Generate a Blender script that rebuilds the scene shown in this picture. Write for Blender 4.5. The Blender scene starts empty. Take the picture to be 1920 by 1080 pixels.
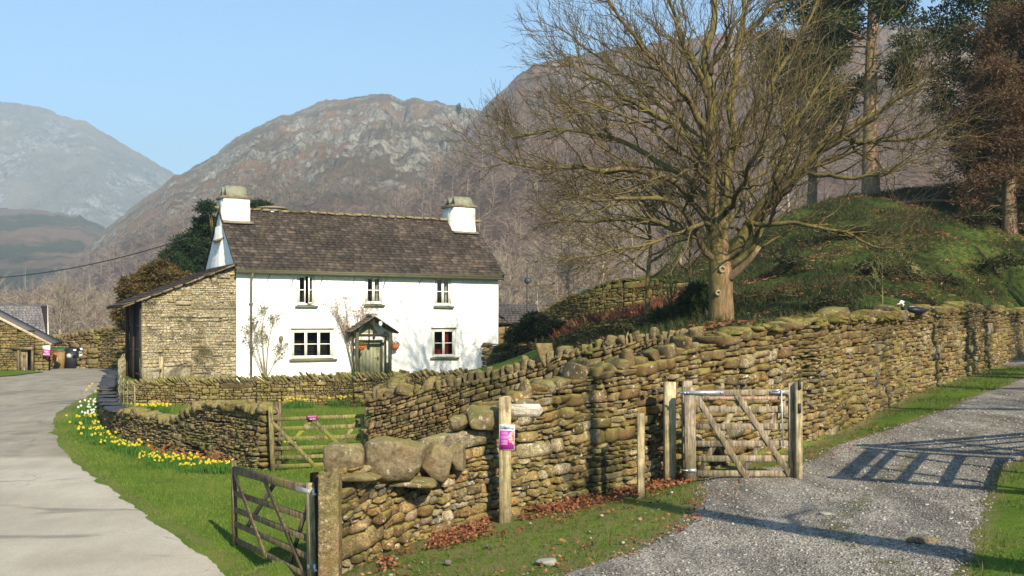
import bpy, math, random
import numpy as np
from mathutils import Vector, Matrix, Euler
PI = math.pi
R = math.radians
random.seed(7)
rng = np.random.default_rng(11)
sc = bpy.context.scene
col = sc.collection

# ------------------------------------------------------------------ camera
F = 2000.0                        # focal length in photo pixels (1920 wide)
HU, HV = 960.0, 610.0             # principal column, horizon row
cam_d = bpy.data.cameras.new('camera')
cam = bpy.data.objects.new('camera', cam_d)
col.objects.link(cam)
cam.location = (0, 0, 0)
cam.rotation_euler = (R(90), 0, 0)
cam_d.sensor_width = 36
cam_d.lens = 36 * F / 1920
cam_d.shift_y = (HV - 540) / 1920
cam_d.clip_start = 0.1
cam_d.clip_end = 30000
sc.camera = cam

# ------------------------------------------------------------------ light
SUN_EL = R(31)
SDIR = Vector((0.43, -0.903, 0)).normalized()          # horizontal direction towards the sun
sun_vec = Vector((SDIR.x * math.cos(SUN_EL), SDIR.y * math.cos(SUN_EL), math.sin(SUN_EL)))
w = bpy.data.worlds.new('World')
sc.world = w
w.use_nodes = True
wn = w.node_tree.nodes
wl = w.node_tree.links
bg = wn['Background']
sky = wn.new('ShaderNodeTexSky')
sky.sky_type = 'NISHITA'
sky.sun_disc = False
sky.sun_elevation = SUN_EL
sky.sun_rotation = math.atan2(SDIR.x, SDIR.y)
sky.altitude = 100
sky.air_density = 1.0
sky.dust_density = 0.15
sky.ozone_density = 1.6
tint = wn.new('ShaderNodeMix'); tint.data_type = 'RGBA'; tint.blend_type = 'MULTIPLY'; tint.inputs[0].default_value = 1.0
tint.inputs[7].default_value = (0.72, 0.94, 1.05, 1)
wl.new(sky.outputs[0], tint.inputs[6]); wl.new(tint.outputs[2], bg.inputs[0])
bg.inputs[1].default_value = 0.105
sd = bpy.data.lights.new('sun', 'SUN')
sd.energy = 5.0
sd.angle = R(0.5)
sd.color = (1.0, 0.88, 0.68)
so = bpy.data.objects.new('sun', sd)
col.objects.link(so)
so.rotation_euler = sun_vec.to_track_quat('Z', 'Y').to_euler()
sc.view_settings.view_transform = 'Standard'
sc.view_settings.look = 'None'
sc.view_settings.exposure = 1.0
sc.view_settings.gamma = 1
sc.cycles.volume_bounces = 0
sc.cycles.max_bounces = 6
sc.cycles.transparent_max_bounces = 8
sc.cycles.use_denoising = True

# ------------------------------------------------------------------ helpers
def W(u, v, Y):
    """photo pixel (1920 wide) at distance Y -> world point"""
    return Vector(((u - HU) / F * Y, Y, (HV - v) / F * Y))

def hsh(ix, iy, iz, seed):
    n = (ix * 374761393 + iy * 668265263 + iz * 1274126177 + seed * 974634777) & 0xFFFFFFFF
    n = ((n ^ (n >> 13)) * 1274126177) & 0xFFFFFFFF
    n = (n ^ (n >> 16)) & 0xFFFFFFFF
    return n / 4294967295.0

def vnoise(x, y, z=0.0, seed=0):
    x, y, z = np.broadcast_arrays(np.asarray(x, float), np.asarray(y, float), np.asarray(z, float))
    ix = np.floor(x).astype(np.int64); iy = np.floor(y).astype(np.int64); iz = np.floor(z).astype(np.int64)
    fx, fy, fz = x - ix, y - iy, z - iz
    fx = fx * fx * (3 - 2 * fx); fy = fy * fy * (3 - 2 * fy); fz = fz * fz * (3 - 2 * fz)
    def h(a, b, c):
        return hsh(ix + a, iy + b, iz + c, seed)
    v00 = h(0,0,0)*(1-fx)+h(1,0,0)*fx; v10 = h(0,1,0)*(1-fx)+h(1,1,0)*fx
    v01 = h(0,0,1)*(1-fx)+h(1,0,1)*fx; v11 = h(0,1,1)*(1-fx)+h(1,1,1)*fx
    return ((v00*(1-fy)+v10*fy)*(1-fz) + (v01*(1-fy)+v11*fy)*fz) * 2 - 1

def fbm(x, y, z=0.0, oct=4, seed=0, gain=0.5):
    a, s, o = 1.0, 0.0, 0.0
    x = np.asarray(x, float); y = np.asarray(y, float); z = np.asarray(z, float)
    for k in range(oct):
        s = s + a * vnoise(x * 2**k, y * 2**k, z * 2**k, seed + k * 17)
        o += a; a *= gain
    return s / o

def tag(o, label=None, cat=None, group=None, kind=None):
    if label: o['label'] = label
    if cat: o['category'] = cat
    if group: o['group'] = group
    if kind: o['kind'] = kind
    return o

def empty(name, loc, rz=0.0, label=None, cat=None, group=None, rot=None):
    o = bpy.data.objects.new(name, None)
    col.objects.link(o)
    o.location = loc
    o.rotation_euler = rot if rot is not None else (0, 0, rz)
    o.empty_display_size = 0.2
    return tag(o, label, cat, group)

def copy_tree(o, parent=None):
    c = o.copy()
    col.objects.link(c)
    if parent is not None:
        mpi = o.matrix_parent_inverse.copy()
        c.parent = parent
        c.matrix_parent_inverse = mpi
    for ch in list(o.children):
        copy_tree(ch, c)
    return c

class MB:
    """mesh builder: collects numpy blocks of vertices and faces"""
    def __init__(self):
        self.v = []; self.f = []; self.n = 0; self.mi = []; self.cur = 0
    def add(self, vs, fs):
        vs = np.asarray(vs, float).reshape(-1, 3)
        fs = [tuple(int(i) + self.n for i in f) for f in fs] if not isinstance(fs, np.ndarray) else fs + self.n
        self.v.append(vs); self.f.append(fs); self.mi.append((len(fs), self.cur)); self.n += len(vs)
    def box(self, c, s, rot=None, jit=0.0):
        c = Vector(c); hx, hy, hz = s[0]/2, s[1]/2, s[2]/2
        M = rot if rot is not None else Matrix.Identity(3)
        if isinstance(M, Euler): M = M.to_matrix()
        vs = []
        for z in (-hz, hz):
            for y in (-hy, hy):
                for x in (-hx, hx):
                    p = M @ Vector((x, y, z)) + c
                    if jit: p += Vector((random.uniform(-jit, jit) for _ in range(3)))
                    vs.append(p)
        self.add(vs, [(0,2,3,1),(4,5,7,6),(0,1,5,4),(2,6,7,3),(0,4,6,2),(1,3,7,5)])
    def beam(self, a, b, wd, hd, up=(0,0,1), ch=0.0):
        """bar with bevelled long edges from a to b: wd across, hd along 'up'"""
        a = Vector(a); b = Vector(b); d = (b - a).normalized(); up = Vector(up)
        s = d.cross(up)
        if s.length < 1e-4: s = d.cross(Vector((1, 0, 0)))
        s.normalize(); t = s.cross(d).normalized()
        w2, h2 = wd/2, hd/2
        if ch <= 0: ch = min(wd, hd) * 0.12
        prof = [(-w2+ch,-h2),(w2-ch,-h2),(w2,-h2+ch),(w2,h2-ch),(w2-ch,h2),(-w2+ch,h2),(-w2,h2-ch),(-w2,-h2+ch)]
        vs = [a + s*x + t*y for x, y in prof] + [b + s*x + t*y for x, y in prof]
        n = 8
        self.add(vs, [tuple(range(n))[::-1], tuple(range(n, 2*n))] + [(i, (i+1) % n, n+(i+1) % n, n+i) for i in range(n)])
    def tube(self, pts, rad, n=8, cap=True):
        P = np.array([tuple(p) for p in pts], float); r = np.asarray(rad, float)
        if r.ndim == 0: r = np.full(len(P), float(r))
        T = np.gradient(P, axis=0); T /= (np.linalg.norm(T, axis=1)[:, None] + 1e-9)
        ref = np.array([0.0, 0.0, 1.0]) if abs(T[0][2]) < 0.9 else np.array([1.0, 0.0, 0.0])
        S = np.cross(T, ref); S /= (np.linalg.norm(S, axis=1)[:, None] + 1e-9)
        U = np.cross(S, T)
        a = np.linspace(0, 2*PI, n, endpoint=False)
        V = P[:, None, :] + r[:, None, None] * (np.cos(a)[None, :, None]*S[:, None, :] + np.sin(a)[None, :, None]*U[:, None, :])
        m = len(P)
        i, j = np.meshgrid(np.arange(m-1), np.arange(n), indexing='ij')
        q = np.stack([i*n+j, i*n+(j+1) % n, (i+1)*n+(j+1) % n, (i+1)*n+j], -1).reshape(-1, 4)
        self.add(V.reshape(-1, 3), q)
        if cap:
            self.v.append(np.zeros((0, 3)))
            self.f.append([tuple(self.n - n*m + k for k in range(n))[::-1], tuple(self.n - n + k for k in range(n))]); self.mi.append((2, self.cur))
    def lathe(self, prof, n=16, c=(0,0,0), rot=None):
        vs = []; c = Vector(c)
        for r_, z_ in prof:
            for k in range(n):
                p = Vector((r_*math.cos(2*PI*k/n), r_*math.sin(2*PI*k/n), z_))
                if rot is not None: p = rot @ p
                vs.append(p + c)
        m = len(prof)
        fs = [(i*n+j, i*n+(j+1) % n, (i+1)*n+(j+1) % n, (i+1)*n+j) for i in range(m-1) for j in range(n)]
        fs += [tuple(range(n))[::-1], tuple(range((m-1)*n, m*n))]
        self.add(vs, fs)
    def build(self, name, mat=None, parent=None, smooth=False, loc=None, **tags):
        V = np.concatenate(self.v) if self.v else np.zeros((0, 3))
        loops, starts, tot, mats = [], [], [], []
        k = 0
        for fs, (cnt, mi) in zip(self.f, self.mi):
            if isinstance(fs, np.ndarray):
                m, s = fs.shape
                loops.append(fs.reshape(-1)); starts.append(k + np.arange(m)*s); tot.append(np.full(m, s)); k += m*s
            else:
                for f in fs:
                    loops.append(np.array(f)); starts.append(np.array([k])); tot.append(np.array([len(f)])); k += len(f)
            mats.append(np.full(cnt, mi))
        me = bpy.data.meshes.new(name)
        L = np.concatenate(loops).astype(np.int32); S = np.concatenate(starts).astype(np.int32)
        M = np.concatenate(mats).astype(np.int32)
        me.vertices.add(len(V)); me.vertices.foreach_set('co', V.astype(np.float32).ravel())
        me.loops.add(len(L)); me.loops.foreach_set('vertex_index', L)
        me.polygons.add(len(S)); me.polygons.foreach_set('loop_start', S)
        me.polygons.foreach_set('material_index', M)
        if smooth: me.polygons.foreach_set('use_smooth', np.ones(len(S), bool))
        me.update(calc_edges=True)
        me.validate()
        ms = mat if isinstance(mat, (list, tuple)) else [mat]
        for mm in ms:
            if mm is not None: me.materials.append(mm)
        o = bpy.data.objects.new(name, me)
        col.objects.link(o)
        if parent is not None: o.parent = parent
        if loc is not None: o.location = loc
        return tag(o, **tags) if tags else o

def blades(mb, C, D, ln, wd, bend=None, tri=False):
    """many thin leaves: centres/roots C (n,3), directions D (n,3), lengths, widths"""
    C = np.asarray(C, float); D = np.asarray(D, float); n = len(C)
    if n == 0: return
    D = D / (np.linalg.norm(D, axis=1)[:, None] + 1e-9)
    rr = rng.normal(size=(n, 3)); S = np.cross(D, rr); S /= (np.linalg.norm(S, axis=1)[:, None] + 1e-9)
    ln = np.broadcast_to(np.asarray(ln, float), (n,))[:, None]; wd = np.broadcast_to(np.asarray(wd, float), (n,))[:, None]
    if tri:
        V = np.stack([C - S*wd/2, C + S*wd/2, C + D*ln], 1)
        mb.add(V.reshape(-1, 3), np.arange(3*n).reshape(n, 3))
    else:
        V = np.stack([C - S*wd*0.25, C + D*ln*0.5 - S*wd/2, C + D*ln, C + D*ln*0.5 + S*wd/2], 1)
        mb.add(V.reshape(-1, 3), np.arange(4*n).reshape(n, 4))

# ------------------------------------------------------------------ materials
def nmat(name, rough=0.85, spec=0.3):
    m = bpy.data.materials.new(name)
    m.use_nodes = True
    nt = m.node_tree
    b = nt.nodes['Principled BSDF']
    b.inputs['Roughness'].default_value = rough
    b.inputs['Specular IOR Level'].default_value = spec
    return m, nt, b

def N(nt, typ, **kw):
    n = nt.nodes.new(typ)
    for k, v in kw.items():
        if k in n.inputs.keys(): n.inputs[k].default_value = v
        else: setattr(n, k, v)
    return n

def coords(nt, kind='Object', scale=(1, 1, 1)):
    if kind == 'World':
        t = N(nt, 'ShaderNodeNewGeometry'); out = t.outputs['Position']
    else:
        t = N(nt, 'ShaderNodeTexCoord'); out = t.outputs[kind]
    if tuple(scale) != (1, 1, 1):
        mp = N(nt, 'ShaderNodeMapping'); mp.inputs['Scale'].default_value = scale
        nt.links.new(out, mp.inputs['Vector']); out = mp.outputs[0]
    return out

def noise(nt, vec, scale, detail=4, rough=0.55, dist=0.0):
    n = N(nt, 'ShaderNodeTexNoise')
    n.inputs['Scale'].default_value = scale; n.inputs['Detail'].default_value = detail
    n.inputs['Roughness'].default_value = rough; n.inputs['Distortion'].default_value = dist
    nt.links.new(vec, n.inputs['Vector'])
    return n.outputs['Fac']

def ramp(nt, fac, stops, interp='LINEAR'):
    r = N(nt, 'ShaderNodeValToRGB'); r.color_ramp.interpolation = interp
    el = r.color_ramp.elements
    while len(el) < len(stops): el.new(0.5)
    for e, (p, c) in zip(el, stops):
        e.position = p; e.color = (c[0], c[1], c[2], 1) if not isinstance(c, (int, float)) else (c, c, c, 1)
    nt.links.new(fac, r.inputs['Fac'])
    return r.outputs['Color']

def mix(nt, fac, a, b, typ='MIX'):
    m = N(nt, 'ShaderNodeMix', data_type='RGBA', blend_type=typ)
    def put(sock, val):
        if isinstance(val, (int, float)): sock.default_value = val
        elif isinstance(val, (tuple, list)): sock.default_value = (*val, 1)
        else: nt.links.new(val, sock)
    if isinstance(fac, (int, float)): m.inputs[0].default_value = fac
    else: nt.links.new(fac, m.inputs[0])
    put(m.inputs[6], a); put(m.inputs[7], b)
    return m.outputs[2]

def math_(nt, op, a, b=None, clamp=False):
    m = N(nt, 'ShaderNodeMath', operation=op, use_clamp=clamp)
    for i, v in enumerate((a, b)):
        if v is None: continue
        if isinstance(v, (int, float)): m.inputs[i].default_value = v
        else: nt.links.new(v, m.inputs[i])
    return m.outputs[0]

def island(nt):
    g = N(nt, 'ShaderNodeNewGeometry')
    return g.outputs['Random Per Island'], g.outputs['Normal'], g.outputs['Position']

def bump(nt, b, h, strength=0.3, dist=0.02):
    bp = N(nt, 'ShaderNodeBump'); bp.inputs['Strength'].default_value = strength; bp.inputs['Distance'].default_value = dist
    nt.links.new(h, bp.inputs['Height']); nt.links.new(bp.outputs[0], b.inputs['Normal'])

def simple(name, colr, rough=0.7, var=0.25, scale=8.0, bumps=0.15, metal=0.0, spec=0.3, dist=0.01):
    m, nt, b = nmat(name, rough, spec)
    v = coords(nt)
    n = noise(nt, v, scale, 5)
    c = ramp(nt, n, [(0.3, tuple(x*(1-var) for x in colr)), (0.7, tuple(min(1, x*(1+var)) for x in colr))])
    nt.links.new(c, b.inputs['Base Color'])
    b.inputs['Metallic'].default_value = metal
    if bumps: bump(nt, b, n, bumps, dist)
    return m

def leafmat(name, cols, rough=0.7, trans=0.25, scale=0.6):
    """foliage: colour varies per leaf and per clump"""
    m, nt, b = nmat(name, rough, 0.25)
    r, nrm, pos = island(nt)
    n = noise(nt, pos, scale, 3)
    mixf = math_(nt, 'ADD', math_(nt, 'MULTIPLY', r, 0.5), math_(nt, 'MULTIPLY', n, 0.5))
    k = len(cols)
    c = ramp(nt, mixf, [(0.2 + 0.6*i/(k-1), c_) for i, c_ in enumerate(cols)])
    nt.links.new(c, b.inputs['Base Color'])
    if trans:
        tb = N(nt, 'ShaderNodeBsdfTranslucent'); nt.links.new(c, tb.inputs['Color'])
        ms = N(nt, 'ShaderNodeMixShader'); ms.inputs[0].default_value = trans
        nt.links.new(b.outputs[0], ms.inputs[1]); nt.links.new(tb.outputs[0], ms.inputs[2])
        nt.links.new(ms.outputs[0], nt.nodes['Material Output'].inputs['Surface'])
    return m

def stonemat(name, cols, moss=0.5, lichen=0.5, algae=0.4, bumpd=0.02, mosscol=(0.16, 0.15, 0.035), rust=0.4, fine=1.0, lsc=14):
    m, nt, b = nmat(name, 0.9, 0.2)
    r, nrm, pos = island(nt)
    k = len(cols)
    c = ramp(nt, r, [(i/(k-1) if k > 1 else 0, c_) for i, c_ in enumerate(cols)])
    n1 = noise(nt, pos, 11, 6, 0.75)
    c = mix(nt, 0.9, c, ramp(nt, n1, [(0.33, 0.35), (0.5, 0.95), (0.68, 1.5)]), 'MULTIPLY')
    c = mix(nt, 1.0, c, (0.86, 0.80, 0.74), 'MULTIPLY')
    nh = noise(nt, coords(nt, 'World', (1, 1, 1.8)), 38, 5, 0.8)
    c = mix(nt, fine, c, ramp(nt, nh, [(0.36, 0.30), (0.5, 0.95), (0.62, 1.75)]), 'MULTIPLY')
    # rust-brown staining
    n2 = noise(nt, pos, 2.3, 5, 0.6)
    c = mix(nt, math_(nt, 'MULTIPLY', ramp(nt, n2, [(0.48, 0.0), (0.62, 1.0)]), rust), c, (0.15, 0.075, 0.03))
    # dark green-black algae
    n3 = noise(nt, pos, 1.1, 5, 0.65)
    c = mix(nt, math_(nt, 'MULTIPLY', ramp(nt, n3, [(0.5, 0.0), (0.6, 1.0)]), algae), c, (0.135, 0.125, 0.03))
    n6 = noise(nt, pos, 0.8, 5, 0.7)
    c = mix(nt, math_(nt, 'MULTIPLY', ramp(nt, n6, [(0.53, 0.0), (0.63, 1.0)]), 0.72), c, (0.04, 0.034, 0.014))
    wt_ = N(nt, 'ShaderNodeAttribute'); wt_.attribute_name = 'weathered_top'
    c = mix(nt, math_(nt, 'MULTIPLY', ramp(nt, math_(nt, 'ADD', wt_.outputs['Fac'], math_(nt, 'MULTIPLY', math_(nt, 'SUBTRACT', n3, 0.5), 2.0)), [(0.25, 0.0), (0.65, 1.0)]), 0.62), c, mix(nt, n1, (0.04, 0.026, 0.012), (0.15, 0.10, 0.04)))
    # pale lichen
    n4 = noise(nt, pos, lsc, 5, 0.7)
    n5 = noise(nt, pos, 1.7, 3)
    li = math_(nt, 'MULTIPLY', ramp(nt, n4, [(0.58, 0.0), (0.64, 1.0)]), ramp(nt, n5, [(0.45, 0.0), (0.6, 1.0)]))
    c = mix(nt, math_(nt, 'MULTIPLY', li, lichen), c, (0.55, 0.52, 0.42))
    # moss on upward faces
    sx = N(nt, 'ShaderNodeSeparateXYZ'); nt.links.new(nrm, sx.inputs[0])
    up = math_(nt, 'ADD', sx.outputs[2], math_(nt, 'MULTIPLY', math_(nt, 'SUBTRACT', n2, 0.5), 1.4))
    mo = math_(nt, 'MULTIPLY', ramp(nt, up, [(0.45, 0.0), (0.8, 1.0)]), moss)
    mc = mix(nt, n1, mosscol, tuple(x*2.0 for x in mosscol))
    c = mix(nt, mo, c, mc)
    nt.links.new(c, b.inputs['Base Color'])
    n7 = noise(nt, coords(nt, 'World', (1, 1, 2.2)), 26, 6, 0.75)
    hh = math_(nt, 'ADD', math_(nt, 'MULTIPLY', n1, 1.0), math_(nt, 'MULTIPLY', n7, 0.5))
    bump(nt, b, hh, 0.9, bumpd)
    return m
# ------------------------------------------------------------------ the lie of the land
# main retaining wall beside the track: (u, distance, top row, base row)
LANE = [(604,12.9,886,1092),(640,13.0,884,1075),(720,13.4,874,1040),(800,13.9,856,1005),(850,14.1,832,992),(900,14.4,800,978),(950,14.7,760,965),(1000,14.95,745,955),
        (1080,15.4,716,940),(1140,15.7,700,928),(1200,16.0,686,915),(1300,16.5,657,885),(1400,17.2,632,865),(1500,18.0,613,838),
        (1600,20.0,601,795),(1640,21.5,600,775),(1700,23.8,594,742),(1760,26.3,588,722),(1830,30.0,579,700),(1870,33.0,583,688),(1920,38.0,587,668),(1990,45.0,590,650)]
LW = [(W(u, vb, Y), W(u, vt, Y)) for u, Y, vt, vb in LANE]

ctl = []                       # (x, y, z)
def c_(u, v, Y):
    p = W(u, v, Y); ctl.append((p.x, p.y, p.z))
front, behind = [], []
_b = np.array([tuple(b) for b, t in LW]); _t = np.array([tuple(t) for b, t in LW]); _uu = np.array([l[0] for l in LANE], float)
_s = np.concatenate([[0], np.cumsum(np.hypot(*np.diff(_b[:, :2], axis=0).T))])
for s_ in np.arange(0, _s[-1], 0.55):
    bx, by, bz = [np.interp(s_, _s, _b[:, i]) for i in range(3)]; tz = np.interp(s_, _s, _t[:, 2]); u = np.interp(s_, _s, _uu)
    e = 0.5; dx = np.interp(s_+e, _s, _b[:, 0]) - np.interp(s_-e, _s, _b[:, 0]); dy = np.interp(s_+e, _s, _b[:, 1]) - np.interp(s_-e, _s, _b[:, 1])
    l_ = math.hypot(dx, dy); nx, ny = -dy/l_, dx/l_
    back = bz + 0.05 if u < 1000 else bz + (tz - bz) * min(1, (u - 1000) / 500) * 0.78
    if len(front) % 2 == 0 or True: front.append((bx, by, bz)); behind.append((bx + nx*0.5, by + ny*0.5, back))
for p in [(460,1080,15.0),(0,1080,15.0),(-400,1080,15.0),(0,865,25.9),(-500,865,25.9),(0,765,37.4),(150,694,55),(0,690,58),(-500,700,55),(-300,765,37),
          (437,1018,16.8),(580,1098,13.3),(300,885,23.7),(107,790,32.8),(200,808,30),(330,850,27),(430,868,25.5),(507,884,24),(690,872,23.4),
          (205,760,35),(212,715,43),(240,693,50),(600,757,37.5),(350,757,36.5),(740,757,38),(600,820,29),(690,800,31),
          (443,716,44),(700,712,47),(930,706,50),(300,716,42.5),(800,706,44),
          (850,960,16.5),(1000,905,17.5),(1100,820,19),(1200,770,19.5),(760,800,26),(950,745,26),(1130,700,25),(1300,660,23),
          (950,690,46),(1080,675,50),(960,640,60),(1100,620,40),(1150,600,38),(1250,590,38),(1200,640,30),
          (1353,612,30),(1450,606,26),(1550,602,26),(1100,575,50),(1250,545,50),(1350,535,50),(1440,540,40),
          (1500,500,42),(1480,396,52),(1400,455,54),(1650,362,58),(1760,353,58),(1850,350,58),(1960,352,58),(1700,480,42),(1850,480,44),
          (1700,560,31),(1800,555,36),(1900,560,44),(1960,520,46),(2100,480,50),(2300,500,40),
          (1560,375,56),(1620,420,48),(1800,410,50),(1950,420,53)]:
    c_(*p)
ctl += [(1.1,9.5,-2.48),(2.0,8,-2.32),(3.9,10,-2.12),(4.1,8.1,-2.08),(5.6,12,-1.95),(3.0,13.6,-2.24),(2.5,15.3,-2.26),(4.1,15.2,-2.2),(6.6,17.5,-1.86),(12.5,25.5,-1.45),(8.0,14.0,-1.68),
        (-0.9,11.9,-2.85),(-2.2,11.0,-3.05),(0,6,-2.5),(2,4,-2.2),(0,0,-1.95),(4,0,-1.8),(6,6,-1.8),(-4,6,-3.1),(-8,6,-3.55),(-8,0,-3.3),(-20,5,-3.9),(-20,0,-4),(12,8,-0.9),(12,0,-0.9),(12,16,-1.1),
        (20,30,-0.9),(30,20,0.5),(22,40,-0.6),(30,36,0.6),(40,45,3),(-3.0,14.5,-3.1),(-3.4,20,-3.2),(-1.2,20,-2.95),
        (26,70,8),(34,62,8.5),(20,80,6),(10,75,3),(0,75,-1),(-15,75,-2.6),(-35,80,-3),(40,90,8),(0,110,-3),(25,120,2),(-40,120,-4),(-60,50,-3.6),(-60,10,-4.4),(60,110,6),(60,60,7),(60,20,3),(60,0,1)]
for a in range(16):
    for rr_ in (320, 900):
        ctl.append((rr_*math.cos(a*PI/8), rr_*math.sin(a*PI/8), -4.0))
_bx, _by = _b[:, 0], _b[:, 1]
def wall_sd(X, Y):
    X = np.asarray(X, float); e = 0.4
    yw = np.interp(X, _bx, _by); sl_ = (np.interp(X+e, _bx, _by) - np.interp(X-e, _bx, _by))/(2*e)
    return (np.asarray(Y, float) - yw)/np.sqrt(1 + sl_**2)
_c = np.array(ctl); _sd = wall_sd(_c[:, 0], _c[:, 1])
left = _c[:, 0] < -1.6
CF = np.concatenate([_c[(_sd < 0.1) | left], np.array(front)])
CB = np.concatenate([_c[(_sd >= 0.1) | left], np.array(behind)[np.array(behind)[:, 0] > -1.6], np.array(front)[np.array(front)[:, 0] <= -1.6]])
CC = 0.6
def _phi(d2): return np.sqrt(d2 + CC*CC)
def _fit(C):
    A = _phi(((C[:, None, :2] - C[None, :, :2])**2).sum(-1)) - 0.05*np.eye(len(C))
    mu = C[:, 2].mean()
    return C, np.linalg.solve(A, C[:, 2] - mu), mu
_FF, _FB = _fit(CF), _fit(CB)
def _ev(fit, X, Y):
    C, wt, mu = fit; out = np.empty(len(X))
    for i in range(0, len(X), 50000):
        out[i:i+50000] = _phi((X[i:i+50000, None] - C[None, :, 0])**2 + (Y[i:i+50000, None] - C[None, :, 1])**2) @ wt + mu
    return out
def G(x, y):
    x = np.asarray(x, float); y = np.asarray(y, float)
    sh = np.broadcast(x, y).shape
    X = np.broadcast_to(x, sh).ravel(); Y = np.broadcast_to(y, sh).ravel()
    t = np.clip((wall_sd(X, Y) - 0.05)/0.4, 0, 1); t = t*t*(3-2*t)
    out = np.zeros(len(X)); a = t < 1; b_ = t > 0
    if a.any(): out[a] += (1-t[a])*_ev(_FF, X[a], Y[a])
    if b_.any(): out[b_] += t[b_]*_ev(_FB, X[b_], Y[b_])
    rr_ = np.hypot(X, Y); k = np.clip((rr_ - 250) / 250, 0, 1); k = k*k*(3-2*k)
    out = out*(1-k) - 4.0*k
    hs = hillmask(X, Y)
    out = out + hs*(0.34*fbm(X*0.4, Y*0.4, 0, 5, 5) + 0.10*fbm(X*1.7, Y*1.7, 0, 3, 6))
    return out.reshape(sh) if sh else float(out[0])
def hillmask(X, Y):
    """1 on the mossy hillside above the lane wall"""
    px = np.array([b.x for b, t in LW]); py = np.array([b.y for b, t in LW])
    yw = np.interp(X, px, py)
    a = np.clip((Y - yw - 0.8) / 2.0, 0, 1) * np.clip(X / 1.5, 0, 1)
    return a * np.clip((X - (Y*0.02) + 1.0)/2, 0, 1)
_ys = np.concatenate([np.arange(4, 60, 0.04), np.arange(60, 200, 0.5)])
def PX(u, v):
    """where the ray through a photo pixel meets the ground"""
    x = (u - HU)/F*_ys; z = (HV - v)/F*_ys
    g = G(x, _ys)
    h = np.where(z < g)[0]
    i = h[0] if len(h) else len(_ys) - 1
    return Vector((x[i], _ys[i], g[i]))

# ---- ground sheet
def axis(fine_a, fine_b, st, far, growth=1.12):
    a = list(np.arange(fine_a, fine_b, st))
    s = st
    while a[-1] < far: s *= growth; a.append(a[-1] + s)
    s = st; lo = []; x = fine_a
    while x > -far: s *= growth; x -= s; lo.append(x)
    return np.array(lo[::-1] + a)
gx = axis(-22, 24, 0.22, 9000); gy = axis(3, 62, 0.22, 9000)
X, Y = np.meshgrid(gx, gy)
Z = G(X, Y)
near = (np.hypot(X, Y) < 90)
Z = Z + near * 0.02 * fbm(X*1.5, Y*1.5, 0, 4, 3)
mb = MB()
ny_, nx_ = X.shape
i, j = np.meshgrid(np.arange(ny_-1), np.arange(nx_-1), indexing='ij')
q = np.stack([i*nx_+j, i*nx_+j+1, (i+1)*nx_+j+1, (i+1)*nx_+j], -1).reshape(-1, 4)
mb.add(np.stack([X, Y, Z], -1).reshape(-1, 3), q)
m_g, nt, b = nmat('grass_ground', 0.95, 0.1)
_, nrm, pos = island(nt)
at = N(nt, 'ShaderNodeAttribute'); at.attribute_name = 'hill'
nA = noise(nt, pos, 0.5, 5, 0.6); nB = noise(nt, pos, 6, 5, 0.7); nC = noise(nt, pos, 40, 3, 0.7)
lawn = ramp(nt, nA, [(0.3, (0.06, 0.115, 0.012)), (0.55, (0.105, 0.165, 0.018)), (0.72, (0.16, 0.18, 0.03))])
nD = noise(nt, pos, 1.7, 5, 0.65)
lawn = mix(nt, math_(nt, 'MULTIPLY', ramp(nt, nD, [(0.56, 0.0), (0.70, 1.0)]), 0.7), lawn, (0.17, 0.145, 0.05))
lawn = mix(nt, 0.7, lawn, ramp(nt, nC, [(0.3, 0.5), (0.7, 1.4)]), 'MULTIPLY')
hill = ramp(nt, nB, [(0.33, (0.012, 0.014, 0.005)), (0.46, (0.022, 0.034, 0.007)), (0.56, (0.040, 0.062, 0.010)), (0.66, (0.055, 0.038, 0.018)), (0.78, (0.08, 0.045, 0.022))])
hill = mix(nt, 0.9, hill, ramp(nt, nA, [(0.38, 0.35), (0.5, 0.9), (0.62, 1.7)]), 'MULTIPLY')
cc = mix(nt, at.outputs['Fac'], lawn, hill)
at2 = N(nt, 'ShaderNodeAttribute'); at2.attribute_name = 'worn'
wf = math_(nt, 'ADD', at2.outputs['Fac'], math_(nt, 'MULTIPLY', math_(nt, 'SUBTRACT', nB, 0.5), 1.2))
cc = mix(nt, ramp(nt, wf, [(0.42, 0.0), (0.75, 1.0)]), cc, mix(nt, nC, (0.12, 0.095, 0.04), (0.22, 0.18, 0.085)))
nt.links.new(cc, b.inputs['Base Color'])
bump(nt, b, math_(nt, 'ADD', nC, nB), 0.8, 0.03)
ground = mb.build('ground', m_g, smooth=True, kind='structure')
hm = hillmask(X.ravel(), Y.ravel())
hm = np.maximum(hm, np.clip((Y.ravel()-62)/10, 0, 1))

def setattrf(o, name, vals):
    a = o.data.attributes.new(name, 'FLOAT', 'POINT'); a.data.foreach_set('value', np.asarray(vals, np.float32))
setattrf(ground, 'hill', hm)

def edge(pts):
    """pixel outline -> points on the ground sorted by distance"""
    P = sorted([tuple(PX(u, v)) for u, v in pts], key=lambda p: p[1])
    return np.array([p[0] for p in P]), np.array([p[1] for p in P])

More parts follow.
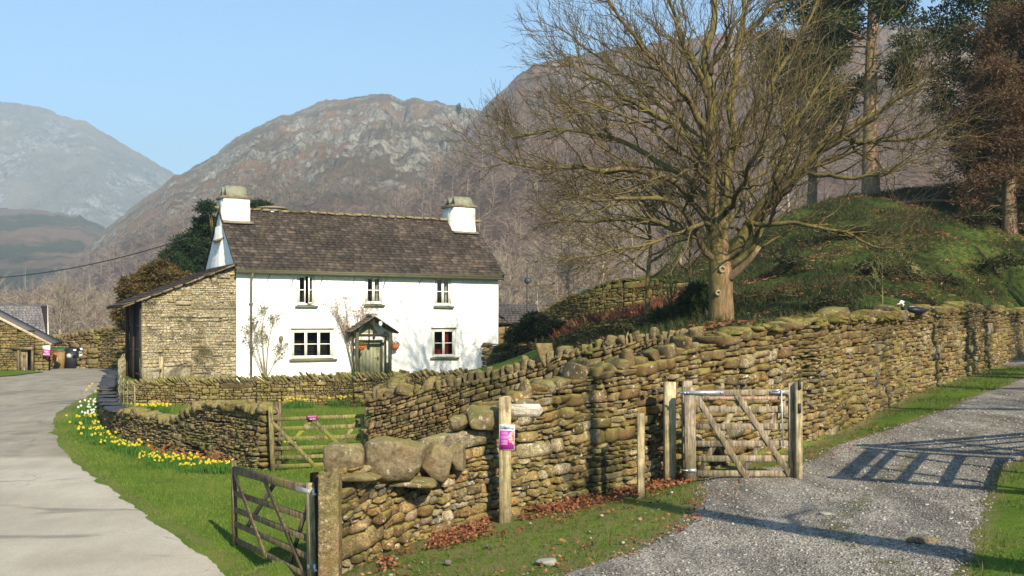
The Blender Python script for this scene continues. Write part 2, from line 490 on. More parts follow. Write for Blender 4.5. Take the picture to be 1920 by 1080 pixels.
# ---- lane on the left
rex, rey = edge([(470,1090),(430,1062),(370,1024),(300,977),(240,933),(180,892),(138,855),(112,822),(105,792),(122,766),(152,748),(190,737),(205,722),(222,706),(236,696)])
rey = np.concatenate([[2.0, 9.0], rey, [63]]); rex = np.concatenate([[-2.6, -3.0], rex, [rex[-1] + 1.5]])
def road_edge(y): return np.interp(y, rey, rex)
def strip(name, mat, ys, xl, xr, nx, lift, ex=1.0, **tags):
    t = np.linspace(0, 1, nx)
    Yg = np.repeat(ys[:, None], nx, 1); Xg = xl[:, None]*(1-t) + xr[:, None]*t
    Zg = G(Xg, Yg) + lift
    edgef = np.minimum(t, 1-t)[None, :] * (xr-xl)[:, None]
    Zg = Zg - 0.035*np.clip(1 - edgef/0.15, 0, 1)
    b2 = MB(); m, n = Xg.shape
    i, j = np.meshgrid(np.arange(m-1), np.arange(n-1), indexing='ij')
    b2.add(np.stack([Xg, Yg, Zg], -1).reshape(-1, 3), np.stack([i*n+j, i*n+j+1, (i+1)*n+j+1, (i+1)*n+j], -1).reshape(-1, 4))
    return b2.build(name, mat, smooth=True, **tags)
m_r, nt, b = nmat('lane_tarmac', 0.9, 0.2)
_, _, pos = island(nt)
n1 = noise(nt, pos, 0.35, 5, 0.6); n2 = noise(nt, pos, 60, 3, 0.7); n3 = noise(nt, pos, 1.5, 5, 0.6)
sxyz = N(nt, 'ShaderNodeSeparateXYZ'); nt.links.new(pos, sxyz.inputs[0])
c1 = ramp(nt, n1, [(0.3, (0.33, 0.295, 0.235)), (0.7, (0.46, 0.42, 0.345))])
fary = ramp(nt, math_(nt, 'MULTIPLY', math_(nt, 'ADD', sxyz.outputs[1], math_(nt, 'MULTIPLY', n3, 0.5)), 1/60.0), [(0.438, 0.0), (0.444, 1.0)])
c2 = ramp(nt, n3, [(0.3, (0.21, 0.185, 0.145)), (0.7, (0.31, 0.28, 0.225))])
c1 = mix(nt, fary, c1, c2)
st = noise(nt, coords(nt, 'World', (0.5, 1.8, 1)), 0.55, 3, 0.5)
c1 = mix(nt, math_(nt, 'MULTIPLY', ramp(nt, st, [(0.62, 0.0), (0.66, 1.0)]), 0.55), c1, (0.13, 0.12, 0.10))
n8 = noise(nt, coords(nt, 'World', (1.2, 0.6, 1)), 1.3, 5, 0.65)
c1 = mix(nt, 0.3, c1, ramp(nt, n8, [(0.35, 0.72), (0.65, 1.22)]), 'MULTIPLY')
vc = N(nt, 'ShaderNodeTexVoronoi', feature='DISTANCE_TO_EDGE'); vc.inputs['Scale'].default_value = 0.45; wv = N(nt, 'ShaderNodeVectorMath', operation='ADD'); nt.links.new(pos, wv.inputs[0])
nz3 = N(nt, 'ShaderNodeTexNoise'); nz3.inputs['Scale'].default_value = 1.5; nt.links.new(pos, nz3.inputs['Vector']); nt.links.new(nz3.outputs['Color'], wv.inputs[1]); nt.links.new(wv.outputs[0], vc.inputs['Vector'])
ck = math_(nt, 'MULTIPLY', ramp(nt, vc.outputs['Distance'], [(0.0, 1.0), (0.010, 0.0)]), ramp(nt, n1, [(0.5, 0.0), (0.6, 0.6)]))
c1 = mix(nt, ck, c1, (0.10, 0.09, 0.07))
c1 = mix(nt, 0.55, c1, ramp(nt, n2, [(0.3, 0.5), (0.7, 1.4)]), 'MULTIPLY')
nt.links.new(c1, b.inputs['Base Color']); bump(nt, b, n2, 0.7, 0.012)
ys = np.concatenate([np.arange(2, 30, 0.25), np.arange(30, 64, 0.35)])
ys = np.concatenate([np.arange(2, 30, 0.1), np.arange(30, 64, 0.25)])
xr = np.convolve(np.pad(road_edge(ys), 6, mode='edge'), np.ones(13)/13, mode='valid') + 0.09*fbm(ys*1.1, 0*ys, 0, 5, 9)
road = strip('road', m_r, ys, np.full(len(ys), -60.0) - 0*ys, xr, 150, 0.022, kind='structure')

# ---- gravel track on the right
tlx, tly = edge([(1040,1085),(1130,1060),(1220,1022),(1285,985),(1310,950),(1322,915),(1330,893)])
tl2 = [PX(1518, 868), PX(1550, 842), PX(1600, 828), PX(1700, 796), PX(1780, 766), PX(1850, 737), PX(1920, 706), PX(1970, 690)]
tlx = np.concatenate([[0.0, 0.2], tlx, [p.x for p in tl2]]); tly = np.concatenate([[2, 7.5], tly, [p.y for p in tl2]])
o_ = np.argsort(tly); tlx, tly = tlx[o_], tly[o_]
trx, try_ = edge([(1790,1082),(1822,1020),(1845,960),(1856,900),(1900,868),(1960,850)])
trx = np.concatenate([[3.2], trx, [trx[-1]+5, trx[-1]+9, trx[-1]+13, 30]]); try_ = np.concatenate([[2], try_, [try_[-1]+4, try_[-1]+9, try_[-1]+16, 50]])
def track_l(y): return np.interp(y, tly, tlx)
def track_r(y): return np.maximum(np.interp(y, try_, trx), track_l(y) + 2.5)
m_t, nt, b = nmat('gravel', 0.95, 0.2)
_, _, pos = island(nt)
vor = N(nt, 'ShaderNodeTexVoronoi'); vor.inputs['Scale'].default_value = 42; nt.links.new(pos, vor.inputs['Vector'])
bw = N(nt, 'ShaderNodeRGBToBW'); nt.links.new(vor.outputs['Color'], bw.inputs[0])
n1 = noise(nt, pos, 0.9, 5, 0.65); n3 = noise(nt, pos, 5, 5, 0.65)
c1 = ramp(nt, bw.outputs[0], [(0.15, (0.12, 0.108, 0.09)), (0.5, (0.225, 0.205, 0.172)), (0.85, (0.36, 0.335, 0.29))])
c1 = mix(nt, 0.8, c1, ramp(nt, n1, [(0.3, (0.66, 0.66, 0.68)), (0.7, (1.4, 1.36, 1.3))]), 'MULTIPLY')
c1 = mix(nt, math_(nt, 'MULTIPLY', ramp(nt, n3, [(0.58, 0.0), (0.72, 1.0)]), 0.55), c1, (0.15, 0.13, 0.10))
n8 = noise(nt, coords(nt, 'World', (1.6, 0.25, 1)), 1.5, 4, 0.6)
c1 = mix(nt, 0.85, c1, ramp(nt, n8, [(0.38, 0.55), (0.60, 1.3)]), 'MULTIPLY')
ag = N(nt, 'ShaderNodeAttribute'); ag.attribute_name = 'crown'
gf = math_(nt, 'ADD', ag.outputs['Fac'], math_(nt, 'MULTIPLY', math_(nt, 'SUBTRACT', n3, 0.5), 1.8))
c1 = mix(nt, ramp(nt, gf, [(0.5, 0.0), (0.85, 0.75)]), c1, (0.085, 0.085, 0.025))
nt.links.new(c1, b.inputs['Base Color'])
bump(nt, b, math_(nt, 'ADD', vor.outputs['Distance'], math_(nt, 'MULTIPLY', n3, 0.6)), 1.0, 0.02)
ys = np.arange(2, 37, 0.15)
xl = track_l(ys) + 0.16*fbm(ys*1.5, 0*ys+3, 0, 4, 19); xr2 = np.minimum(track_r(ys), track_l(ys) + 8 - np.clip(ys-18, 0, 20)*0.2) + 0.2*fbm(ys*1.5, 0*ys+9, 0, 4, 29)
track = strip('gravel_track', m_t, ys, xl, xr2, 60, 0.03, kind='structure')
tv = np.array([v.co[:] for v in track.data.vertices])
cl = [PX(1560, 1000), PX(1640, 920), PX(1720, 850), PX(1800, 830), PX(1880,790)]
cx_ = np.interp(tv[:, 1], [p.y for p in cl], [p.x for p in cl])
setattrf(track, 'crown', np.clip(1 - np.abs(tv[:, 0]-cx_)/0.6, 0, 1) * (tv[:, 1] > 8) * (tv[:, 1] < 24)*0.75)
# bare, worn fringe beside the lane and the track and under the lane wall
gX, gY = X.ravel(), Y.ravel()
wr = 0.72*np.clip(1 - np.abs(gX - road_edge(gY) - 0.1)/0.55, 0, 1) * (gY < 62)
wr = np.maximum(wr, 0.9*np.clip(1 - np.abs(gX - track_l(gY))/0.5, 0, 1) * (gY < 45))
wr = np.maximum(wr, 0.75*np.clip(1 - np.abs(gX - track_r(gY))/0.5, 0, 1) * (gY < 45))
px = np.array([b.x for b, t in LW]); py = np.array([b.y for b, t in LW])
dwall = gY - np.interp(gX, px, py)
wr = np.maximum(wr, 0.8*np.clip(1 - np.abs(dwall + 0.4)/0.9, 0, 1) * (gX > -2.4) * (gX < 16))
wr = np.maximum(wr, 0.55*((gX > -3.0) & (gX < track_l(gY)) & (gY < 15) & (gY > 6)))
setattrf(ground, 'worn', wr)

# small grass bank at the far left of the lane
_gy = np.arange(46, 52.5, 0.25)
strip('grass_bank', m_g, _gy, np.full(len(_gy), -60.0), np.interp(_gy, [46, 47.5, 50, 52.5], [-24.6, -22.2, -21.9, -23.6]) + 0.3*fbm(_gy, 0*_gy, 0, 3, 3), 60, 0.09, kind='structure')
# ------------------------------------------------------------------ dry stone
def cubegrid(n):
    """unit cube surface split n x n per face, shared vertices"""
    idx = {}; vs = []; fs = []
    def vid(p):
        k = tuple(round(c*1000) for c in p)
        if k not in idx: idx[k] = len(vs); vs.append(p)
        return idx[k]
    t = [-1 + 2*i/n for i in range(n+1)]
    for ax in range(3):
        for s in (-1, 1):
            for i in range(n):
                for j in range(n):
                    quad = []
                    for a, b in ((i, j), (i+1, j), (i+1, j+1), (i, j+1)):
                        p = [0, 0, 0]; p[ax] = s; p[(ax+1) % 3] = t[a]; p[(ax+2) % 3] = t[b]
                        quad.append(vid(tuple(p)))
                    fs.append(tuple(quad if s > 0 else quad[::-1]))
    return np.array(vs, float), np.array(fs)
CG = {n: cubegrid(n) for n in (2, 3, 4, 7, 10)}
def rock(mb, c, size, M=None, n=3, k=5.0, amp=0.14, fr=1.3, cut=True):
    """an irregular stone: centre, full sizes, rotation 3x3"""
    V, Fq = CG[n]
    r = (np.abs(V)**k).sum(1)**(1/k)
    P = V / r[:, None]
    sd = rng.uniform(0, 100, 3)
    # random skew planes make it angular
    P = P * (1 + amp*np.stack([vnoise(*(P*fr + sd + 7*i).T, seed=i) for i in range(3)], -1))
    if cut:
        sh = rng.normal(0, 0.10, (3, 3)); np.fill_diagonal(sh, 0)
        P = P + P @ sh
    for _ in range((4 if n > 3 else 3) if cut else (6 if n == 10 and k < 8 else 0)):
        nn = rng.normal(size=3); nn /= np.linalg.norm(nn); d = P @ nn; lim = rng.uniform(0.74, 1.0) if n == 10 else rng.uniform(0.6, 0.95)
        P = P - np.maximum(0, d - lim)[:, None]*nn
    if n >= 7: P = P*(1 + 0.05*vnoise(*(P*3.1 + sd).T, seed=4)[:, None] + 0.025*vnoise(*(P*7 + sd).T, seed=5)[:, None])
    P = P * (np.asarray(size)/2)
    if M is not None: P = P @ np.asarray(M).T
    mb.add(P + np.asarray(c), Fq)

def split_rects(w, h, hm, wm):
    """irregular coursing: (s0, s1, h0, h1) rectangles"""
    out = []
    def rec(a, b, c, d, hmax):
        ww, hh = b-a, d-c; hmax = min(hmax, hm*1.6)
        if hh > hmax and (hh*2.2 > ww or random.random() < 0.75):
            t = random.uniform(0.3, 0.7); m = c + hh*t
            rec(a, b, c, m, hmax); rec(a, b, m, d, hmax); return
        asp = random.uniform(1.3, 3.6)
        if ww > max(hh*asp, 0.10) and ww > 0.14:
            t = random.uniform(0.3, 0.7); m = a + ww*t
            h2 = hm*min(1.7, math.exp(random.gauss(0, 0.45))) if ww > 0.9 else hmax
            rec(a, m, c, d, h2); rec(m, b, c, d, h2 if random.random() < 0.5 else hm*min(1.7, math.exp(random.gauss(0, 0.45)))); return
        out.append((a, b, c, d))
    s = 0
    while s < w:
        e = min(w, s + random.uniform(1.2, 2.2))
        if w - e < 0.6: e = w
        c = 0
        while c < h:
            d = c + random.uniform(0.35, 0.7)
            if h - d < 0.2: d = h
            rec(s, e, c, d, hm*min(1.6, math.exp(random.gauss(0, 0.4)))); c = d
        s = e
    return out

def make_path(pts, step=0.1):
    """pts: (x, y, zbase, ztop) -> dense arrays"""
    P = np.array(pts, float)
    d = np.concatenate([[0], np.cumsum(np.hypot(*np.diff(P[:, :2], axis=0).T))])
    # smooth interpolation (Catmull-like through dense linear + box filter)
    s = np.arange(0, d[-1], step); s = np.append(s, d[-1])
    Q = np.stack([np.interp(s, d, P[:, i]) for i in range(4)], -1)
    k = int(0.6/step)
    if len(s) > 3*k:
        Qp = np.pad(Q, ((k, k), (0, 0)), mode='reflect', reflect_type='odd')
        ker = np.ones(2*k+1)/(2*k+1)
        Q = np.stack([np.convolve(Qp[:, i], ker, mode='valid') for i in range(4)], -1)
    T = np.gradient(Q[:, :2], axis=0); T /= np.linalg.norm(T, axis=1)[:, None] + 1e-9
    s = np.concatenate([[0], np.cumsum(np.hypot(*np.diff(Q[:, :2], axis=0).T))])
    return dict(s=s, x=Q[:, 0], y=Q[:, 1], zb=Q[:, 2], zt=Q[:, 3], nx=T[:, 1], ny=-T[:, 0], L=s[-1])

def at(P, s, off=0.0, h=0.0, batter=0.0, H=1.5):
    """point at distance s along, off outwards (+ = camera side when path runs left to right), height h over base"""
    s = np.asarray(s, float); off = np.asarray(off, float); h = np.asarray(h, float)
    ex = np.clip(s, 0, P['L']); over = s - ex
    x = np.interp(ex, P['s'], P['x']); y = np.interp(ex, P['s'], P['y'])
    nx = np.interp(ex, P['s'], P['nx']); ny = np.interp(ex, P['s'], P['ny']); zb = np.interp(ex, P['s'], P['zb'])
    o = off - np.sign(off)*batter*h
    return np.stack([x + nx*o - ny*over, y + ny*o + nx*over, zb + h], -1)

def face(mb, P, th, s0, s1, hm, side=1, wob=0.05, depth=0.06, batter=0.06, hs=None, big=None, gap=0.008, sink=0.25, holes=()):
    """one face of the wall as individual stones, vectorised"""
    L = s1 - s0
    Hmax = float(np.max(P['zt'] - P['zb'])) + 0.05 + sink
    rc = split_rects(L, Hmax, hm, 0.4)
    A = np.array(rc); 
    cs = s0 + (A[:, 0]+A[:, 1])/2; ch = (A[:, 2]+A[:, 3])/2 - sink
    Hs = np.interp(cs, P['s'], P['zt'] - P['zb'])
    A[:, 3] = np.minimum(A[:, 3], Hs + 0.04 + sink); keep = (A[:, 3] - A[:, 2]) > 0.03
    for (ha, hb, hc, hd) in holes:
        keep &= ~((cs > ha) & (cs < hb) & (ch > hc) & (ch < hd))
    A = A[keep]; n = len(A)
    m = 6
    e = np.array([-1, -0.985, -0.5, 0.5, 0.985, 1.0]) * 1.0
    e = np.array([-1.0, -0.955, -0.33, 0.33, 0.955, 1.0])
    U, V = np.meshgrid(e, e)           # rows v, cols u
    U = U.ravel()[None]; V = V.ravel()[None]
    gv = rng.uniform(0.3, 1.6, n); hw = (A[:, 1]-A[:, 0])/2 - gap*gv; hh = (A[:, 3]-A[:, 2])/2 - gap*0.8*gv
    hw = np.maximum(hw, 0.02)[:, None]; hh = np.maximum(hh, 0.012)[:, None]
    # corner jitter (bilinear quad)
    J = rng.uniform(-1, 1, (n, 4, 2)) * np.minimum(0.035, 0.22*np.minimum(hw, hh))[:, :, None]
    w4 = np.stack([(1-U)*(1-V), (1+U)*(1-V), (1+U)*(1+V), (1-U)*(1+V)], -1)/4     # (1,36,4)
    dj = np.einsum('abk,nkc->nbc', np.broadcast_to(w4, (1, 36, 4)), J)
    # corner rounding
    rr_ = rng.uniform(0.0, 0.13, (n, 1))
    cut = 1 - rr_ * (np.abs(U)**4 * np.abs(V)**4)
    su = cs[keep][:, None] + U*hw*cut + dj[:, :, 0]
    hv = ((A[:, 2]+A[:, 3])/2 - sink)[:, None] + V*hh*cut + dj[:, :, 1]
    ring = np.maximum(np.abs(U), np.abs(V))
    bul = (1-np.abs(U)**3.0)*(1-np.abs(V)**3.0)
    d0 = rng.uniform(-0.6, 1.0, (n, 1))*depth
    tilt = rng.normal(0, 0.36, (n, 2))*depth
    mn = np.minimum(0.045, np.minimum(hw, hh)*0.8)
    pl_ = np.full(np.broadcast(U, hw).shape, 9.0)
    for _k in range(4):
        ca = rng.normal(0, 0.42, (n, 2)); pl_ = np.minimum(pl_, rng.uniform(0.55, 1.0, (n, 1)) + ca[:, :1]*U + ca[:, 1:]*V)
    d = d0 + pl_*mn + tilt[:, :1]*U*0.5 + tilt[:, 1:]*V*0.35
    d = d + 0.030*vnoise(su*7, hv*11 + d0*50, 0, 3)
    d = np.where(ring > 0.99, -0.20, d)
    # long waves shared by all the stones
    hv2 = hv + wob*vnoise(su*0.9, hv*1.1, 0, 7) + wob*0.5*vnoise(su*2.3, hv*2.3, 0, 8)
    su2 = su + wob*0.6*vnoise(su*1.7, hv*2.0, 3, 9)
    d = d + 0.05*vnoise(su*0.8, hv*0.9, 0, 12)
    W3 = at(P, su2, side*(th/2 + d), hv2, batter)
    base = (np.arange(n)*36)[:, None, None]
    i, j = np.meshgrid(np.arange(5), np.arange(5), indexing='ij')
    q = np.stack([i*6+j, i*6+j+1, (i+1)*6+j+1, (i+1)*6+j], -1).reshape(-1, 4)
    if side < 0: q = q[:, ::-1]
    mb.add(W3.reshape(-1, 3), (base + q[None]).reshape(-1, 4))

def core(mb, P, th, s0=0, s1=None, batter=0.06, drop=0.06):
    s1 = P['L'] if s1 is None else s1
    s = np.arange(s0, s1, 0.3); s = np.append(s, s1)
    H = np.interp(s, P['s'], P['zt'] - P['zb']) - drop
    t2 = th/2 - 0.07
    ring = [at(P, s, t2, -0.3 + 0*s, batter), at(P, s, t2, H, batter), at(P, s, -t2, H, batter), at(P, s, -t2, -0.3 + 0*s, batter)]
    V = np.stack(ring, 1).reshape(-1, 3); m = len(s)
    fs = []
    for i in range(m-1):
        for k in range(4):
            fs.append((i*4+k, (i+1)*4+k, (i+1)*4+(k+1) % 4, i*4+(k+1) % 4))
    fs += [(0, 1, 2, 3), ((m-1)*4+3, (m-1)*4+2, (m-1)*4+1, (m-1)*4)]
    mb.cur = 1; mb.add(V, fs); mb.cur = 0

def endface(mb, P, th, s_end, side, hm=0.14):
    """blocky quoins closing the wall's end"""
    sg = 1 if side > 0 else -1
    H = float(np.interp(s_end, P['s'], P['zt'] - P['zb']))
    h = -0.15
    while h < H - 0.02:
        hh = random.uniform(0.7, 1.4)*hm
        parts = 1 if random.random() < 0.5 else 2
        for k in range(parts):
            wdt = (th - 0.12*h)/parts
            off = -(th - 0.12*h)/2 + wdt*(k+0.5)
            p = at(P, s_end + sg*0.02, off, h + hh/2)
            ps = at(P, s_end - 0.1*sg, off, h + hh/2)
            dx = np.array([p[0]-ps[0], p[1]-ps[1]]); dx /= np.linalg.norm(dx)
            M = np.array([[dx[0], -dx[1], 0], [dx[1], dx[0], 0], [0, 0, 1]])
            rock(mb, p, (random.uniform(0.3, 0.45), wdt-0.01, hh-0.012), M, n=3, k=7, amp=0.08)
        h += hh

def coping(mb, P, th, s0, s1, kind='upright', size=(0.16, 0.42, 0.26), lean=0.0, var=0.35, n=3):
    s = s0; s1 = min(s1, P['L'])
    while s < s1:
        wdt = size[0]*math.exp(random.gauss(0, var)); 
        hgt = size[2]*math.exp(random.gauss(0, var*0.6)); dep = size[1]*random.uniform(0.8, 1.15)
        sc_ = s + wdt/2
        H = float(np.interp(sc_, P['s'], P['zt'] - P['zb']))
        p = at(P, sc_, random.uniform(-0.04, 0.04), H + hgt*0.36 - 0.04)
        q = at(P, sc_ + 0.1, 0, H)
        q0 = at(P, sc_, 0, H)
        t = q - q0; yaw = math.atan2(t[1], t[0]) + random.gauss(0, 0.12)
        M = (Matrix.Rotation(yaw, 3, 'Z') @ Matrix.Rotation(lean + random.gauss(0, 0.16), 3, 'Y') @ Matrix.Rotation(random.gauss(0, 0.1), 3, 'X'))
        rock(mb, p, (wdt*0.97, dep, hgt), np.array(M), n=n, k=10, amp=0.16, fr=1.0)
        s += wdt*0.93

def mosscap(P, th, s0, s1, hgt=0.07, thr=0.0, seed=0):
    """cushions of moss and short turf sitting on the stones of a wall top"""
    s1 = min(s1, P['L']); b2 = MB(); n = int((s1-s0)*26)
    ss = rng.uniform(s0, s1, n); oo = rng.uniform(-1, 1, n)
    cc = fbm(ss*1.3, oo*0.6, seed, 4, seed) + thr
    ok = cc > -0.08; ss, oo, cc = ss[ok], oo[ok], cc[ok]
    H = np.interp(ss, P['s'], P['zt'] - P['zb'])
    pp = at(P, ss, oo*(th/2 - 0.02), H + hgt*0.75 - 0.10*np.abs(oo)**3 + rng.uniform(-.03, .02, len(ss)))
    if len(pp) == 0: return b2
    for p in pp:
        yaw = rng.uniform(0, 3.1)
        rock(b2, p, (rng.uniform(.12, .36), rng.uniform(.12, .26), rng.uniform(.05, .12)), np.array(Euler((rng.normal(0, .15), rng.normal(0, .15), yaw)).to_matrix()), n=3, k=2.4, amp=0.35, fr=2.2, cut=False)
    k = len(pp)*22; idx = rng.integers(0, len(pp), k)
    q = pp[idx] + rng.normal(0, .075, (k, 3))*[1, 1, .3] + [0, 0, .02]
    blades(b2, q, np.stack([rng.normal(0, .6, k), rng.normal(0, .6, k), rng.uniform(.2, 1, k)], -1), rng.uniform(.03, .08, k), .009, tri=True)
    return b2

dark, nt, b = nmat('wall_core', 1.0, 0.0); b.inputs['Base Color'].default_value = (0.028, 0.021, 0.013, 1)
S_LANE = stonemat('lane_wall_stone', [(0.09,0.066,0.032),(0.25,0.165,0.065),(0.12,0.095,0.05),(0.32,0.235,0.105),(0.16,0.095,0.04),(0.27,0.22,0.12),(0.07,0.05,0.028),(0.36,0.27,0.135),(0.17,0.16,0.135),(0.20,0.155,0.06),(0.40,0.35,0.25),(0.13,0.115,0.09)], moss=0.5, lichen=0.9, algae=0.36, rust=0.5)
S_GARD = stonemat('garden_wall_stone', [(0.09,0.065,0.035),(0.18,0.135,0.065),(0.13,0.10,0.06),(0.24,0.19,0.105),(0.07,0.05,0.03),(0.20,0.15,0.085),(0.30,0.235,0.135)], moss=0.45, lichen=0.5, algae=0.5, rust=0.55)
S_PALE = stonemat('pale_wall_stone', [(0.16,0.13,0.055),(0.27,0.215,0.09),(0.20,0.16,0.085),(0.33,0.27,0.135),(0.12,0.095,0.045)], moss=0.4, lichen=0.4, algae=0.5, rust=0.3)
S_COPE = stonemat('coping_stone', [(0.11,0.09,0.05),(0.21,0.175,0.09),(0.15,0.125,0.075),(0.28,0.23,0.135)], moss=0.42, lichen=0.5, algae=0.5, rust=0.35)
S_SLATE = stonemat('coping_slate', [(0.12,0.105,0.06),(0.20,0.175,0.09),(0.15,0.13,0.085),(0.23,0.20,0.11)], moss=0.8, lichen=0.25, algae=0.6, rust=0.2)
M_MOSS, nt, b = nmat('moss', 1.0, 0.05)
_, nrm, pos = island(nt)
n1 = noise(nt, pos, 3.0, 5, 0.7); n2 = noise(nt, pos, 45, 3, 0.7)
c1 = ramp(nt, n1, [(0.3, (0.07, 0.07, 0.018)), (0.5, (0.155, 0.135, 0.038)), (0.68, (0.27, 0.21, 0.085))])
c1 = mix(nt, 0.7, c1, ramp(nt, n2, [(0.3, 0.4), (0.7, 1.4)]), 'MULTIPLY')
nt.links.new(c1, b.inputs['Base Color']); bump(nt, b, n2, 1.0, 0.02)

def drywall(name, pts, th, hm, mat, label, cat='stone wall', sides=(1,), cope=None, cap=None, ends=(), boulders=(), depth=0.06, wob=0.05, group=None, sink=0.25, gap=0.008, capm=None):
    P = make_path(pts)
    root = empty(name, (0, 0, 0), label=label, cat=cat, group=group)
    mb = MB()
    core(mb, P, th)
    for sd_ in sides: face(mb, P, th, 0, P['L'], hm, sd_, wob=wob, depth=depth, sink=sink, gap=gap)
    for e in ends: endface(mb, P, th, 0 if e < 0 else P['L'], e, hm*1.3)
    mb.build('stonework', [mat, dark], root)
    if cope:
        mb = MB()
        for c in cope: coping(mb, P, th, *c[:2], **c[2])
        mb.build('coping', capm or S_COPE, root)
    if cap:
        for c in cap:
            q_ = mosscap(P, th, *c)
            if q_.n: q_.build('moss_cap', M_MOSS, root, smooth=True)
    return root, P

def wp(u, Y, vt, zb=None, vb=None):
    p = W(u, vt, Y); z = zb if zb is not None else (W(u, vb, Y).z if vb else G(p.x, p.y))
    return (p.x, p.y, z, p.z)

# lane wall: thickness centre is pushed back by half its width
TH = 0.62
pts = []
for (b_, t_), (u, Y, vt, vb) in zip(LW, LANE):
    pts.append([b_.x, b_.y, b_.z, t_.z])
_a = np.array(pts); _t = np.gradient(_a[:, :2], axis=0); _t /= np.linalg.norm(_t, axis=1)[:, None]
pts = [(p[0] - t[1]*TH*0.5, p[1] + t[0]*TH*0.5, p[2], p[3]) for p, t in zip(_a, _t)]
lane_wall, PL = drywall('lane_wall', pts, TH, 0.165, S_LANE, 'long mossy dry stone wall running up beside the gravel track behind the fingerpost', sides=(1,), depth=0.08, wob=0.035,
    cap=[(6.0, 11.4, 0.13, -0.12, 1), (11.3, 24.5, 0.12, 0.02, 2), (24.4, 42, 0.12, -0.02, 3)], gap=0.008)
def lane_s(u):
    x = np.interp(u, [l[0] for l in LANE], [b.x for b, t in LW]); return float(np.interp(x, PL['x'], PL['s']))
mb = MB()
coping(mb, PL, TH, lane_s(858), lane_s(1250), size=(0.20, 0.45, 0.20), var=0.45, n=4)
coping(mb, PL, TH, lane_s(1250), lane_s(1640), size=(0.22, 0.55, 0.16), var=0.4, n=3)
coping(mb, PL, TH, lane_s(1640), PL['L'], size=(0.26, 0.6, 0.2), var=0.4, n=3)
mb.build('coping', S_LANE, lane_wall)
def boulder(u, v, Y, su, sv, dep, yaw=0.0, seed=0, k=3.4, n=10, parent=lane_wall, mat=None, roll=0.0):
    """su x sv in photo pixels"""
    c = W(u, v, Y); mb = MB()
    M = np.array(Matrix.Rotation(yaw, 3, 'Z') @ Matrix.Rotation(roll, 3, 'Y'))
    rock(mb, c, (su*Y/F*1.02, dep, sv*Y/F*1.04), M, n=n, k=k, amp=0.17, fr=1.25, cut=False)
    return mb.build('boulder', mat or S_BOULD, parent, smooth=False)
S_BOULD = stonemat('boulder_stone', [(0.17,0.14,0.09),(0.21,0.17,0.105)], fine=0.4, lsc=9, moss=0.35, lichen=0.9, algae=0.5, rust=0.35)
boulder(738, 860, 13.5, 108, 82, 0.55, yaw=0.1)
boulder(647, 862, 13.3, 78, 54, 0.5, k=5)
boulder(818, 866, 13.95, 58, 62, 0.4, k=3.6, roll=0.3)
boulder(858, 858, 14.1, 34, 46, 0.35, k=4)
boulder(903, 784, 14.45, 62, 50, 0.5, k=4.5)
boulder(862, 792, 14.35, 40, 26, 0.4, k=4)
mb = MB()
for (u, v, Y, a, b_) in [(664, 892, 13.2, 112, 15), (762, 903, 13.62, 110, 15), (622, 893, 13.15, 50, 15)]:
    rock(mb, W(u, v, Y), (a*Y/F, 0.5, b_*Y/F), n=4, k=6, amp=0.1)
mb.build('slab', S_BOULD, lane_wall)

_ds = make_path(pts)
for c in list(lane_wall.children):
    if c.name.split('.')[0] in ('stonework', 'coping'):
        co = np.zeros(len(c.data.vertices)*3, np.float32); c.data.vertices.foreach_get('co', co); co = co.reshape(-1, 3)
        dtop = np.interp(co[:, 0], _ds['x'], _ds['zt']) - co[:, 2]
        a_ = c.data.attributes.new('weathered_top', 'FLOAT', 'POINT'); a_.data.foreach_set('value', (np.clip(1 - dtop/0.85, 0, 1)*(co[:, 0] > 0.6)).astype(np.float32))
# stone gatepost at the wall's end
mb = MB()
gp = W(619, 985, 12.78)
rock(mb, (gp.x, gp.y, (W(0, 886, 12.78).z + G(gp.x, gp.y) - 0.3)/2), (0.25, 0.27, W(0, 886, 12.78).z - G(gp.x, gp.y) + 0.3), n=10, k=12, amp=0.06, cut=False)
o = mb.build('stone_gatepost', stonemat('gatepost_stone', [(0.25,0.20,0.10),(0.22,0.18,0.1)], moss=0.2, lichen=0.7, algae=0.5, rust=0.5))
tag(o, 'tall rough slate gatepost carrying the open timber gate at the wall end', 'gatepost')

# garden wall on the right, behind the lane wall
g2 = [(698,23.4,748),(740,23.3,741),(800,23.1,732),(850,23.0,723),(950,22.9,705),(1000,22.8,688),(1050,22.5,672),(1100,22.2,660),(1150,22,649),(1200,21.8,642),(1250,21.6,637),(1300,21.3,632)]
right_wall, PR = drywall('garden_wall', [wp(u, Y, v) for u, Y, v in g2], 0.5, 0.15, S_GARD, 'grey dry stone wall with upright coping rising right from the purple-signed garden gate', sides=(1,), ends=(-1,),
    cope=[(0, 20, dict(size=(0.15, 0.44, 0.27), var=0.4, lean=0.05, n=3))], cap=[(2.9, 4.6, 0.03, -0.1, 5), (3.9, 7.4, 0.05, -0.05, 8)])
# garden side wall going back to the house wall
side_wall, PS = drywall('garden_side_wall', [wp(u, Y, v) for u, Y, v in [(756,37.4,707),(752,33,713),(746,29,722),(742,26,730),(741,23.9,739)]], 0.45, 0.15, S_GARD,
    'short stretch of dry stone wall closing the right side of the garden lawn', sides=(1, -1), cope=[(0, 20, dict(size=(0.17, 0.42, 0.26), n=2))])
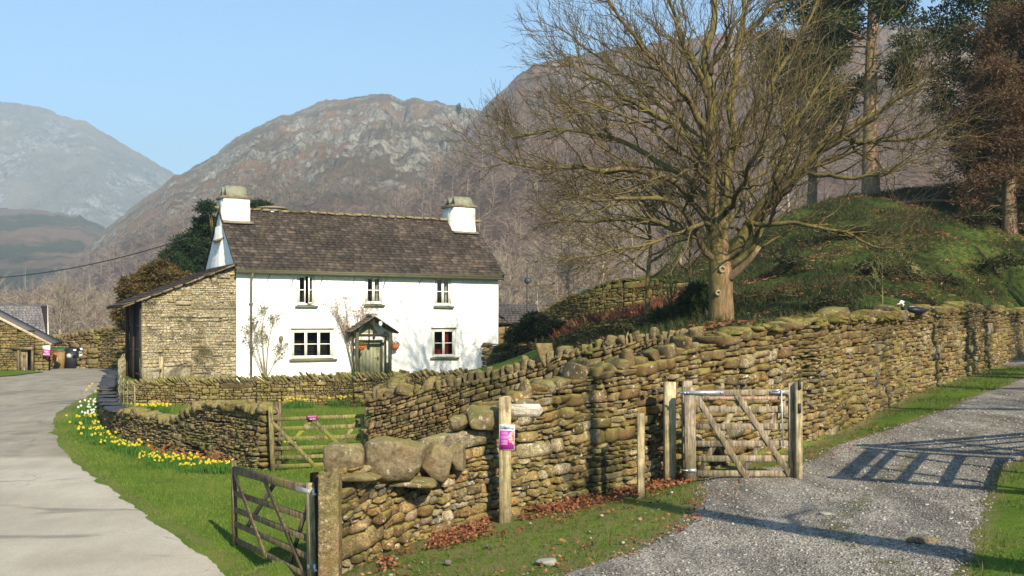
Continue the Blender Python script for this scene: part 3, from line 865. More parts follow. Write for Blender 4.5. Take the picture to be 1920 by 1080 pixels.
# wall in front of the house with slanted slate coping
g3 = [(228,35.6,727),(262,35.9,722),(330,36.2,720),(440,36.6,718),(530,37.0,715),(620,37.4,712),(700,37.7,710),(762,37.9,709),(850,38.2,706),(905,38.5,702)]
house_wall, PH = drywall('front_garden_wall', [wp(u, Y, v) for u, Y, v in g3], 0.45, 0.17, S_PALE, 'straight dry stone wall with slanting slate coping directly in front of the white farmhouse', sides=(1,), depth=0.04, wob=0.03,
    cope=[(0, 40, dict(kind='slate', size=(0.075, 0.46, 0.34), lean=-0.72, var=0.25, n=2))], capm=S_SLATE)
# curved wall on the left with daffodils at its foot
g4 = [(238,49.5,690),(222,46,698),(211,41,706),(205,37,720),(203,34,738),(207,31.5,760),(225,29.6,772),(260,28.6,778),(300,27.9,786),(335,27.2,792),(352,26.9,784),(375,26.6,768),(400,26.2,762),(440,25.5,762),(475,24.9,768),(500,24.4,772)]
PCL = make_path([wp(u, Y, v) for u, Y, v in g4])['L']
curved_wall, PC = drywall('curved_wall', [wp(u, Y, v) for u, Y, v in g4], 0.5, 0.10, S_GARD, 'low curving dry stone wall of thin brown stones with yellow daffodils along its foot', sides=(1,), ends=(1,), depth=0.05, wob=0.05,
    cope=[(PCL-7.0, 40, dict(size=(0.20, 0.55, 0.20), lean=-0.5, n=3, var=0.4))], cap=[(PCL-6.5, PCL-3.0, 0.04, -0.1, 9)])
# dark slate slabs lying on the low part of that wall
M_DSL = simple('dark_slate', (0.045, 0.045, 0.05), 0.7, 0.4, 6, 0.5, dist=0.02)
s_ = 0.3
while s_ < PCL-7.4:
    L_ = random.uniform(0.7, 1.3)
    H = float(np.interp(s_+L_/2, PC['s'], PC['zt'] - PC['zb']))
    p = at(PC, s_+L_/2, 0.03, H + 0.05); q = at(PC, s_+L_/2+0.1, 0.03, H + 0.05)
    yaw = math.atan2(q[1]-p[1], q[0]-p[0])
    mb = MB(); rock(mb, p, (L_*1.02, 0.62, 0.075), np.array(Matrix.Rotation(yaw, 3, 'Z') @ Matrix.Rotation(random.gauss(0, 0.03), 3, 'Y') @ Matrix.Rotation(random.gauss(0, 0.03), 3, 'X')), n=3, k=8, amp=0.06)
    mb.build('slab', M_DSL, curved_wall); s_ += L_

# far wall beyond the lane, walls right of the house, old bank wall
far_wall, PF = drywall('far_wall', [wp(u, Y, v) for u, Y, v in [(84,59,640),(110,58.6,634),(140,58,630),(180,57.5,622),(215,57,618),(262,56.5,616)]], 0.5, 0.26, S_PALE,
    'high sunlit dry stone wall behind the wheelie bins across the lane', sides=(1,), cope=[(0, 30, dict(size=(0.3, 0.5, 0.22), n=2))], gap=0.014, depth=0.09)
small_wall, PW5 = drywall('yard_wall', [wp(u, Y, v) for u, Y, v in [(914,45.8,645),(936,46,646),(985,46.5,650),(1040,47,652),(1085,47.5,652)]], 0.5, 0.14, S_GARD,
    'small mossy stone wall joining the right corner of the farmhouse', sides=(1,), ends=(-1,), cap=[(0.6, 4.1, 0.05, 0.1, 11)])
bank_wall, PW7 = drywall('ruined_bank_wall', [wp(u, Y, v, vb=vb_) for u, Y, v, vb_ in [(1000,49,604,622),(1045,48,578,622),(1075,47,562,620),(1110,46.5,548,618),(1150,46,531,612),(1200,46,527,605),(1250,46,530,600),(1300,46,536,596)]], 0.7, 0.2,
    stonemat('bank_stone', [(0.07,0.06,0.03),(0.12,0.10,0.045),(0.09,0.075,0.04),(0.15,0.12,0.05)], moss=0.9, lichen=0.1, algae=0.8, rust=0.5), 'dark overgrown ruined stone wall on the bank behind the small bare tree', sides=(1,), cap=[(0, 7.5, 0.16, 0.2, 13)], sink=0.6)

M_MOSSD, nt, b = nmat('dark_moss', 1.0, 0.05)
_, nrm, pos = island(nt)
nt.links.new(ramp(nt, noise(nt, pos, 3.0, 5, 0.7), [(0.3, (0.03, 0.035, 0.010)), (0.5, (0.07, 0.075, 0.018)), (0.7, (0.12, 0.085, 0.03))]), b.inputs['Base Color'])
for c in bank_wall.children:
    if c.name.startswith('moss_cap'): c.data.materials[0] = M_MOSSD
# ------------------------------------------------------------------ farmhouse
FC = Vector((-11.37, 44.0, 0)); FD = Vector((0.882, 0.471, 0)); FN = Vector((-0.471, 0.882, 0))
Z0 = -2.5
YAW = math.atan2(FD.y, FD.x)
house = empty('farmhouse', (FC.x, FC.y, Z0), YAW, label='whitewashed stone farmhouse with brown slate roof and rubble lean-to', cat='house')
def fac(u, v, off=0.0):
    """photo pixel on the front wall plane (moved off towards the viewer) -> local x, z"""
    k = (u - HU)/F
    ox, oy = FC.x + 0.471*off, FC.y - 0.882*off
    L = (k*oy - ox)/(0.882 - 0.471*k)
    Yd = oy + 0.471*L
    return L, (HV - v)/F*Yd - Z0
def fz(v, L, off=0): return (HV - v)/F*(FC.y + 0.471*L - 0.882*off) - Z0
HL = 12.16; HD = 6.0
EZ = 4.85; RZ = 7.42
M_WHITE, nt, b = nmat('whitewash', 0.9, 0.2)
_, nrm, pos = island(nt)
n1 = noise(nt, pos, 1.2, 5, 0.6); n2 = noise(nt, pos, 7, 5, 0.6); n9 = noise(nt, coords(nt, 'World', (5, 5, 0.7)), 1.0, 5, 0.6)
c1 = ramp(nt, n1, [(0.3, (0.72, 0.72, 0.70)), (0.6, (0.84, 0.83, 0.80))])
c1 = mix(nt, math_(nt, 'MULTIPLY', ramp(nt, n9, [(0.54, 0.0), (0.70, 1.0)]), 0.5), c1, (0.60, 0.60, 0.55))
szw = N(nt, 'ShaderNodeSeparateXYZ'); nt.links.new(pos, szw.inputs[0])
lowf = ramp(nt, math_(nt, 'ADD', math_(nt, 'MULTIPLY', math_(nt, 'ADD', szw.outputs[2], 2.4), 1.2), n2), [(0.4, 1.0), (1.0, 0.0)])
c1 = mix(nt, math_(nt, 'MULTIPLY', lowf, 0.45), c1, (0.42, 0.42, 0.30))
nt.links.new(c1, b.inputs['Base Color']); bump(nt, b, math_(nt, 'ADD', n2, n1), 0.6, 0.07)
M_STAIN, nt, b = nmat('stained_whitewash', 0.9, 0.2)
_, nrm, pos = island(nt)
n1 = noise(nt, pos, 2.6, 6, 0.7)
c1 = ramp(nt, n1, [(0.32, (0.42, 0.40, 0.32)), (0.45, (0.68, 0.66, 0.58)), (0.56, (0.82, 0.80, 0.74))])
nt.links.new(c1, b.inputs['Base Color']); bump(nt, b, n1, 0.5, 0.04)
M_OLIVE = simple('olive_paint', (0.25, 0.255, 0.155), 0.55, 0.12, 5, 0.05)
M_OLIVED = simple('dark_olive_paint', (0.075, 0.072, 0.04), 0.6, 0.15, 5, 0.05)
M_SILL = simple('sill_slate', (0.15, 0.145, 0.09), 0.8, 0.25, 9, 0.4)
M_CREAM = simple('cream_paint', (0.86, 0.83, 0.72), 0.5, 0.05, 9, 0.02)
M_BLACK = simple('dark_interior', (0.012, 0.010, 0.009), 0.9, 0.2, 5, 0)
M_TIMBER = simple('dark_timber', (0.035, 0.024, 0.017), 0.8, 0.35, 12, 0.3)
M_GLASS, nt, b = nmat('window_glass', 0.04, 0.6)
_gl = N(nt, 'ShaderNodeBsdfGlossy'); _gl.inputs['Roughness'].default_value = 0.05
_tr = N(nt, 'ShaderNodeBsdfTransparent'); _tr.inputs['Color'].default_value = (0.75, 0.8, 0.78, 1)
_fr = N(nt, 'ShaderNodeFresnel'); _fr.inputs['IOR'].default_value = 1.45
_mx = N(nt, 'ShaderNodeMixShader'); nt.links.new(_fr.outputs[0], _mx.inputs[0]); nt.links.new(_tr.outputs[0], _mx.inputs[1]); nt.links.new(_gl.outputs[0], _mx.inputs[2])
nt.links.new(_mx.outputs[0], nt.nodes['Material Output'].inputs['Surface'])
M_RED = simple('red_curtain', (0.34, 0.02, 0.025), 0.8, 0.2, 8, 0.1)
M_NET = simple('pale_curtain', (0.38, 0.36, 0.32), 0.9, 0.25, 8, 0.2)
M_IRON = simple('iron', (0.03, 0.028, 0.026), 0.6, 0.3, 12, 0.1)

def roofslate(name, cols, scale=1.0, moss=0.25):
    m, nt, b = nmat(name, 0.8, 0.3)
    r, nrm, pos = island(nt)
    c = ramp(nt, r, [(i/(len(cols)-1), q) for i, q in enumerate(cols)])
    n1 = noise(nt, pos, 0.55, 5, 0.65); n2 = noise(nt, pos, 16, 5, 0.65)
    c = mix(nt, 0.85, c, ramp(nt, n1, [(0.3, (0.55, 0.52, 0.5)), (0.5, (1.0, 1.0, 1.0)), (0.7, (1.5, 1.4, 1.35))]), 'MULTIPLY')
    c = mix(nt, 0.6, c, ramp(nt, n2, [(0.3, 0.55), (0.7, 1.5)]), 'MULTIPLY')
    c = mix(nt, math_(nt, 'MULTIPLY', ramp(nt, noise(nt, pos, 1.6, 5, 0.7), [(0.56, 0.0), (0.7, 1.0)]), moss), c, (0.17, 0.15, 0.075))
    nt.links.new(c, b.inputs['Base Color']); bump(nt, b, n2, 0.5, 0.01)
    return m
M_ROOF = roofslate('brown_slate', [(0.024,0.019,0.016),(0.058,0.044,0.035),(0.037,0.030,0.025),(0.095,0.073,0.057),(0.030,0.028,0.026),(0.055,0.038,0.030)])
M_GREY = roofslate('grey_slate', [(0.10,0.09,0.075),(0.15,0.13,0.10),(0.12,0.105,0.08),(0.19,0.16,0.12)], moss=0.5)

def slates(mb, O, U, V, w_, h_, nx, ny, th=0.018, jit=0.012):
    """slate courses over the parallelogram O + U*[0,w] + V*[0,h] (V runs up the slope)"""
    O, U, V = Vector(O), Vector(U).normalized(), Vector(V).normalized()
    Nn = U.cross(V).normalized()
    for r_ in range(ny):
        # slates get smaller towards the ridge
        t0 = 1 - (1 - r_/ny)**1.12; t1 = 1 - (1 - (r_+1)/ny)**1.12
        a = h_*t0; bb = h_*t1 + 0.05
        x = -random.uniform(0, 0.3)
        while x < w_:
            ww = (w_/nx)*random.uniform(0.6, 1.5)*(1.15 - 0.3*r_/ny)
            x0, x1 = max(x, -0.01), min(x+ww-0.008, w_+0.01)
            x += ww
            if x1 - x0 < 0.04: continue
            j = random.uniform(-jit, jit); k = random.uniform(0, 0.012)
            lift = 0.022 + k
            c = []
            for (xx, yy, ll) in ((x0, a+j, lift+th), (x1, a+j+random.uniform(-.006, .006), lift+th), (x1, min(bb, h_), th*0.4), (x0, min(bb, h_), th*0.4)):
                c.append(O + U*xx + V*yy + Nn*ll)
            d = [p - Nn*th for p in c[:2]] + [c[2] - Nn*th, c[3] - Nn*th]
            mb.add(c + d, [(0,1,2,3),(0,4,5,1),(1,5,6,2),(3,7,4,0)])

def panel_with_holes(mb, x0, x1, z0, z1, holes, y=0.0, reveal=0.16, lump=0.012, step=0.28):
    xs = sorted(set([x0, x1] + [h[0] for h in holes] + [h[1] for h in holes])); zs = sorted(set([z0, z1] + [h[2] for h in holes] + [h[3] for h in holes]))
    def fill(a):
        o = [a[0]]
        for p, q in zip(a[:-1], a[1:]):
            k = max(1, int((q-p)/step)); o += [p + (q-p)*(i+1)/k for i in range(k)]
        return o
    xs = fill(xs); zs = fill(zs)
    XX, ZZ = np.meshgrid(xs, zs)
    YY = y - lump*(1+fbm(XX*0.9, ZZ*0.9, 2, 3, 4)) 
    n = len(xs); V = np.stack([XX, YY, ZZ], -1).reshape(-1, 3)
    fs = []
    for i in range(len(zs)-1):
        for j in range(n-1):
            cx, cz = (xs[j]+xs[j+1])/2, (zs[i]+zs[i+1])/2
            if any(h[0] < cx < h[1] and h[2] < cz < h[3] for h in holes): continue
            fs.append((i*n+j, i*n+j+1, (i+1)*n+j+1, (i+1)*n+j))
    mb.add(V, fs)
    for (a, b_, c, d) in holes:
        y0, y1 = y - lump*1.0, y + reveal
        mb.add([(a,y0,c),(b_,y0,c),(b_,y1,c),(a,y1,c)], [(0,1,2,3)]); mb.add([(a,y0,d),(b_,y0,d),(b_,y1,d),(a,y1,d)], [(3,2,1,0)])
        mb.add([(a,y0,c),(a,y1,c),(a,y1,d),(a,y0,d)], [(0,1,2,3)]); mb.add([(b_,y0,c),(b_,y1,c),(b_,y1,d),(b_,y0,d)], [(3,2,1,0)])

wins = []   # (u0,u1,v0,v1, lights, sill u0,u1)
for a in [(556.5,590,514,573,2,(553,595)),(684.5,716.5,517,571,2,(682,720)),(815,846,519,574,2,(812,849)),(546,625,617,673,3,(542,631)),(810,853.5,616,670,2,(806,859))]:
    L0, _ = fac(a[0], 0); L1, _ = fac(a[1], 0); Lm = (L0+L1)/2
    wins.append((L0, L1, fz(a[3], Lm), fz(a[2], Lm), a[4], fac(a[5][0], 0)[0], fac(a[5][1], 0)[0]))
dL0, dL1 = fac(674, 0)[0], fac(715, 0)[0]
dz1 = fz(640, 6.0)
mb = MB()
panel_with_holes(mb, 0, HL, -0.4, EZ + 0.15, [w_[:4] for w_ in wins] + [(dL0, dL1, 0.0, dz1)])
# gables and back
mb.add([(0,0,-.4),(0,HD,-.4),(0,HD,EZ+.15),(0,HD/2,RZ-0.05),(0,0,EZ+.15)], [(0,4,3,2,1)])
mb.add([(HL,0,-.4),(HL,HD,-.4),(HL,HD,EZ+.15),(HL,HD/2,RZ-0.05),(HL,0,EZ+.15)], [(0,1,2,3,4)])
mb.add([(0,HD,-.4),(HL,HD,-.4),(HL,HD,EZ+.15),(0,HD,EZ+.15)], [(3,2,1,0)])
mb.build('wall', M_WHITE, house)
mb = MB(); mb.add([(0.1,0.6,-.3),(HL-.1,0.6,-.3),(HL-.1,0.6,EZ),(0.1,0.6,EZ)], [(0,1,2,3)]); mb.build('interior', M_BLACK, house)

def window(i, L0, L1, z0, z1, lights, s0, s1):
    y = 0.055; t = 0.07
    mb = MB()
    zb = z0 + 0.02; zt = z1 - 0.025
    mb.box(((L0+L1)/2, y, zt-t/2), (L1-L0-0.01, 0.07, t)); mb.box(((L0+L1)/2, y, zb+t/2), (L1-L0-0.01, 0.07, t))
    mb.box((L0+t/2+.005, y, (zb+zt)/2), (t, 0.068, zt-zb-2*t)); mb.box((L1-t/2-.005, y, (zb+zt)/2), (t, 0.068, zt-zb-2*t))
    fr = mb.build('window', M_CREAM, house)
    iw = (L1-L0-2*t-0.01)/lights
    for k in range(lights):
        a = L0+t+0.005+iw*k; b_ = a+iw
        mb = MB(); q = 0.052; yy = y-0.012
        mb.box(((a+b_)/2, yy, zt-t-q/2), (iw-0.006, 0.05, q)); mb.box(((a+b_)/2, yy, zb+t+q/2), (iw-0.006, 0.05, q))
        mb.box((a+q/2+.003, yy, (zb+zt)/2), (q, 0.048, zt-zb-2*t-2*q)); mb.box((b_-q/2-.003, yy, (zb+zt)/2), (q, 0.048, zt-zb-2*t-2*q))
        mb.box(((a+b_)/2, yy, (zb+zt)/2), (iw-2*q, 0.03, 0.036))
        sh = mb.build('casement', M_CREAM, fr)
        if i == 0 and k == 1:      # this casement stands ajar
            sh.location = (a+iw, y, 0); 
            for v in sh.data.vertices: v.co.x -= a+iw; v.co.y -= y
            sh.rotation_euler = (0, 0, R(38)); sh['label'] = 'casement standing open'
            mb = MB(); mb.add([(-iw+q, -0.01, zb+t+q), (-q, -0.01, zb+t+q), (-q, -0.01, zt-t-q), (-iw+q, -0.01, zt-t-q)], [(0,1,2,3)])
            o = mb.build('pane', M_GLASS, sh if False else fr); o.location = sh.location; o.rotation_euler = sh.rotation_euler
        else:
            mb = MB(); mb.add([(a+q, y-0.01, zb+t+q), (b_-q, y-0.01, zb+t+q), (b_-q, y-0.01, zt-t-q), (a+q, y-0.01, zt-t-q)], [(0,1,2,3)])
            mb.build('pane', M_GLASS, fr)
    mb = MB()
    mb.box(((s0+s1)/2, -0.03, z0-0.045), (s1-s0, 0.2, 0.09), jit=0.006); mb.build('sill', M_SILL, fr)
    mb = MB(); mb.box(((L0+L1)/2, 0.035, z1+0.012), (L1-L0+0.10, 0.13, 0.05), jit=0.004); mb.build('lintel', M_SILL, fr)
    # curtains
    def cur(c0, c1, mat, zlo=zb, zhi=zt):
        mb = MB(); xs = np.linspace(c0, c1, 14); V = []
        for x in xs:
            yy = 0.22 + 0.025*math.sin(x*60)
            V += [(x, yy, zlo), (x, yy, zhi)]
        mb.add(V, [(2*k, 2*k+2, 2*k+3, 2*k+1) for k in range(13)]); mb.build('curtain', mat, fr)
    wd = L1-L0
    if i in (1, 2): cur(L0+wd*0.72, L1-0.04, M_NET)
    if i == 4: cur(L0+0.05, L0+wd*0.2, M_RED); cur(L0+wd*0.6, L0+wd*0.78, M_RED); cur(L0+0.07, L0+wd*0.45, M_RED, zb, zb+0.35)
    if i == 3: cur(L0+0.04, L0+wd*0.10, M_NET, zb, zb+0.3)
for i, w_ in enumerate(wins): window(i, *w_)

# roof: front slope of laid slates, plain back slope, verge and ridge
OV = 0.30
pitch = math.atan2(RZ-EZ, HD/2); sl = math.hypot(RZ-EZ, HD/2)
V_ = Vector((0, math.cos(pitch), math.sin(pitch)))
ro = empty('roof', (0, 0, 0)); ro.parent = house
mb = MB()
t_ = 0.10
e0 = Vector((-0.07, 0, EZ+0.16)) - V_*OV; r0 = Vector((-0.07, HD/2, RZ+0.16)) + V_*0.0
Wd = HL + 0.27
X1 = Vector((Wd, 0, 0)); dn = Vector((0, 0, t_))
bk = Vector((-0.07, HD + 0.3, EZ + 0.16 - 0.26))
mb.add([e0, e0+X1, r0+X1, r0, e0-dn, e0+X1-dn, r0+X1-dn, r0-dn, bk, bk+X1, bk-dn, bk+X1-dn],
       [(0,1,2,3),(4,7,6,5),(0,4,5,1),(3,2,9,8),(7,10,11,6),(8,9,11,10),(0,3,7,4),(1,5,6,2),(3,8,10,7),(2,6,11,9)])
mb.build('roof_deck', M_TIMBER, ro)
mb = MB(); slates(mb, e0 - V_*0.04, (1,0,0), V_, Wd, sl+OV+0.02, 46, 24)
mb.build('slate_courses', M_ROOF, ro)
mb = MB(); x = -0.22
while x < HL + 0.2:
    L_ = random.uniform(0.38, 0.5)
    rock(mb, (x+L_/2, HD/2, RZ+0.21+random.uniform(-.01, .01)), (L_, 0.36, 0.13), None, n=2, k=5, amp=0.05); x += L_
mb.build('ridge', stonemat('ridge_stone', [(0.26,0.22,0.13),(0.32,0.27,0.17)], moss=0.2, lichen=0.4, algae=0.4, rust=0.3), ro)
# gutter and its brackets
mb = MB()
mb.tube([(-0.1, -0.33, EZ-0.16), (HL+0.1, -0.33, EZ-0.20)], 0.055, 8)
mb.box((HL/2, -0.16, EZ-0.10), (HL+0.1, 0.3, 0.12))
mb.build('gutter', M_OLIVED, house)
for u in (500, 546, 600, 660, 718, 784):
    L = fac(u, 0)[0]; mb = MB(); mb.beam((L, -0.02, EZ-0.75+random.uniform(0,.2)), (L+0.05, -0.30, EZ-0.24), 0.018, 0.018); mb.build('gutter_bracket', M_IRON, house)
L = fac(470, 0)[0]
mb = MB(); mb.tube([(L, -0.33, EZ-0.2), (L, -0.28, EZ-0.35), (L, -0.10, EZ-0.55), (L, -0.10, 0.0)], 0.045, 8)
for z in (3.4, 1.7): mb.box((L, -0.09, z), (0.16, 0.12, 0.05))
mb.build('drainpipe', simple('lead_grey_paint', (0.15,0.14,0.11), 0.6), house)
# chimneys
def chimney(x0, x1, y0, y1, z0, z1, capw=0.08, tent=0.36, mat=M_STAIN, lean=0.0):
    mb = MB()
    n = 7; vs = []
    for i in range(n):
        f = i/(n-1); z = z0 + (z1-z0)*f; k = 0.05*(1-f)
        for (x, y) in ((x0-k, y0-k), ((x0+x1)/2, y0-k-.01), (x1+k, y0-k), (x1+k, y1+k), ((x0+x1)/2, y1+k), (x0-k, y1+k)):
            vs.append((x + random.uniform(-.015, .015), y + random.uniform(-.015, .015), z))
    fs = [(i*6+j, i*6+(j+1) % 6, (i+1)*6+(j+1) % 6, (i+1)*6+j) for i in range(n-1) for j in range(6)] + [tuple((n-1)*6+j for j in range(6))]
    mb.add(vs, fs); ch = mb.build('chimney', mat, house)
    mb = MB(); cx, cy = (x0+x1)/2, (y0+y1)/2
    for k, (gx_, zz) in enumerate(((0, 0), (0.02, 0.055))):
        mb.box((cx, cy, z1 + 0.03 + zz), (x1-x0+2*capw-gx_*2, y1-y0+2*capw-gx_*2, 0.05), jit=0.012)
    mb.build('cap_slab', M_CAP, ch)
    # tents of two leaning slates
    mb = MB(); k = 2
    tw = (x1-x0)*0.82; 
    for s in (-1, 1):
        for part in range(k):
            yc = cy - (y1-y0)*0.25 + part*(y1-y0)*0.5
            a = Vector((cx, yc + s*(y1-y0)*0.24, z1+0.09)); b_ = Vector((cx, yc + s*0.015, z1+0.09+tent))
            dd = (b_-a).normalized(); nn = Vector((1,0,0)).cross(dd)
            hw = tw/2*random.uniform(0.97, 1.05); tt = nn*0.03
            mb.add([a+Vector((-hw,0,0)), a+Vector((hw,0,0)), b_+Vector((hw*0.96,0,0)), b_+Vector((-hw*0.96,0,0)), a+Vector((-hw,0,0))+tt, a+Vector((hw,0,0))+tt, b_+Vector((hw*.96,0,0))+tt, b_+Vector((-hw*.96,0,0))+tt],
                   [(3,2,1,0),(4,5,6,7),(0,1,5,4),(1,2,6,5),(2,3,7,6),(3,0,4,7)])
    mb.build('leaning_slate', M_CAP2, ch)
    mb = MB(); mb.box((cx+0.04, y0-0.08, 6.98), (x1-x0+0.16, 0.3, 0.06), rot=Euler((0.35,0,0)), jit=.01); mb.build('drip_slate', M_CAP, ch)
    return ch
M_CAP = simple('cap_slate', (0.20, 0.17, 0.12), 0.85, 0.4, 7, 0.5)
M_CAP2, nt, b = nmat('verdigris_slate', 0.8, 0.2)
_, _, pos = island(nt); n1 = noise(nt, pos, 3.0, 5, 0.7)
nt.links.new(ramp(nt, n1, [(0.35, (0.20, 0.17, 0.10)), (0.5, (0.22, 0.22, 0.15)), (0.65, (0.24, 0.27, 0.20))]), b.inputs['Base Color']); bump(nt, b, n1, .4, .03)
chimney(0.0, 1.12, 2.25, 3.4, RZ-1.0, fz(373, 0, -2.6)+0.02, tent=0.46)
chimney(HL-1.24, HL-0.1, 2.25, 3.5, RZ-1.1, fz(391, HL, -2.6)+0.0, tent=0.42)
# sloping buttress of the chimney breast on the left gable
mb = MB()
mb.add([(-0.22, 2.0, 3.2), (-0.22, 4.6, 3.2), (-0.1, 3.4, RZ-0.6), (-0.1, 2.4, RZ-0.6), (0.02, 1.2, 3.2), (0.02, 5.2, 3.2), (0.02, 3.5, RZ-0.6), (0.02, 2.3, RZ-0.6)],
       [(0,3,2,1),(4,7,3,0),(1,2,6,5),(7,6,2,3)])
mb.build('chimney_breast', M_STAIN, house)
mb = MB(); mb.box((-0.14, 2.9, RZ-1.2), (0.3, 1.5, 0.06), rot=Euler((0, -0.5, 0)), jit=.01); mb.build('drip_slate', M_CAP, house)
# low round chimney behind the ridge
L = 3.2
mb = MB(); mb.lathe([(0.50, RZ-0.9), (0.50, RZ+0.40), (0.47, RZ+0.44)], 20, (L-0.45, HD/2+1.6, 0)); rc = mb.build('round_chimney', M_WHITE, house)
mb = MB(); mb.lathe([(0.62, RZ+0.44), (0.72, RZ+0.46), (0.70, RZ+0.51), (0.4, RZ+0.57), (0.1, RZ+0.6)], 20, (L-0.45, HD/2+1.6, 0)); mb.build('cap_slab', M_CAP, rc)

# door and porch
mb = MB(); dw = dL1-dL0; nb = 6
for k in range(nb):
    mb.box((dL0 + dw*(k+0.5)/nb, 0.10, dz1/2), (dw/nb-0.003, 0.045, dz1-0.04))
dr = mb.build('door', M_OLIVE, house)
mb = MB(); mb.box((dL1-0.14, 0.05, 1.05), (0.05, 0.03, 0.16)); mb.tube([(dL1-0.14, 0.02, 1.08), (dL1-0.28, 0.01, 1.08)], 0.012, 6); mb.build('handle', simple('brass', (0.6, 0.5, 0.25), 0.3, metal=1.0), dr)
mb = MB()
mb.box((dL0-0.02, 0.03, dz1/2), (0.08, 0.14, dz1)); mb.box((dL1+0.02, 0.03, dz1/2), (0.08, 0.14, dz1)); mb.box(((dL0+dL1)/2, 0.03, dz1+0.04), (dw+0.12, 0.14, 0.08))
mb.build('door_frame', M_OLIVED, dr)
PO = 0.72
pc = fac(690.5, 0)[0]; zE = fz(623, 6.2, PO); zA = fz(593, 6.2, PO)
hwid = fac(745.5, 0, PO)[0] - pc; 
po = empty('porch', (0, 0, 0)); po.parent = house
pw = fac(732, 0, PO)[0] - pc
for s in (-1, 1):
    mb = MB(); mb.box((pc+s*pw, -PO+0.06, (zE-0.3)/2), (0.12, 0.12, zE+0.3)); mb.build('post', M_OLIVED, po)
    mb = MB(); mb.box((pc+s*(pw), -0.06, (zE)/2), (0.10, 0.10, zE)); mb.build('wall_post', M_OLIVE, po)
    if s > 0: mb = MB(); mb.box((pc+s*pw, -PO/2, 0.42), (0.06, PO-0.24, 0.9)); mb.build('side_panel', M_OLIVED, po)
    mb = MB(); mb.box((pc+s*pw, -PO/2, zE-0.15), (0.08, PO-0.20, 0.1)); mb.build('wall_plate', M_OLIVED, po)
    a = Vector((pc + s*(hwid+0.02), 0, zE)); bb = Vector((pc, 0, zA)); d = (bb-a).normalized()
    mb = MB(); nsl = 7; Lr = (bb-a).length
    U = Vector((0, 1, 0)) if s < 0 else Vector((0, -1, 0))
    O = Vector((a.x, -PO-0.14 if s < 0 else 0.0, a.z))
    slates(mb, O, U*1.0, d, PO+0.14, Lr, 4, nsl, th=0.022) if s > 0 else slates(mb, Vector((a.x, 0.0, a.z)), Vector((0,-1,0)), d, PO+0.14, Lr, 4, nsl, th=0.022)
    # flip for the left side so the slates lie on top
    mb.build('porch_slate', M_GREY, po)
    mb = MB(); mb.beam(a + Vector((0, -PO-0.02, -0.03)), bb + Vector((0, -PO-0.02, -0.03)), 0.05, 0.10, up=(0,0,1)); mb.build('bargeboard', M_TIMBER, po)
    mb = MB(); n_ = Vector((-d.z*s*-1, 0, d.x*s*-1)); 
    aa = a + Vector((0, -PO-0.12, -0.0)); cc2 = bb + Vector((0, -PO-0.12, 0.0)); mb.add([aa, cc2, cc2+Vector((0, PO+0.12, 0)), aa+Vector((0, PO+0.12, 0)), aa+Vector((0,0,-.04)), cc2+Vector((0,0,-.04)), cc2+Vector((0, PO+0.12, -.04)), aa+Vector((0, PO+0.12, -.04))],
        [(0,1,2,3),(7,6,5,4),(0,4,5,1),(3,2,6,7),(0,3,7,4)]); mb.build('porch_deck', M_TIMBER, po)
mb = MB(); mb.beam((pc-pw, -PO+0.05, zE-0.13), (pc+pw, -PO+0.05, zE-0.13), 0.08, 0.12); 
mb.beam((pc, -PO+0.05, zE-0.26), (pc, -PO+0.05, zA-0.1), 0.07, 0.07, up=(1,0,0)); mb.box((pc, -PO+0.03, zE-0.24), (0.10, 0.08, 0.12), rot=Euler((0, R(45), 0)))
mb.build('truss', M_TIMBER, po)
mb = MB(); mb.add([(pc-0.45, -0.02, zE-0.05), (pc+0.45, -0.02, zE-0.05), (pc, -0.02, zA-0.15)], [(0,1,2)]); mb.build('tympanum', M_OLIVE, po)
mb = MB(); rock(mb, (pc, -PO/2-0.05, zA+0.06), (0.3, PO+0.2, 0.13), None, n=3, k=5); mb.build('porch_ridge', M_CAP, po)
lp = fac(711, 0, PO-0.1)[0]
mb = MB(); mb.lathe([(0.03, 0.12), (0.07, 0.06), (0.085, -0.02), (0.06, -0.1), (0.02, -0.13)], 12, (lp, -PO-0.05, fz(606, lp, PO)))
mb.build('porch_lamp', simple('white_lamp', (0.85,0.85,0.85), 0.3, 0.02), po)

# stone lean-to on the left
LW_ = 3.72
M_SHED = stonemat('lean_to_stone', [(0.40,0.36,0.25),(0.50,0.45,0.33),(0.43,0.38,0.26),(0.56,0.52,0.41),(0.35,0.35,0.29),(0.50,0.40,0.22),(0.41,0.43,0.36)], moss=0.1, lichen=0.35, algae=0.22, rust=0.2)
zl0 = fz(562, -LW_) ; zl1 = fz(497, 0)
Wo = house.matrix_basis.copy() if False else None
def Pl(L, y=0, z=0): return (FC.x + FD.x*L + FN.x*y, FC.y + FD.y*L + FN.y*y, Z0 + z)
a_ = Pl(-LW_, 0.2); b2_ = Pl(0.0, 0.2)
Psh = make_path([(a_[0], a_[1], Z0, Z0+zl0-0.06), (b2_[0], b2_[1], Z0, Z0+zl1-0.06)])
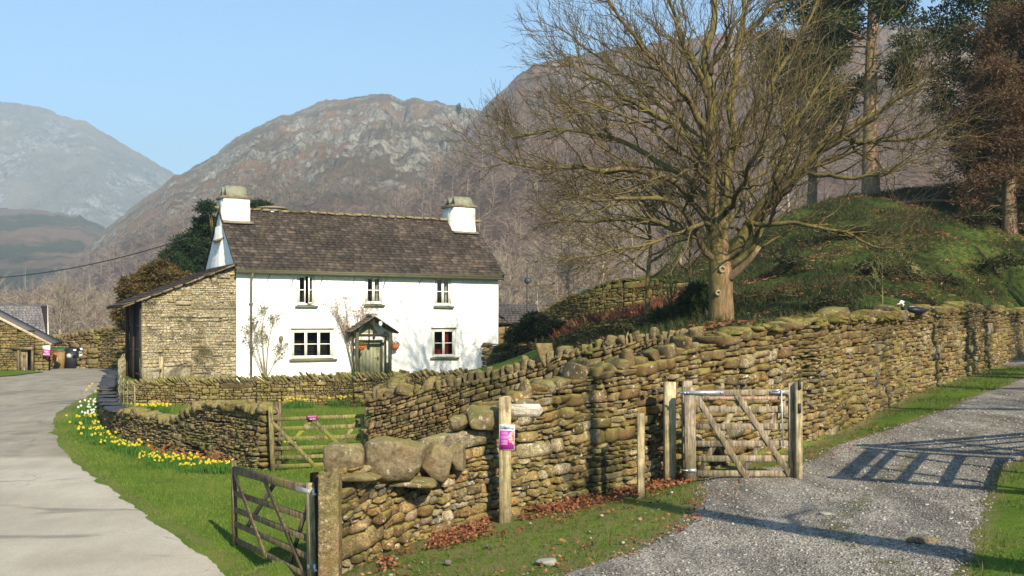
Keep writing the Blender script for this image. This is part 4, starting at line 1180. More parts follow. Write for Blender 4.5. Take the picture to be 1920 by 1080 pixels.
# straight line: keep the exact top edge
Psh['zt'] = Z0 + np.interp(Psh['s'], [0, Psh['L']], [zl0-0.09, zl1-0.09])
mb = MB(); core(mb, Psh, 0.4, batter=0.0, drop=0.0)
face(mb, Psh, 0.4, 0, Psh['L'], 0.13, 1, wob=0.02, depth=0.02, batter=0.0, gap=0.005)
o = mb.build('lean_to_wall', [M_SHED, simple('mortar', (0.20,0.17,0.11), 1.0, 0.3, 20, 0.5)])
o.parent = house; o.matrix_parent_inverse = Matrix.LocRotScale(Vector((FC.x, FC.y, Z0)), Euler((0, 0, YAW)), None).inverted()
mb = MB()
mb.box((-LW_+0.02, 2.2, zl0/2-0.1), (0.12, 0.14, zl0+0.3)); mb.box((-LW_+0.02, 4.0, zl0/2-0.1), (0.14, 0.14, zl0+0.3)); mb.box((-LW_+0.02, 0.35, zl0/2-0.1), (0.14, 0.16, zl0+0.3))
for z in (0.5, 1.5, 2.5): mb.box((-LW_+0.1, 2.2, z), (0.05, 3.8, 0.12))
for k in range(16): mb.box((-LW_+0.14, 0.5+k*0.23, zl0/2-0.15), (0.03, 0.215, zl0+0.1), jit=0.004)
mb.build('lean_to_boarding', M_TIMBER, house)
mb = MB(); mb.add([(-LW_+0.2,4.1,-.3),(0,4.1,-.3),(0,4.1,zl1),(-LW_+.2,4.1,zl0)], [(3,2,1,0)]); mb.build('lean_to_back', M_SHED, house)
lr = empty('lean_to_roof', (0,0,0)); lr.parent = house
sA = Vector((-LW_-0.75, -0.18, zl0 - 0.75*(zl1-zl0)/LW_ - 0.02)); sB = Vector((0.0, -0.18, zl1))
dv = (sB-sA).normalized(); Ls = (sB-sA).length
mb = MB(); up_ = Vector((-dv.z, 0, dv.x))
for (q0, q1) in ((0.0, 0.07),):
    A_ = sA; B_ = sB; K = Vector((0, 4.6, 0))
    mb.add([A_, B_, B_+K, A_+K, A_+up_*0.07, B_+up_*0.07, B_+K+up_*0.07, A_+K+up_*0.07], [(3,2,1,0),(4,5,6,7),(0,1,5,4),(2,3,7,6),(3,0,4,7)])
mb.build('roof_deck', M_TIMBER, lr)
mb = MB(); slates(mb, sA + up_*0.07 + Vector((0, 4.6, 0)), (0, -1, 0), dv, 4.6+0.03, Ls, 16, 12, th=0.03)
mb.build('slate_courses', M_ROOF, lr)
mb = MB(); x = 0.0
while x < Ls-0.2:
    L_ = random.uniform(0.3, 0.6); p = sA + dv*(x+L_/2) + up_*0.02 + Vector((0, 0.03, 0))
    rock(mb, p, (L_, 0.2, 0.09), np.array(Euler((0, -math.atan2(dv.z, dv.x), 0)).to_matrix()), n=2, k=6, amp=0.06); x += L_*0.97
mb.build('verge', stonemat('verge_stone', [(0.30,0.26,0.2),(0.24,0.19,0.13),(0.35,0.27,0.2)], moss=0.1, lichen=0.3, algae=0.2, rust=0.5), lr)
# ------------------------------------------------------------------ timber gates, posts and signs
def woodmat(name, lo, hi, algae=0.3, grain=(30, 30, 3), acol=(0.13, 0.14, 0.02)):
    m, nt, b = nmat(name, 0.85, 0.2)
    tc = coords(nt, 'Object', grain); o = coords(nt, 'World')
    n1 = noise(nt, tc, 1.0, 5, 0.6, 0.4); n2 = noise(nt, o, 2.0, 4, 0.6)
    c = ramp(nt, n1, [(0.36, tuple(x*0.55 for x in lo)), (0.47, lo), (0.62, hi)])
    nk = noise(nt, o, 7.0, 5, 0.7)
    c = mix(nt, 0.8, c, ramp(nt, nk, [(0.35, 0.55), (0.6, 1.2)]), 'MULTIPLY')
    r, _, _ = island(nt)
    c = mix(nt, 0.5, c, ramp(nt, r, [(0.0, 0.7), (1.0, 1.25)]), 'MULTIPLY')
    c = mix(nt, math_(nt, 'MULTIPLY', ramp(nt, n2, [(0.48, 0.0), (0.62, 1.0)]), algae), c, acol)
    nt.links.new(c, b.inputs['Base Color']); bump(nt, b, n1, 0.7, 0.010)
    return m
M_WOLD = woodmat('weathered_wood', (0.10, 0.072, 0.042), (0.20, 0.15, 0.095), 0.35)
M_WPALE = woodmat('pale_weathered_wood', (0.20, 0.155, 0.105), (0.34, 0.275, 0.20), 0.25)
M_WNEW = woodmat('new_oak', (0.33, 0.26, 0.15), (0.46, 0.38, 0.235), 0.25, acol=(0.24, 0.22, 0.05))
M_WMOSS = woodmat('mossy_wood', (0.16, 0.13, 0.06), (0.26, 0.22, 0.10), 0.7, acol=(0.22, 0.23, 0.03))
M_GALV = simple('galvanised_steel', (0.50, 0.52, 0.54), 0.45, 0.12, 20, 0.05, metal=0.7)
M_RUST = simple('rusty_iron', (0.24, 0.15, 0.10), 0.6, 0.3, 25, 0.3, metal=0.3)

def frame_between(a, b):
    """matrix of an object standing at a with +x towards b (tilt included), z up"""
    d = (b - a); x = d.normalized(); y = Vector((0, 0, 1)).cross(x).normalized(); z = x.cross(y)
    return Matrix(((x.x, y.x, z.x), (x.y, y.y, z.y), (x.z, y.z, z.z)))

def gate(name, a, b, H, mats, rails, label, brace_f, brace_b, lead=0.0, stile=(0.10, 0.09), top=(0.10, 0.07), front=-1, stile2=None, railw=0.085):
    """a, b: foot of hinge side and of latch side. heights in metres over the foot"""
    a, b = Vector(a), Vector(b); Wd = (b-a).length
    root = empty(name, a, label=label, cat='gate', rot=frame_between(a, b).to_euler())
    mr, ms, mt = mats
    def part(nm, m, fn):
        q = MB(); fn(q); return q.build(nm, m, root)
    part('hinge_stile', ms, lambda q: q.beam((stile[0]/2, 0, -0.02), (stile[0]/2, 0, H+0.04+lead), stile[1], stile[0], up=(1,0,0)))
    part('latch_stile', ms, lambda q: q.beam((Wd-0.04, 0, -0.02), (Wd-0.04, 0, H+(0.09 if stile2 is None else stile2)), 0.075, 0.08, up=(1,0,0)))
    part('top_rail', mt, lambda q: q.beam((stile[0], 0, H-top[0]/2), (Wd-0.08, 0, H-top[0]/2-0.0), top[1], top[0], ch=0.012))
    for h in rails:
        part('rail', mr, lambda q: q.beam((stile[0]-0.01, 0.0, h), (Wd-0.07, 0.0, h+random.uniform(-.006,.006)), 0.026, railw))
    for (x0, h0, x1, h1) in brace_f:
        part('brace', mr, lambda q: q.beam((x0, front*0.028, h0), (x1, front*0.028, h1), 0.024, 0.08))
    for (x0, h0, x1, h1) in brace_b:
        part('brace', mr, lambda q: q.beam((x0, -front*0.028, h0), (x1, -front*0.028, h1), 0.024, 0.08))
    return root, Wd
def foot(u, v, Y): return W(u, v, Y)

# near open gate on the left
a = foot(590, 1094, 13.15); b = foot(439, 1018, 16.6)
g1, wd = gate('field_gate', a, b, 1.19, (M_WOLD, M_WOLD, M_WOLD), [0.06, 0.30, 0.52, 0.78], 'brown timber field gate swung open towards the lane from the rough stone gatepost',
    [(0.10+1.95, 0.03, 0.10+3.7, 1.12), (0.25, 0.03, 2.1, 1.12)], [(0.2, 1.05, 1.15, 0.05), (1.75, 1.10, 3.3, 0.3)], top=(0.11, 0.075), front=1, stile=(0.15, 0.10), lead=0.0)
for c in g1.children:
    if c.name.startswith('hinge_stile'): c.data.materials[0] = M_WNEW; c['label'] = 'pale new hanging stile'
for z, L_ in ((1.13, 0.5), (0.20, 0.10)):
    mb = MB()
    for s in (-1, 1): mb.box((L_/2, s*0.057, z), (L_, 0.008, 0.06))
    mb.tube([(-0.10, 0, z-0.03), (0.0, 0, z-0.03)], 0.014, 8); mb.tube([(-0.03, 0, z-0.06), (-0.03, 0, z+0.04)], 0.022, 8)
    mb.build('hinge', M_GALV, g1)

# gate with pale rails standing against the lane wall
a = foot(1284, 897, 15.35); b = foot(1490, 897, 15.25)
g3, wd = gate('timber_gate', a, b, 1.275, (M_WPALE, M_WPALE, M_WPALE), [0.075, 0.285, 0.50, 0.745, 0.99], 'new pale timber gate with crossed braces and steel strap closed beside the gravel track',
    [(0.17, 1.20, 0.88, 0.0), (0.75, 1.20, 1.5, 0.04)], [(0.78, 1.12, 0.22, 0.10), (1.45, 1.12, 0.84, 0.10)], front=-1, stile=(0.16, 0.10), top=(0.085, 0.07))
mb = MB(); mb.box((0.27, -0.056, 1.235), (0.58, 0.010, 0.055)); mb.tube([(-0.08, -0.0, 1.235), (0.02, -0.056, 1.235)], 0.014, 8)
for x in (0.05, 0.3, 0.52): mb.tube([(x, -0.06, 1.235), (x, -0.072, 1.235)], 0.014, 8)
mb.build('hinge_strap', M_GALV, g3)
mb = MB(); mb.box((0.1, -0.056, 0.12), (0.12, 0.010, 0.05)); mb.tube([(-0.05, -0.0, 0.12), (0.04, -0.056, 0.12)], 0.012, 8); mb.build('lower_hinge', M_GALV, g3)
mb = MB(); mb.box((1.34, -0.05, 1.235), (0.26, 0.010, 0.05)); mb.tube([(1.37, -0.07, 1.27), (1.375, -0.075, 0.9), (1.39, -0.07, 0.45)], 0.011, 6); mb.tube([(1.34, -0.07, 0.46), (1.44, -0.07, 0.45)], 0.010, 6)
mb.tube([(1.36,-0.07,1.27),(1.25,-0.07,1.26)], 0.012, 6); mb.build('latch_lever', M_GALV, g3)
mb = MB(); mb.box((0.76, 0.0, 1.15), (1.36, 0.03, 0.05)); mb.build('rail', woodmat('reddish_wood', (0.30,0.19,0.14), (0.42,0.29,0.22), 0.1), g3)

# garden gate with purple sign
a = foot(508, 882, 24.0); b = foot(686, 876, 23.9)
g2_, wd = gate('garden_gate', a, b, 1.19, (M_WMOSS, M_WMOSS, M_WMOSS), [0.09, 0.285, 0.49, 0.70, 0.93], 'weathered mossy garden gate bearing a small purple sign on its top rail',
    [(0.05, 1.12, 1.08, 0.0), (1.0, 1.12, 1.75, 0.35)], [(0.95, 1.10, 0.35, 0.45), (2.0, 1.05, 1.45, 0.3)], front=-1, stile=(0.10, 0.08), top=(0.085, 0.07), lead=0.22, stile2=0.0)

PURPLE = simple('purple_sign', (0.22, 0.015, 0.11), 0.5, 0.08, 5, 0.0)
M_WHT = simple('white_print', (0.8, 0.8, 0.8), 0.5, 0.03, 5, 0.0)
M_PINK = simple('pale_pink_print', (0.62, 0.35, 0.48), 0.5, 0.03, 5, 0.0)
def text(name, s, size, mat, parent, loc, rot=(R(90), 0, 0), align='CENTER', ext=0.001, sx=1.0):
    cu = bpy.data.curves.new(name, 'FONT'); cu.body = s; cu.size = size; cu.align_x = align; cu.align_y = 'CENTER'; cu.extrude = ext
    t = bpy.data.objects.new(name, cu); col.objects.link(t)
    dg = bpy.context.evaluated_depsgraph_get(); dg.update()
    me = bpy.data.meshes.new_from_object(t.evaluated_get(dg)); me.name = name
    bpy.data.objects.remove(t); bpy.data.curves.remove(cu)
    o = bpy.data.objects.new(name, me); col.objects.link(o); me.materials.clear(); me.materials.append(mat)
    o.parent = parent; o.location = loc; o.rotation_euler = rot; o.scale = (sx, 1, 1)
    return o
sg = empty('gate_sign', (0.99, -0.045, 1.155)); sg.parent = g2_
def board(q, w_, h_, t_, c=0.03):
    pr = [(-w_/2+c, -h_/2), (w_/2-c, -h_/2), (w_/2, -h_/2+c), (w_/2, h_/2-c), (w_/2-c, h_/2), (-w_/2+c, h_/2), (-w_/2, h_/2-c), (-w_/2, -h_/2+c)]
    q.add([(x, -t_/2, z) for x, z in pr] + [(x, t_/2, z) for x, z in pr], [tuple(range(8)), tuple(range(15, 7, -1))] + [(i, 8+i, 8+(i+1) % 8, (i+1) % 8) for i in range(8)])
mb = MB(); board(mb, 0.26, 0.12, 0.012); mb.build('sign_board', PURPLE, sg)
text('sign_text', 'PRIVATE', 0.05, M_PINK, sg, (0, -0.008, 0.025)); text('sign_text', 'Garden', 0.045, M_WHT, sg, (0.015, -0.008, -0.027))

def post(name, u0, u1, v0, v1, Y, mat, label, dep=None, lean=0.0, cat='post', group=None):
    c = W((u0+u1)/2, v1, Y); wd_ = (u1-u0)/F*Y; h = (v1-v0)/F*Y
    mb = MB(); mb.beam((0, 0, -0.25), (lean, 0, h), dep or wd_, wd_, up=(1, 0, 0), ch=0.012)
    o = mb.build(name, mat, loc=c); tag(o, label, cat, group); return o
post('gatepost', 598, 606, 905, 1094, 13.25, M_WOLD, 'thin brown timber post wedged between the open gate and the stone gatepost', dep=0.1)
post('gatepost', 514, 528, 753, 884, 24.5, M_WOLD, 'brown timber gatepost behind the hinge side of the mossy garden gate')
post('gatepost', 1245, 1266, 716, 909, 15.75, M_WNEW, 'bright square new post left of the pale timber gate')
post('gatepost', 1279, 1297, 714, 893, 15.75, M_WPALE, 'grey-brown post right behind the hanging stile of the pale timber gate')
o_p = post('gatepost', 1491, 1503, 716, 903, 15.15, M_WNEW, 'post with a black latch at the right end of the pale timber gate', dep=0.12)
for z in (0.60, 0.93):
    mb = MB(); mb.box((0, -0.07, z+0.45), (0.035, 0.03, 0.13)); mb.build('latch', M_IRON, o_p)
post('gatepost', 1480, 1492, 716, 900, 15.4, M_WPALE, 'grey-brown slam post just behind the latch end of the pale timber gate', dep=0.1)
post('marker_post', 1195, 1208, 775, 958, 14.75, M_WNEW, 'short thin timber post in the dead leaves left of the square post')

# fingerpost
base = W(947, 984, 14.15)
fp = empty('fingerpost', base, 0, 'timber fingerpost with one pale arm pointing right and a purple poster', 'signpost')
k = 14.15/F
mb = MB(); mb.beam((0, 0, -0.25), (0, 0, 240*k), 0.15, 23*k, up=(1,0,0), ch=0.014); mb.lathe([(0.075, 240*k-0.005), (0.07, 240*k+0.01)], 4, (0,0,0)); mb.build('post', woodmat('oak_post', (0.28,0.22,0.12), (0.40,0.33,0.20), 0.3, acol=(0.22,0.22,0.06)), fp)
ax0, ax1 = (956-947)*k, (1019-947)*k; z0_, z1_ = (984-782)*k, (984-757)*k; zm = (z0_+z1_)/2
mb = MB(); pts_ = [(ax0-0.04, z0_), (ax1-0.055, z0_+0.012), (ax1, zm+0.003), (ax1-0.055, z1_), (ax0-0.04, z1_)]
mb.add([(x, -0.03, z) for x, z in pts_] + [(x, 0.012, z) for x, z in pts_], [(0,1,2,3,4), (9,8,7,6,5)] + [(i, 5+i, 5+(i+1) % 5, (i+1) % 5) for i in range(5)])
arm = mb.build('arm', woodmat('silver_wood', (0.36,0.31,0.24), (0.52,0.46,0.38), 0.05, grain=(3,30,30)), fp)
M_INC = simple('cream_lettering', (0.72, 0.64, 0.52), 0.8, 0.05, 5, 0)
text('lettering', 'Permissive Bridleway', 0.056, M_INC, arm, ((ax0+ax1)/2-0.01, -0.031, zm+0.035), sx=0.80)
text('lettering', 'Coniston 2¼ miles', 0.050, M_INC, arm, ((ax0+ax1)/2-0.01, -0.031, zm-0.035), sx=0.80)
ps = empty('poster', ((950.5-947)*k, -0.088, (984-818.5)*k)); ps.parent = fp; ps.rotation_euler = (0, R(1.5), 0)
ps['label'] = 'purple paper notice pinned to the post'
pw_, ph_ = 29*k, 47*k
def pl(q, x, z, w_, h_, y): q.box((x, y, z), (w_, 0.0016, h_))
mb = MB(); pl(mb, 0, 0, pw_, ph_, 0); mb.build('sheet', simple('poster_edge', (0.62,0.55,0.62), 0.4, 0.05, 5, 0), ps)
mb = MB(); pl(mb, 0, -0.035, pw_-0.014, ph_-0.085, -0.002); mb.build('purple_panel', simple('poster_purple', (0.36,0.03,0.28), 0.4, 0.1, 5, 0), ps)
m_, nt, b = nmat('poster_photo', 0.4, 0.3); _, _, pos = island(nt); n1 = noise(nt, pos, 30, 3, 0.6)
nt.links.new(ramp(nt, n1, [(0.35, (0.12,0.13,0.16)), (0.5, (0.35,0.42,0.5)), (0.6, (0.75,0.75,0.75))]), b.inputs['Base Color'])
mb = MB(); pl(mb, 0, ph_/2-0.036, pw_-0.014, 0.055, -0.002); mb.build('photo_strip', m_, ps)
mb = MB()
for i in range(13):
    z = 0.068 - i*0.0135
    if i in (3, 7): continue
    pl(mb, -0.032+random.uniform(-.004,.004), z, 0.095+random.uniform(-.02,.005), 0.0045, -0.0035)
mb.build('text_lines', simple('poster_text', (0.66,0.42,0.62), 0.5, 0.05, 5, 0), ps)
m_, nt, b = nmat('poster_picture', 0.4, 0.3); _, _, pos = island(nt); n1 = noise(nt, pos, 36, 3, 0.6)
nt.links.new(ramp(nt, n1, [(0.35, (0.12,0.05,0.10)), (0.48, (0.62,0.2,0.10)), (0.55, (0.8,0.7,0.55)), (0.65, (0.35,0.08,0.3))]), b.inputs['Base Color'])
mb = MB(); mb.add([(0.035, -0.004, 0.06), (0.088, -0.004, 0.09), (0.09, -0.004, -0.09), (0.04, -0.004, -0.07), (0.02, -0.004, -0.02)], [(0,4,3,2,1)]); mb.build('picture', m_, ps)

# field gate and posts just outside the frame whose shadow crosses the track
def gz(x, y): return G(x, y)
for (ax_, ay_, bx_, by_, nm_, lb_) in [(7.3, 14.2, 10.6, 12.9, 'side_gate', 'tall timber gate beside the gravel track, just outside the right edge'), (6.0, 11.75, 7.15, 14.0, 'side_hurdle', 'timber hurdle closing the gap beside the gravel track, outside the right edge')]:
    a = Vector((ax_, ay_, gz(ax_, ay_))); b = Vector((bx_, by_, gz(bx_, by_)))
    g4_, wd = gate(nm_, a, b, 1.85, (M_WPALE, M_WPALE, M_WPALE), [0.15, 0.48, 0.85, 1.22, 1.55], lb_, [(0.15,0.05,1.2,1.75)] , [(2.3,1.7,1.5,0.1)], stile=(0.18,0.14), top=(0.15,0.10), railw=0.10)

# metal hurdle railings on the curved wall
hd = empty('iron_railing', PX(230, 745), 0, 'thin rusty iron railing on top of the bend of the curved garden wall', 'railing')
inv = Vector(hd.location)
M_RAIL = simple('pale_rusty_bars', (0.25, 0.22, 0.12), 0.7, 0.3, 20, 0.2)
ss = np.arange(1.5, PCL-6.2, 0.95)
def rp(s, h): 
    Hc = float(np.interp(s, PC['s'], PC['zt'] - PC['zb'])); p = at(PC, s, -0.3, Hc + h); return Vector(p) - inv
for i, s in enumerate(ss):
    mb = MB(); mb.tube([rp(s, -0.3), rp(s + random.uniform(-.12, .05), 0.78+random.uniform(-.06, .06))], 0.020, 5); mb.build('upright', M_RAIL, hd)
for h in (0.12, 0.34, 0.55, 0.74):
    mb = MB(); mb.tube([rp(s, h + 0.03*math.sin(s*2.1+h*9)) for s in np.arange(1.5, PCL-6.6, 0.3)], 0.011, 5); mb.build('bar', M_RAIL, hd)
# pale posts and a rail near the lean-to
post('fence_post', 299, 306, 668, 712, 41.0, M_WNEW, 'short pale post in the garden corner in front of the lean-to wall', dep=0.14)
mb = MB(); p0 = W(269, 697, 39.5); p1 = W(302, 694, 40.9); mb.beam(p0, p1, 0.05, 0.09); tag(mb.build('timber_rail', M_WNEW), 'pale timber rail lying in the garden corner by the lean-to', 'rail')
mb = MB(); 
for k_ in range(7):
    t = k_/6; q0 = W(262+36*t, 672, 38.7); q1 = W(263+36*t, 708, 38.7); mb.tube([q0, q1], 0.008, 4)
for v in (674, 684, 694, 703): mb.tube([W(262, v, 38.7), W(298, v, 38.7)], 0.007, 4)
tag(mb.build('wire_panel', M_RAIL), 'upright wire mesh panel in front of the lean-to wall', 'mesh panel')

# ------------------------------------------------------------------ bins, shed, barn on the far left
def bin_(u0, u1, v0, v1, Y, mat, lid, label, tilt=0.0):
    c = W((u0+u1)/2, v1, Y); w_ = (u1-u0)/F*Y*0.94; h = (v1-v0)/F*Y
    root = empty('wheelie_bin', c, 0.12, label, 'wheelie bin', 'bins standing across the lane')
    mb = MB(); b2_ = w_*0.42; t2 = w_*0.5
    pr = [(-b2_,-b2_,0.06),(b2_,-b2_,0.06),(b2_,b2_,0.06),(-b2_,b2_,0.06),(-t2,-t2*1.1,h*0.88),(t2,-t2*1.1,h*0.88),(t2,t2*1.15,h*0.88),(-t2,t2*1.15,h*0.88)]
    mb.add(pr, [(3,2,1,0),(4,5,6,7),(0,1,5,4),(1,2,6,5),(2,3,7,6),(3,0,4,7)])
    mb.box((0, -t2*1.1, h*0.86), (w_*1.03, 0.04, 0.05)); mb.build('body', mat, root)
    mb = MB(); t3 = t2*1.07
    mb.add([(-t3,-t3*1.15,h*.885),(t3,-t3*1.15,h*.885),(t3,t3*1.2,h*.90),(-t3,t3*1.2,h*.90),(-t3*.9,-t3*1.0,h*.93),(t3*.9,-t3*1.0,h*.93),(t3*.9,t3*1.1,h*1.0),(-t3*.9,t3*1.1,h*1.0)], [(3,2,1,0),(4,5,6,7),(0,1,5,4),(1,2,6,5),(2,3,7,6),(3,0,4,7)])
    l = mb.build('lid', lid, root); l.rotation_euler = (tilt, 0, 0)
    for s in (-1, 1):
        mb = MB(); mb.lathe([(0.02,-.03),(0.1,-.03),(0.1,.03),(0.02,.03)], 14, (s*w_*0.42, w_*0.48, 0.1), Euler((0, R(90), 0)).to_matrix()); mb.build('wheel', M_IRON, root)
    return root, w_, h
M_BINB = simple('black_bin_plastic', (0.022, 0.026, 0.035), 0.5, 0.2, 9, 0.02)
M_BINBR = simple('brown_bin_plastic', (0.22, 0.14, 0.055), 0.6, 0.2, 9, 0.05)
M_BING = simple('green_lid', (0.04, 0.12, 0.05), 0.6, 0.2, 9, 0.05)
r_, w_, h_ = bin_(103, 122, 652, 697, 57.0, M_BINBR, M_BING, 'brown wheelie bin with a green lid left of the black bins')
mb = MB(); mb.box((-w_*0.18, -w_*0.53, h_*0.5), (0.10, 0.012, 0.30)); mb.build('sticker', simple('green_sticker', (0.15,0.42,0.2), 0.5, 0.2, 30, 0), r_)
r_, w_, h_ = bin_(124, 144, 651, 692.5, 57.4, M_BINB, M_BINB, 'black wheelie bin with an oval badge between the two others', -0.03)
mb = MB(); mb.lathe([(0.001,0),(0.12,0),(0.12,0.01)], 18, (-w_*0.1, -w_*0.52, h_*0.62), Euler((R(90),0,0)).to_matrix()); mb.build('badge', simple('oval_badge', (0.45,0.46,0.42), 0.5, 0.3, 40, 0), r_)
r_, w_, h_ = bin_(146, 164, 649, 691, 57.8, M_BINB, M_BINB, 'black wheelie bin with a white poster, right of the other bins', 0.05)
mb = MB(); mb.box((0, -w_*0.54, h_*0.62), (0.24, 0.012, 0.34)); st_ = mb.build('sticker', M_WHT, r_)
mb = MB(); mb.box((-0.02, -w_*0.54-0.010, h_*0.72), (0.17, 0.008, 0.10), rot=Euler((0,-0.3,0))); mb.build('print', simple('teal_print', (0.05,0.5,0.5), 0.5), st_)
for (u, v) in ((140, 656.5), (152.5, 654.5)):
    mb = MB(); rock(mb, W(u, v, 56.6), (0.17, 0.14, 0.12), None, n=3, k=2.6); tag(mb.build('stone', M_WHT), 'white stone weighing down the lid of the %s black bin' % ('oval-badged' if u < 145 else 'poster-marked'), 'stone')
mb = MB(); mb.lathe([(0.005,0),(0.09,0.005),(0.14,0.03),(0.16,0.06),(0.11,0.09),(0.05,0.08)], 16, (0,0,0), Euler((R(90),0,0)).to_matrix()); o = mb.build('lifebuoy', simple('orange_plastic', (0.75, 0.08, 0.02), 0.5), smooth=True, loc=W(103.5, 670.5, 56.3)); o.scale = (0.75, 1, 1.5)
tag(o, 'orange-red oval object hanging beside the brown bin', 'float')
# stone shed with door opening
shp = empty('stone_shed', W(45, 700, 53.5), 0, 'small stone shed with a sloping roof edge and a doorway showing left of the bins', 'shed')
zg = W(0, 701, 53).z
Pst = make_path([(W(-90,0,52.5).x, 52.5, zg, W(0,560,52.5).z), (W(-20,0,53).x, 53.0, zg, W(0,596,53).z), (W(93,0,53.6).x, 53.6, zg, W(0,645,53.6).z)])
Pst['zt'] = np.interp(Pst['x'], [W(-90,0,52.5).x, W(93,0,53.6).x], [W(0,553,52.5).z, W(0,646,53.6).z])
du0, du1 = 33, 62
hs0, hs1 = [float(np.interp(W(u,0,53.2).x, Pst['x'], Pst['s'])) for u in (du0, du1)]
mb = MB(); 
# core in three pieces around the doorway
dz_ = W(0, 655, 53.3).z - zg
for (s0_, s1_) in ((0, hs0), (hs1, Pst['L'])): core(mb, Pst, 0.5, s0_, s1_, batter=0.0, drop=0.03)
for (s0_, s1_) in ((0, hs0), (hs0, hs1), (hs1, Pst['L'])):
    if s0_ == hs0:
        face(mb, Pst, 0.5, s0_, s1_, 0.2, 1, batter=0, sink=-(dz_+0.03), wob=0.0, depth=0.05)
    else: face(mb, Pst, 0.5, s0_, s1_, 0.2, 1, batter=0, wob=0.0, depth=0.05)
x0_, x1_ = W(du0,0,53.3).x, W(du1,0,53.3).x
sh_w = mb.build('wall', [S_PALE, dark]); sh_w.parent = shp; sh_w.matrix_parent_inverse = Matrix.Translation(-Vector(shp.location))
def world_part(mb, name, mat, par, **k):
    o = mb.build(name, mat, **k); o.parent = par; o.matrix_parent_inverse = Matrix.Translation(-Vector(par.location)); return o
mb = MB(); mb.box(((x0_+x1_)/2, 53.35, zg+dz_+0.5), (x1_-x0_, 0.3, 0.9)); world_part(mb, 'wall_over_door', dark, shp)
mb = MB(); mb.box(((x0_+x1_)/2, 53.05, zg+dz_+0.06), (x1_-x0_+0.3, 0.3, 0.13), jit=.01); world_part(mb, 'lintel', S_PALE, shp)
for u in (34.5, 60.5):
    mb = MB(); p = W(u, 0, 53.0); mb.box((p.x, 53.02, zg+dz_/2), (0.11, 0.14, dz_), jit=.006); world_part(mb, 'door_jamb', M_WOLD, shp)
mb = MB(); p0, p1 = W(39,0,53.1).x, W(51,0,53.1).x
mb.box((p0+0.05, 53.12, zg+dz_/2), (0.10, 0.05, dz_)); mb.box((p1-0.04, 53.12, zg+dz_/2), (0.09, 0.05, dz_)); mb.box(((p0+p1)/2, 53.12, zg+dz_*0.82), (p1-p0-0.2, 0.05, dz_*0.34)); mb.box(((p0+p1)/2, 53.12, zg+dz_*0.14), (p1-p0-0.2, 0.05, dz_*0.26))
mb.box(((p0+p1)/2, 53.12, zg+dz_*0.45), (0.03, 0.03, dz_*0.4))
world_part(mb, 'hatch', M_WPALE, shp)
mb = MB(); mb.box(((x0_+x1_)/2, 54.2, zg+dz_/2), (x1_-x0_, 0.05, dz_+0.3)); world_part(mb, 'dark_inside', M_BLACK, shp)
mb = MB(); aa, bb = W(-92, 549, 52.3), W(97, 646, 53.5); d_ = (bb-aa).normalized(); back_ = Vector((-0.1, 1.5, 0.0))
up2 = Vector((0,0,1))
mb.add([aa, bb, bb+back_, aa+back_, aa+up2*.12, bb+up2*.12, bb+back_+up2*.12, aa+back_+up2*.12], [(3,2,1,0),(4,5,6,7),(0,1,5,4),(1,2,6,5),(2,3,7,6),(3,0,4,7)]); world_part(mb, 'roof', roofslate('shed_slate', [(0.07,0.065,0.065),(0.11,0.10,0.10)]), shp)
mb = MB(); mb.beam(aa+Vector((0,-.05,0.0)), bb+Vector((0,-.05,0.0)), 0.10, 0.12); world_part(mb, 'verge', simple('pale_verge', (0.45,0.38,0.27), 0.9, 0.3, 6, 0.3), shp)
sx = empty('shed_sign', W(87, 657, 53.05)); sx.parent = shp; sx.matrix_parent_inverse = Matrix.Translation(-Vector(shp.location))
k2 = 53.05/F
mb = MB(); mb.box((0, 0, 5*k2), (14*k2, 0.02, 8*k2)); mb.build('white_panel', M_WHT, sx)
mb = MB(); mb.box((0, 0, -5*k2), (14*k2, 0.02, 12*k2)); mb.build('purple_panel', PURPLE if False else simple('sign_magenta', (0.36,0.05,0.22), 0.5), sx)
text('sign_text', 'TEA', 0.12, M_WHT, sx, (0, -0.012, -2.5*k2)); text('sign_text', 'ROOM', 0.11, M_WHT, sx, (0, -0.012, -7.5*k2))
# big barn roof behind
bn = empty('barn', W(20, 640, 66), 0, 'barn whose broad grey slate roof rises behind the small stone shed', 'barn')
q = [W(-160, 690, 64), W(89.5, 690, 64)]
mb = MB(); e0_, e1_, r1_, r0_ = W(-160, 650, 64), W(89.5, 650, 64), W(88, 574, 67.5), W(-160, 572, 67.5)
bk0, bk1 = W(-160, 650, 72), W(89.5, 650, 72)
def bl(p, q, t): return p*(1-t) + q*t
mb.add([e0_, e1_, r1_, r0_, bk0, bk1], [(0,1,2,3),(3,2,5,4),(1,5,2)]); world_part(mb, 'roof_deck', M_TIMBER, bn)
O = Vector(e0_); U = (Vector(e1_)-O); Vv = (Vector(r0_)-O)
mb = MB(); slates(mb, O, U, Vv, U.length, Vv.length, 34, 16, th=0.02); world_part(mb, 'slate_courses', roofslate('barn_slate', [(0.10,0.095,0.10),(0.16,0.15,0.155),(0.13,0.12,0.125),(0.20,0.185,0.18)], moss=0.15), bn)
mb = MB(); mb.box(((q[0].x+q[1].x)/2, 66.5, (e0_.z + zg)/2 - 0.3), (q[1].x-q[0].x-0.2, 5.0, e0_.z-zg+0.6)); world_part(mb, 'wall', S_PALE, bn)
mb = MB(); mb.beam(r0_+Vector((0,0,.03)), r1_+Vector((0,0,.03)), 0.25, 0.10); world_part(mb, 'ridge', simple('ridge_tile', (0.07,0.07,0.085), 0.8), bn)
mb = MB(); mb.beam(e1_+Vector((0.04,0,.03)), r1_+Vector((0.04,0,.03)), 0.07, 0.12); world_part(mb, 'verge', simple('white_verge', (0.5,0.48,0.44), 0.8), bn)

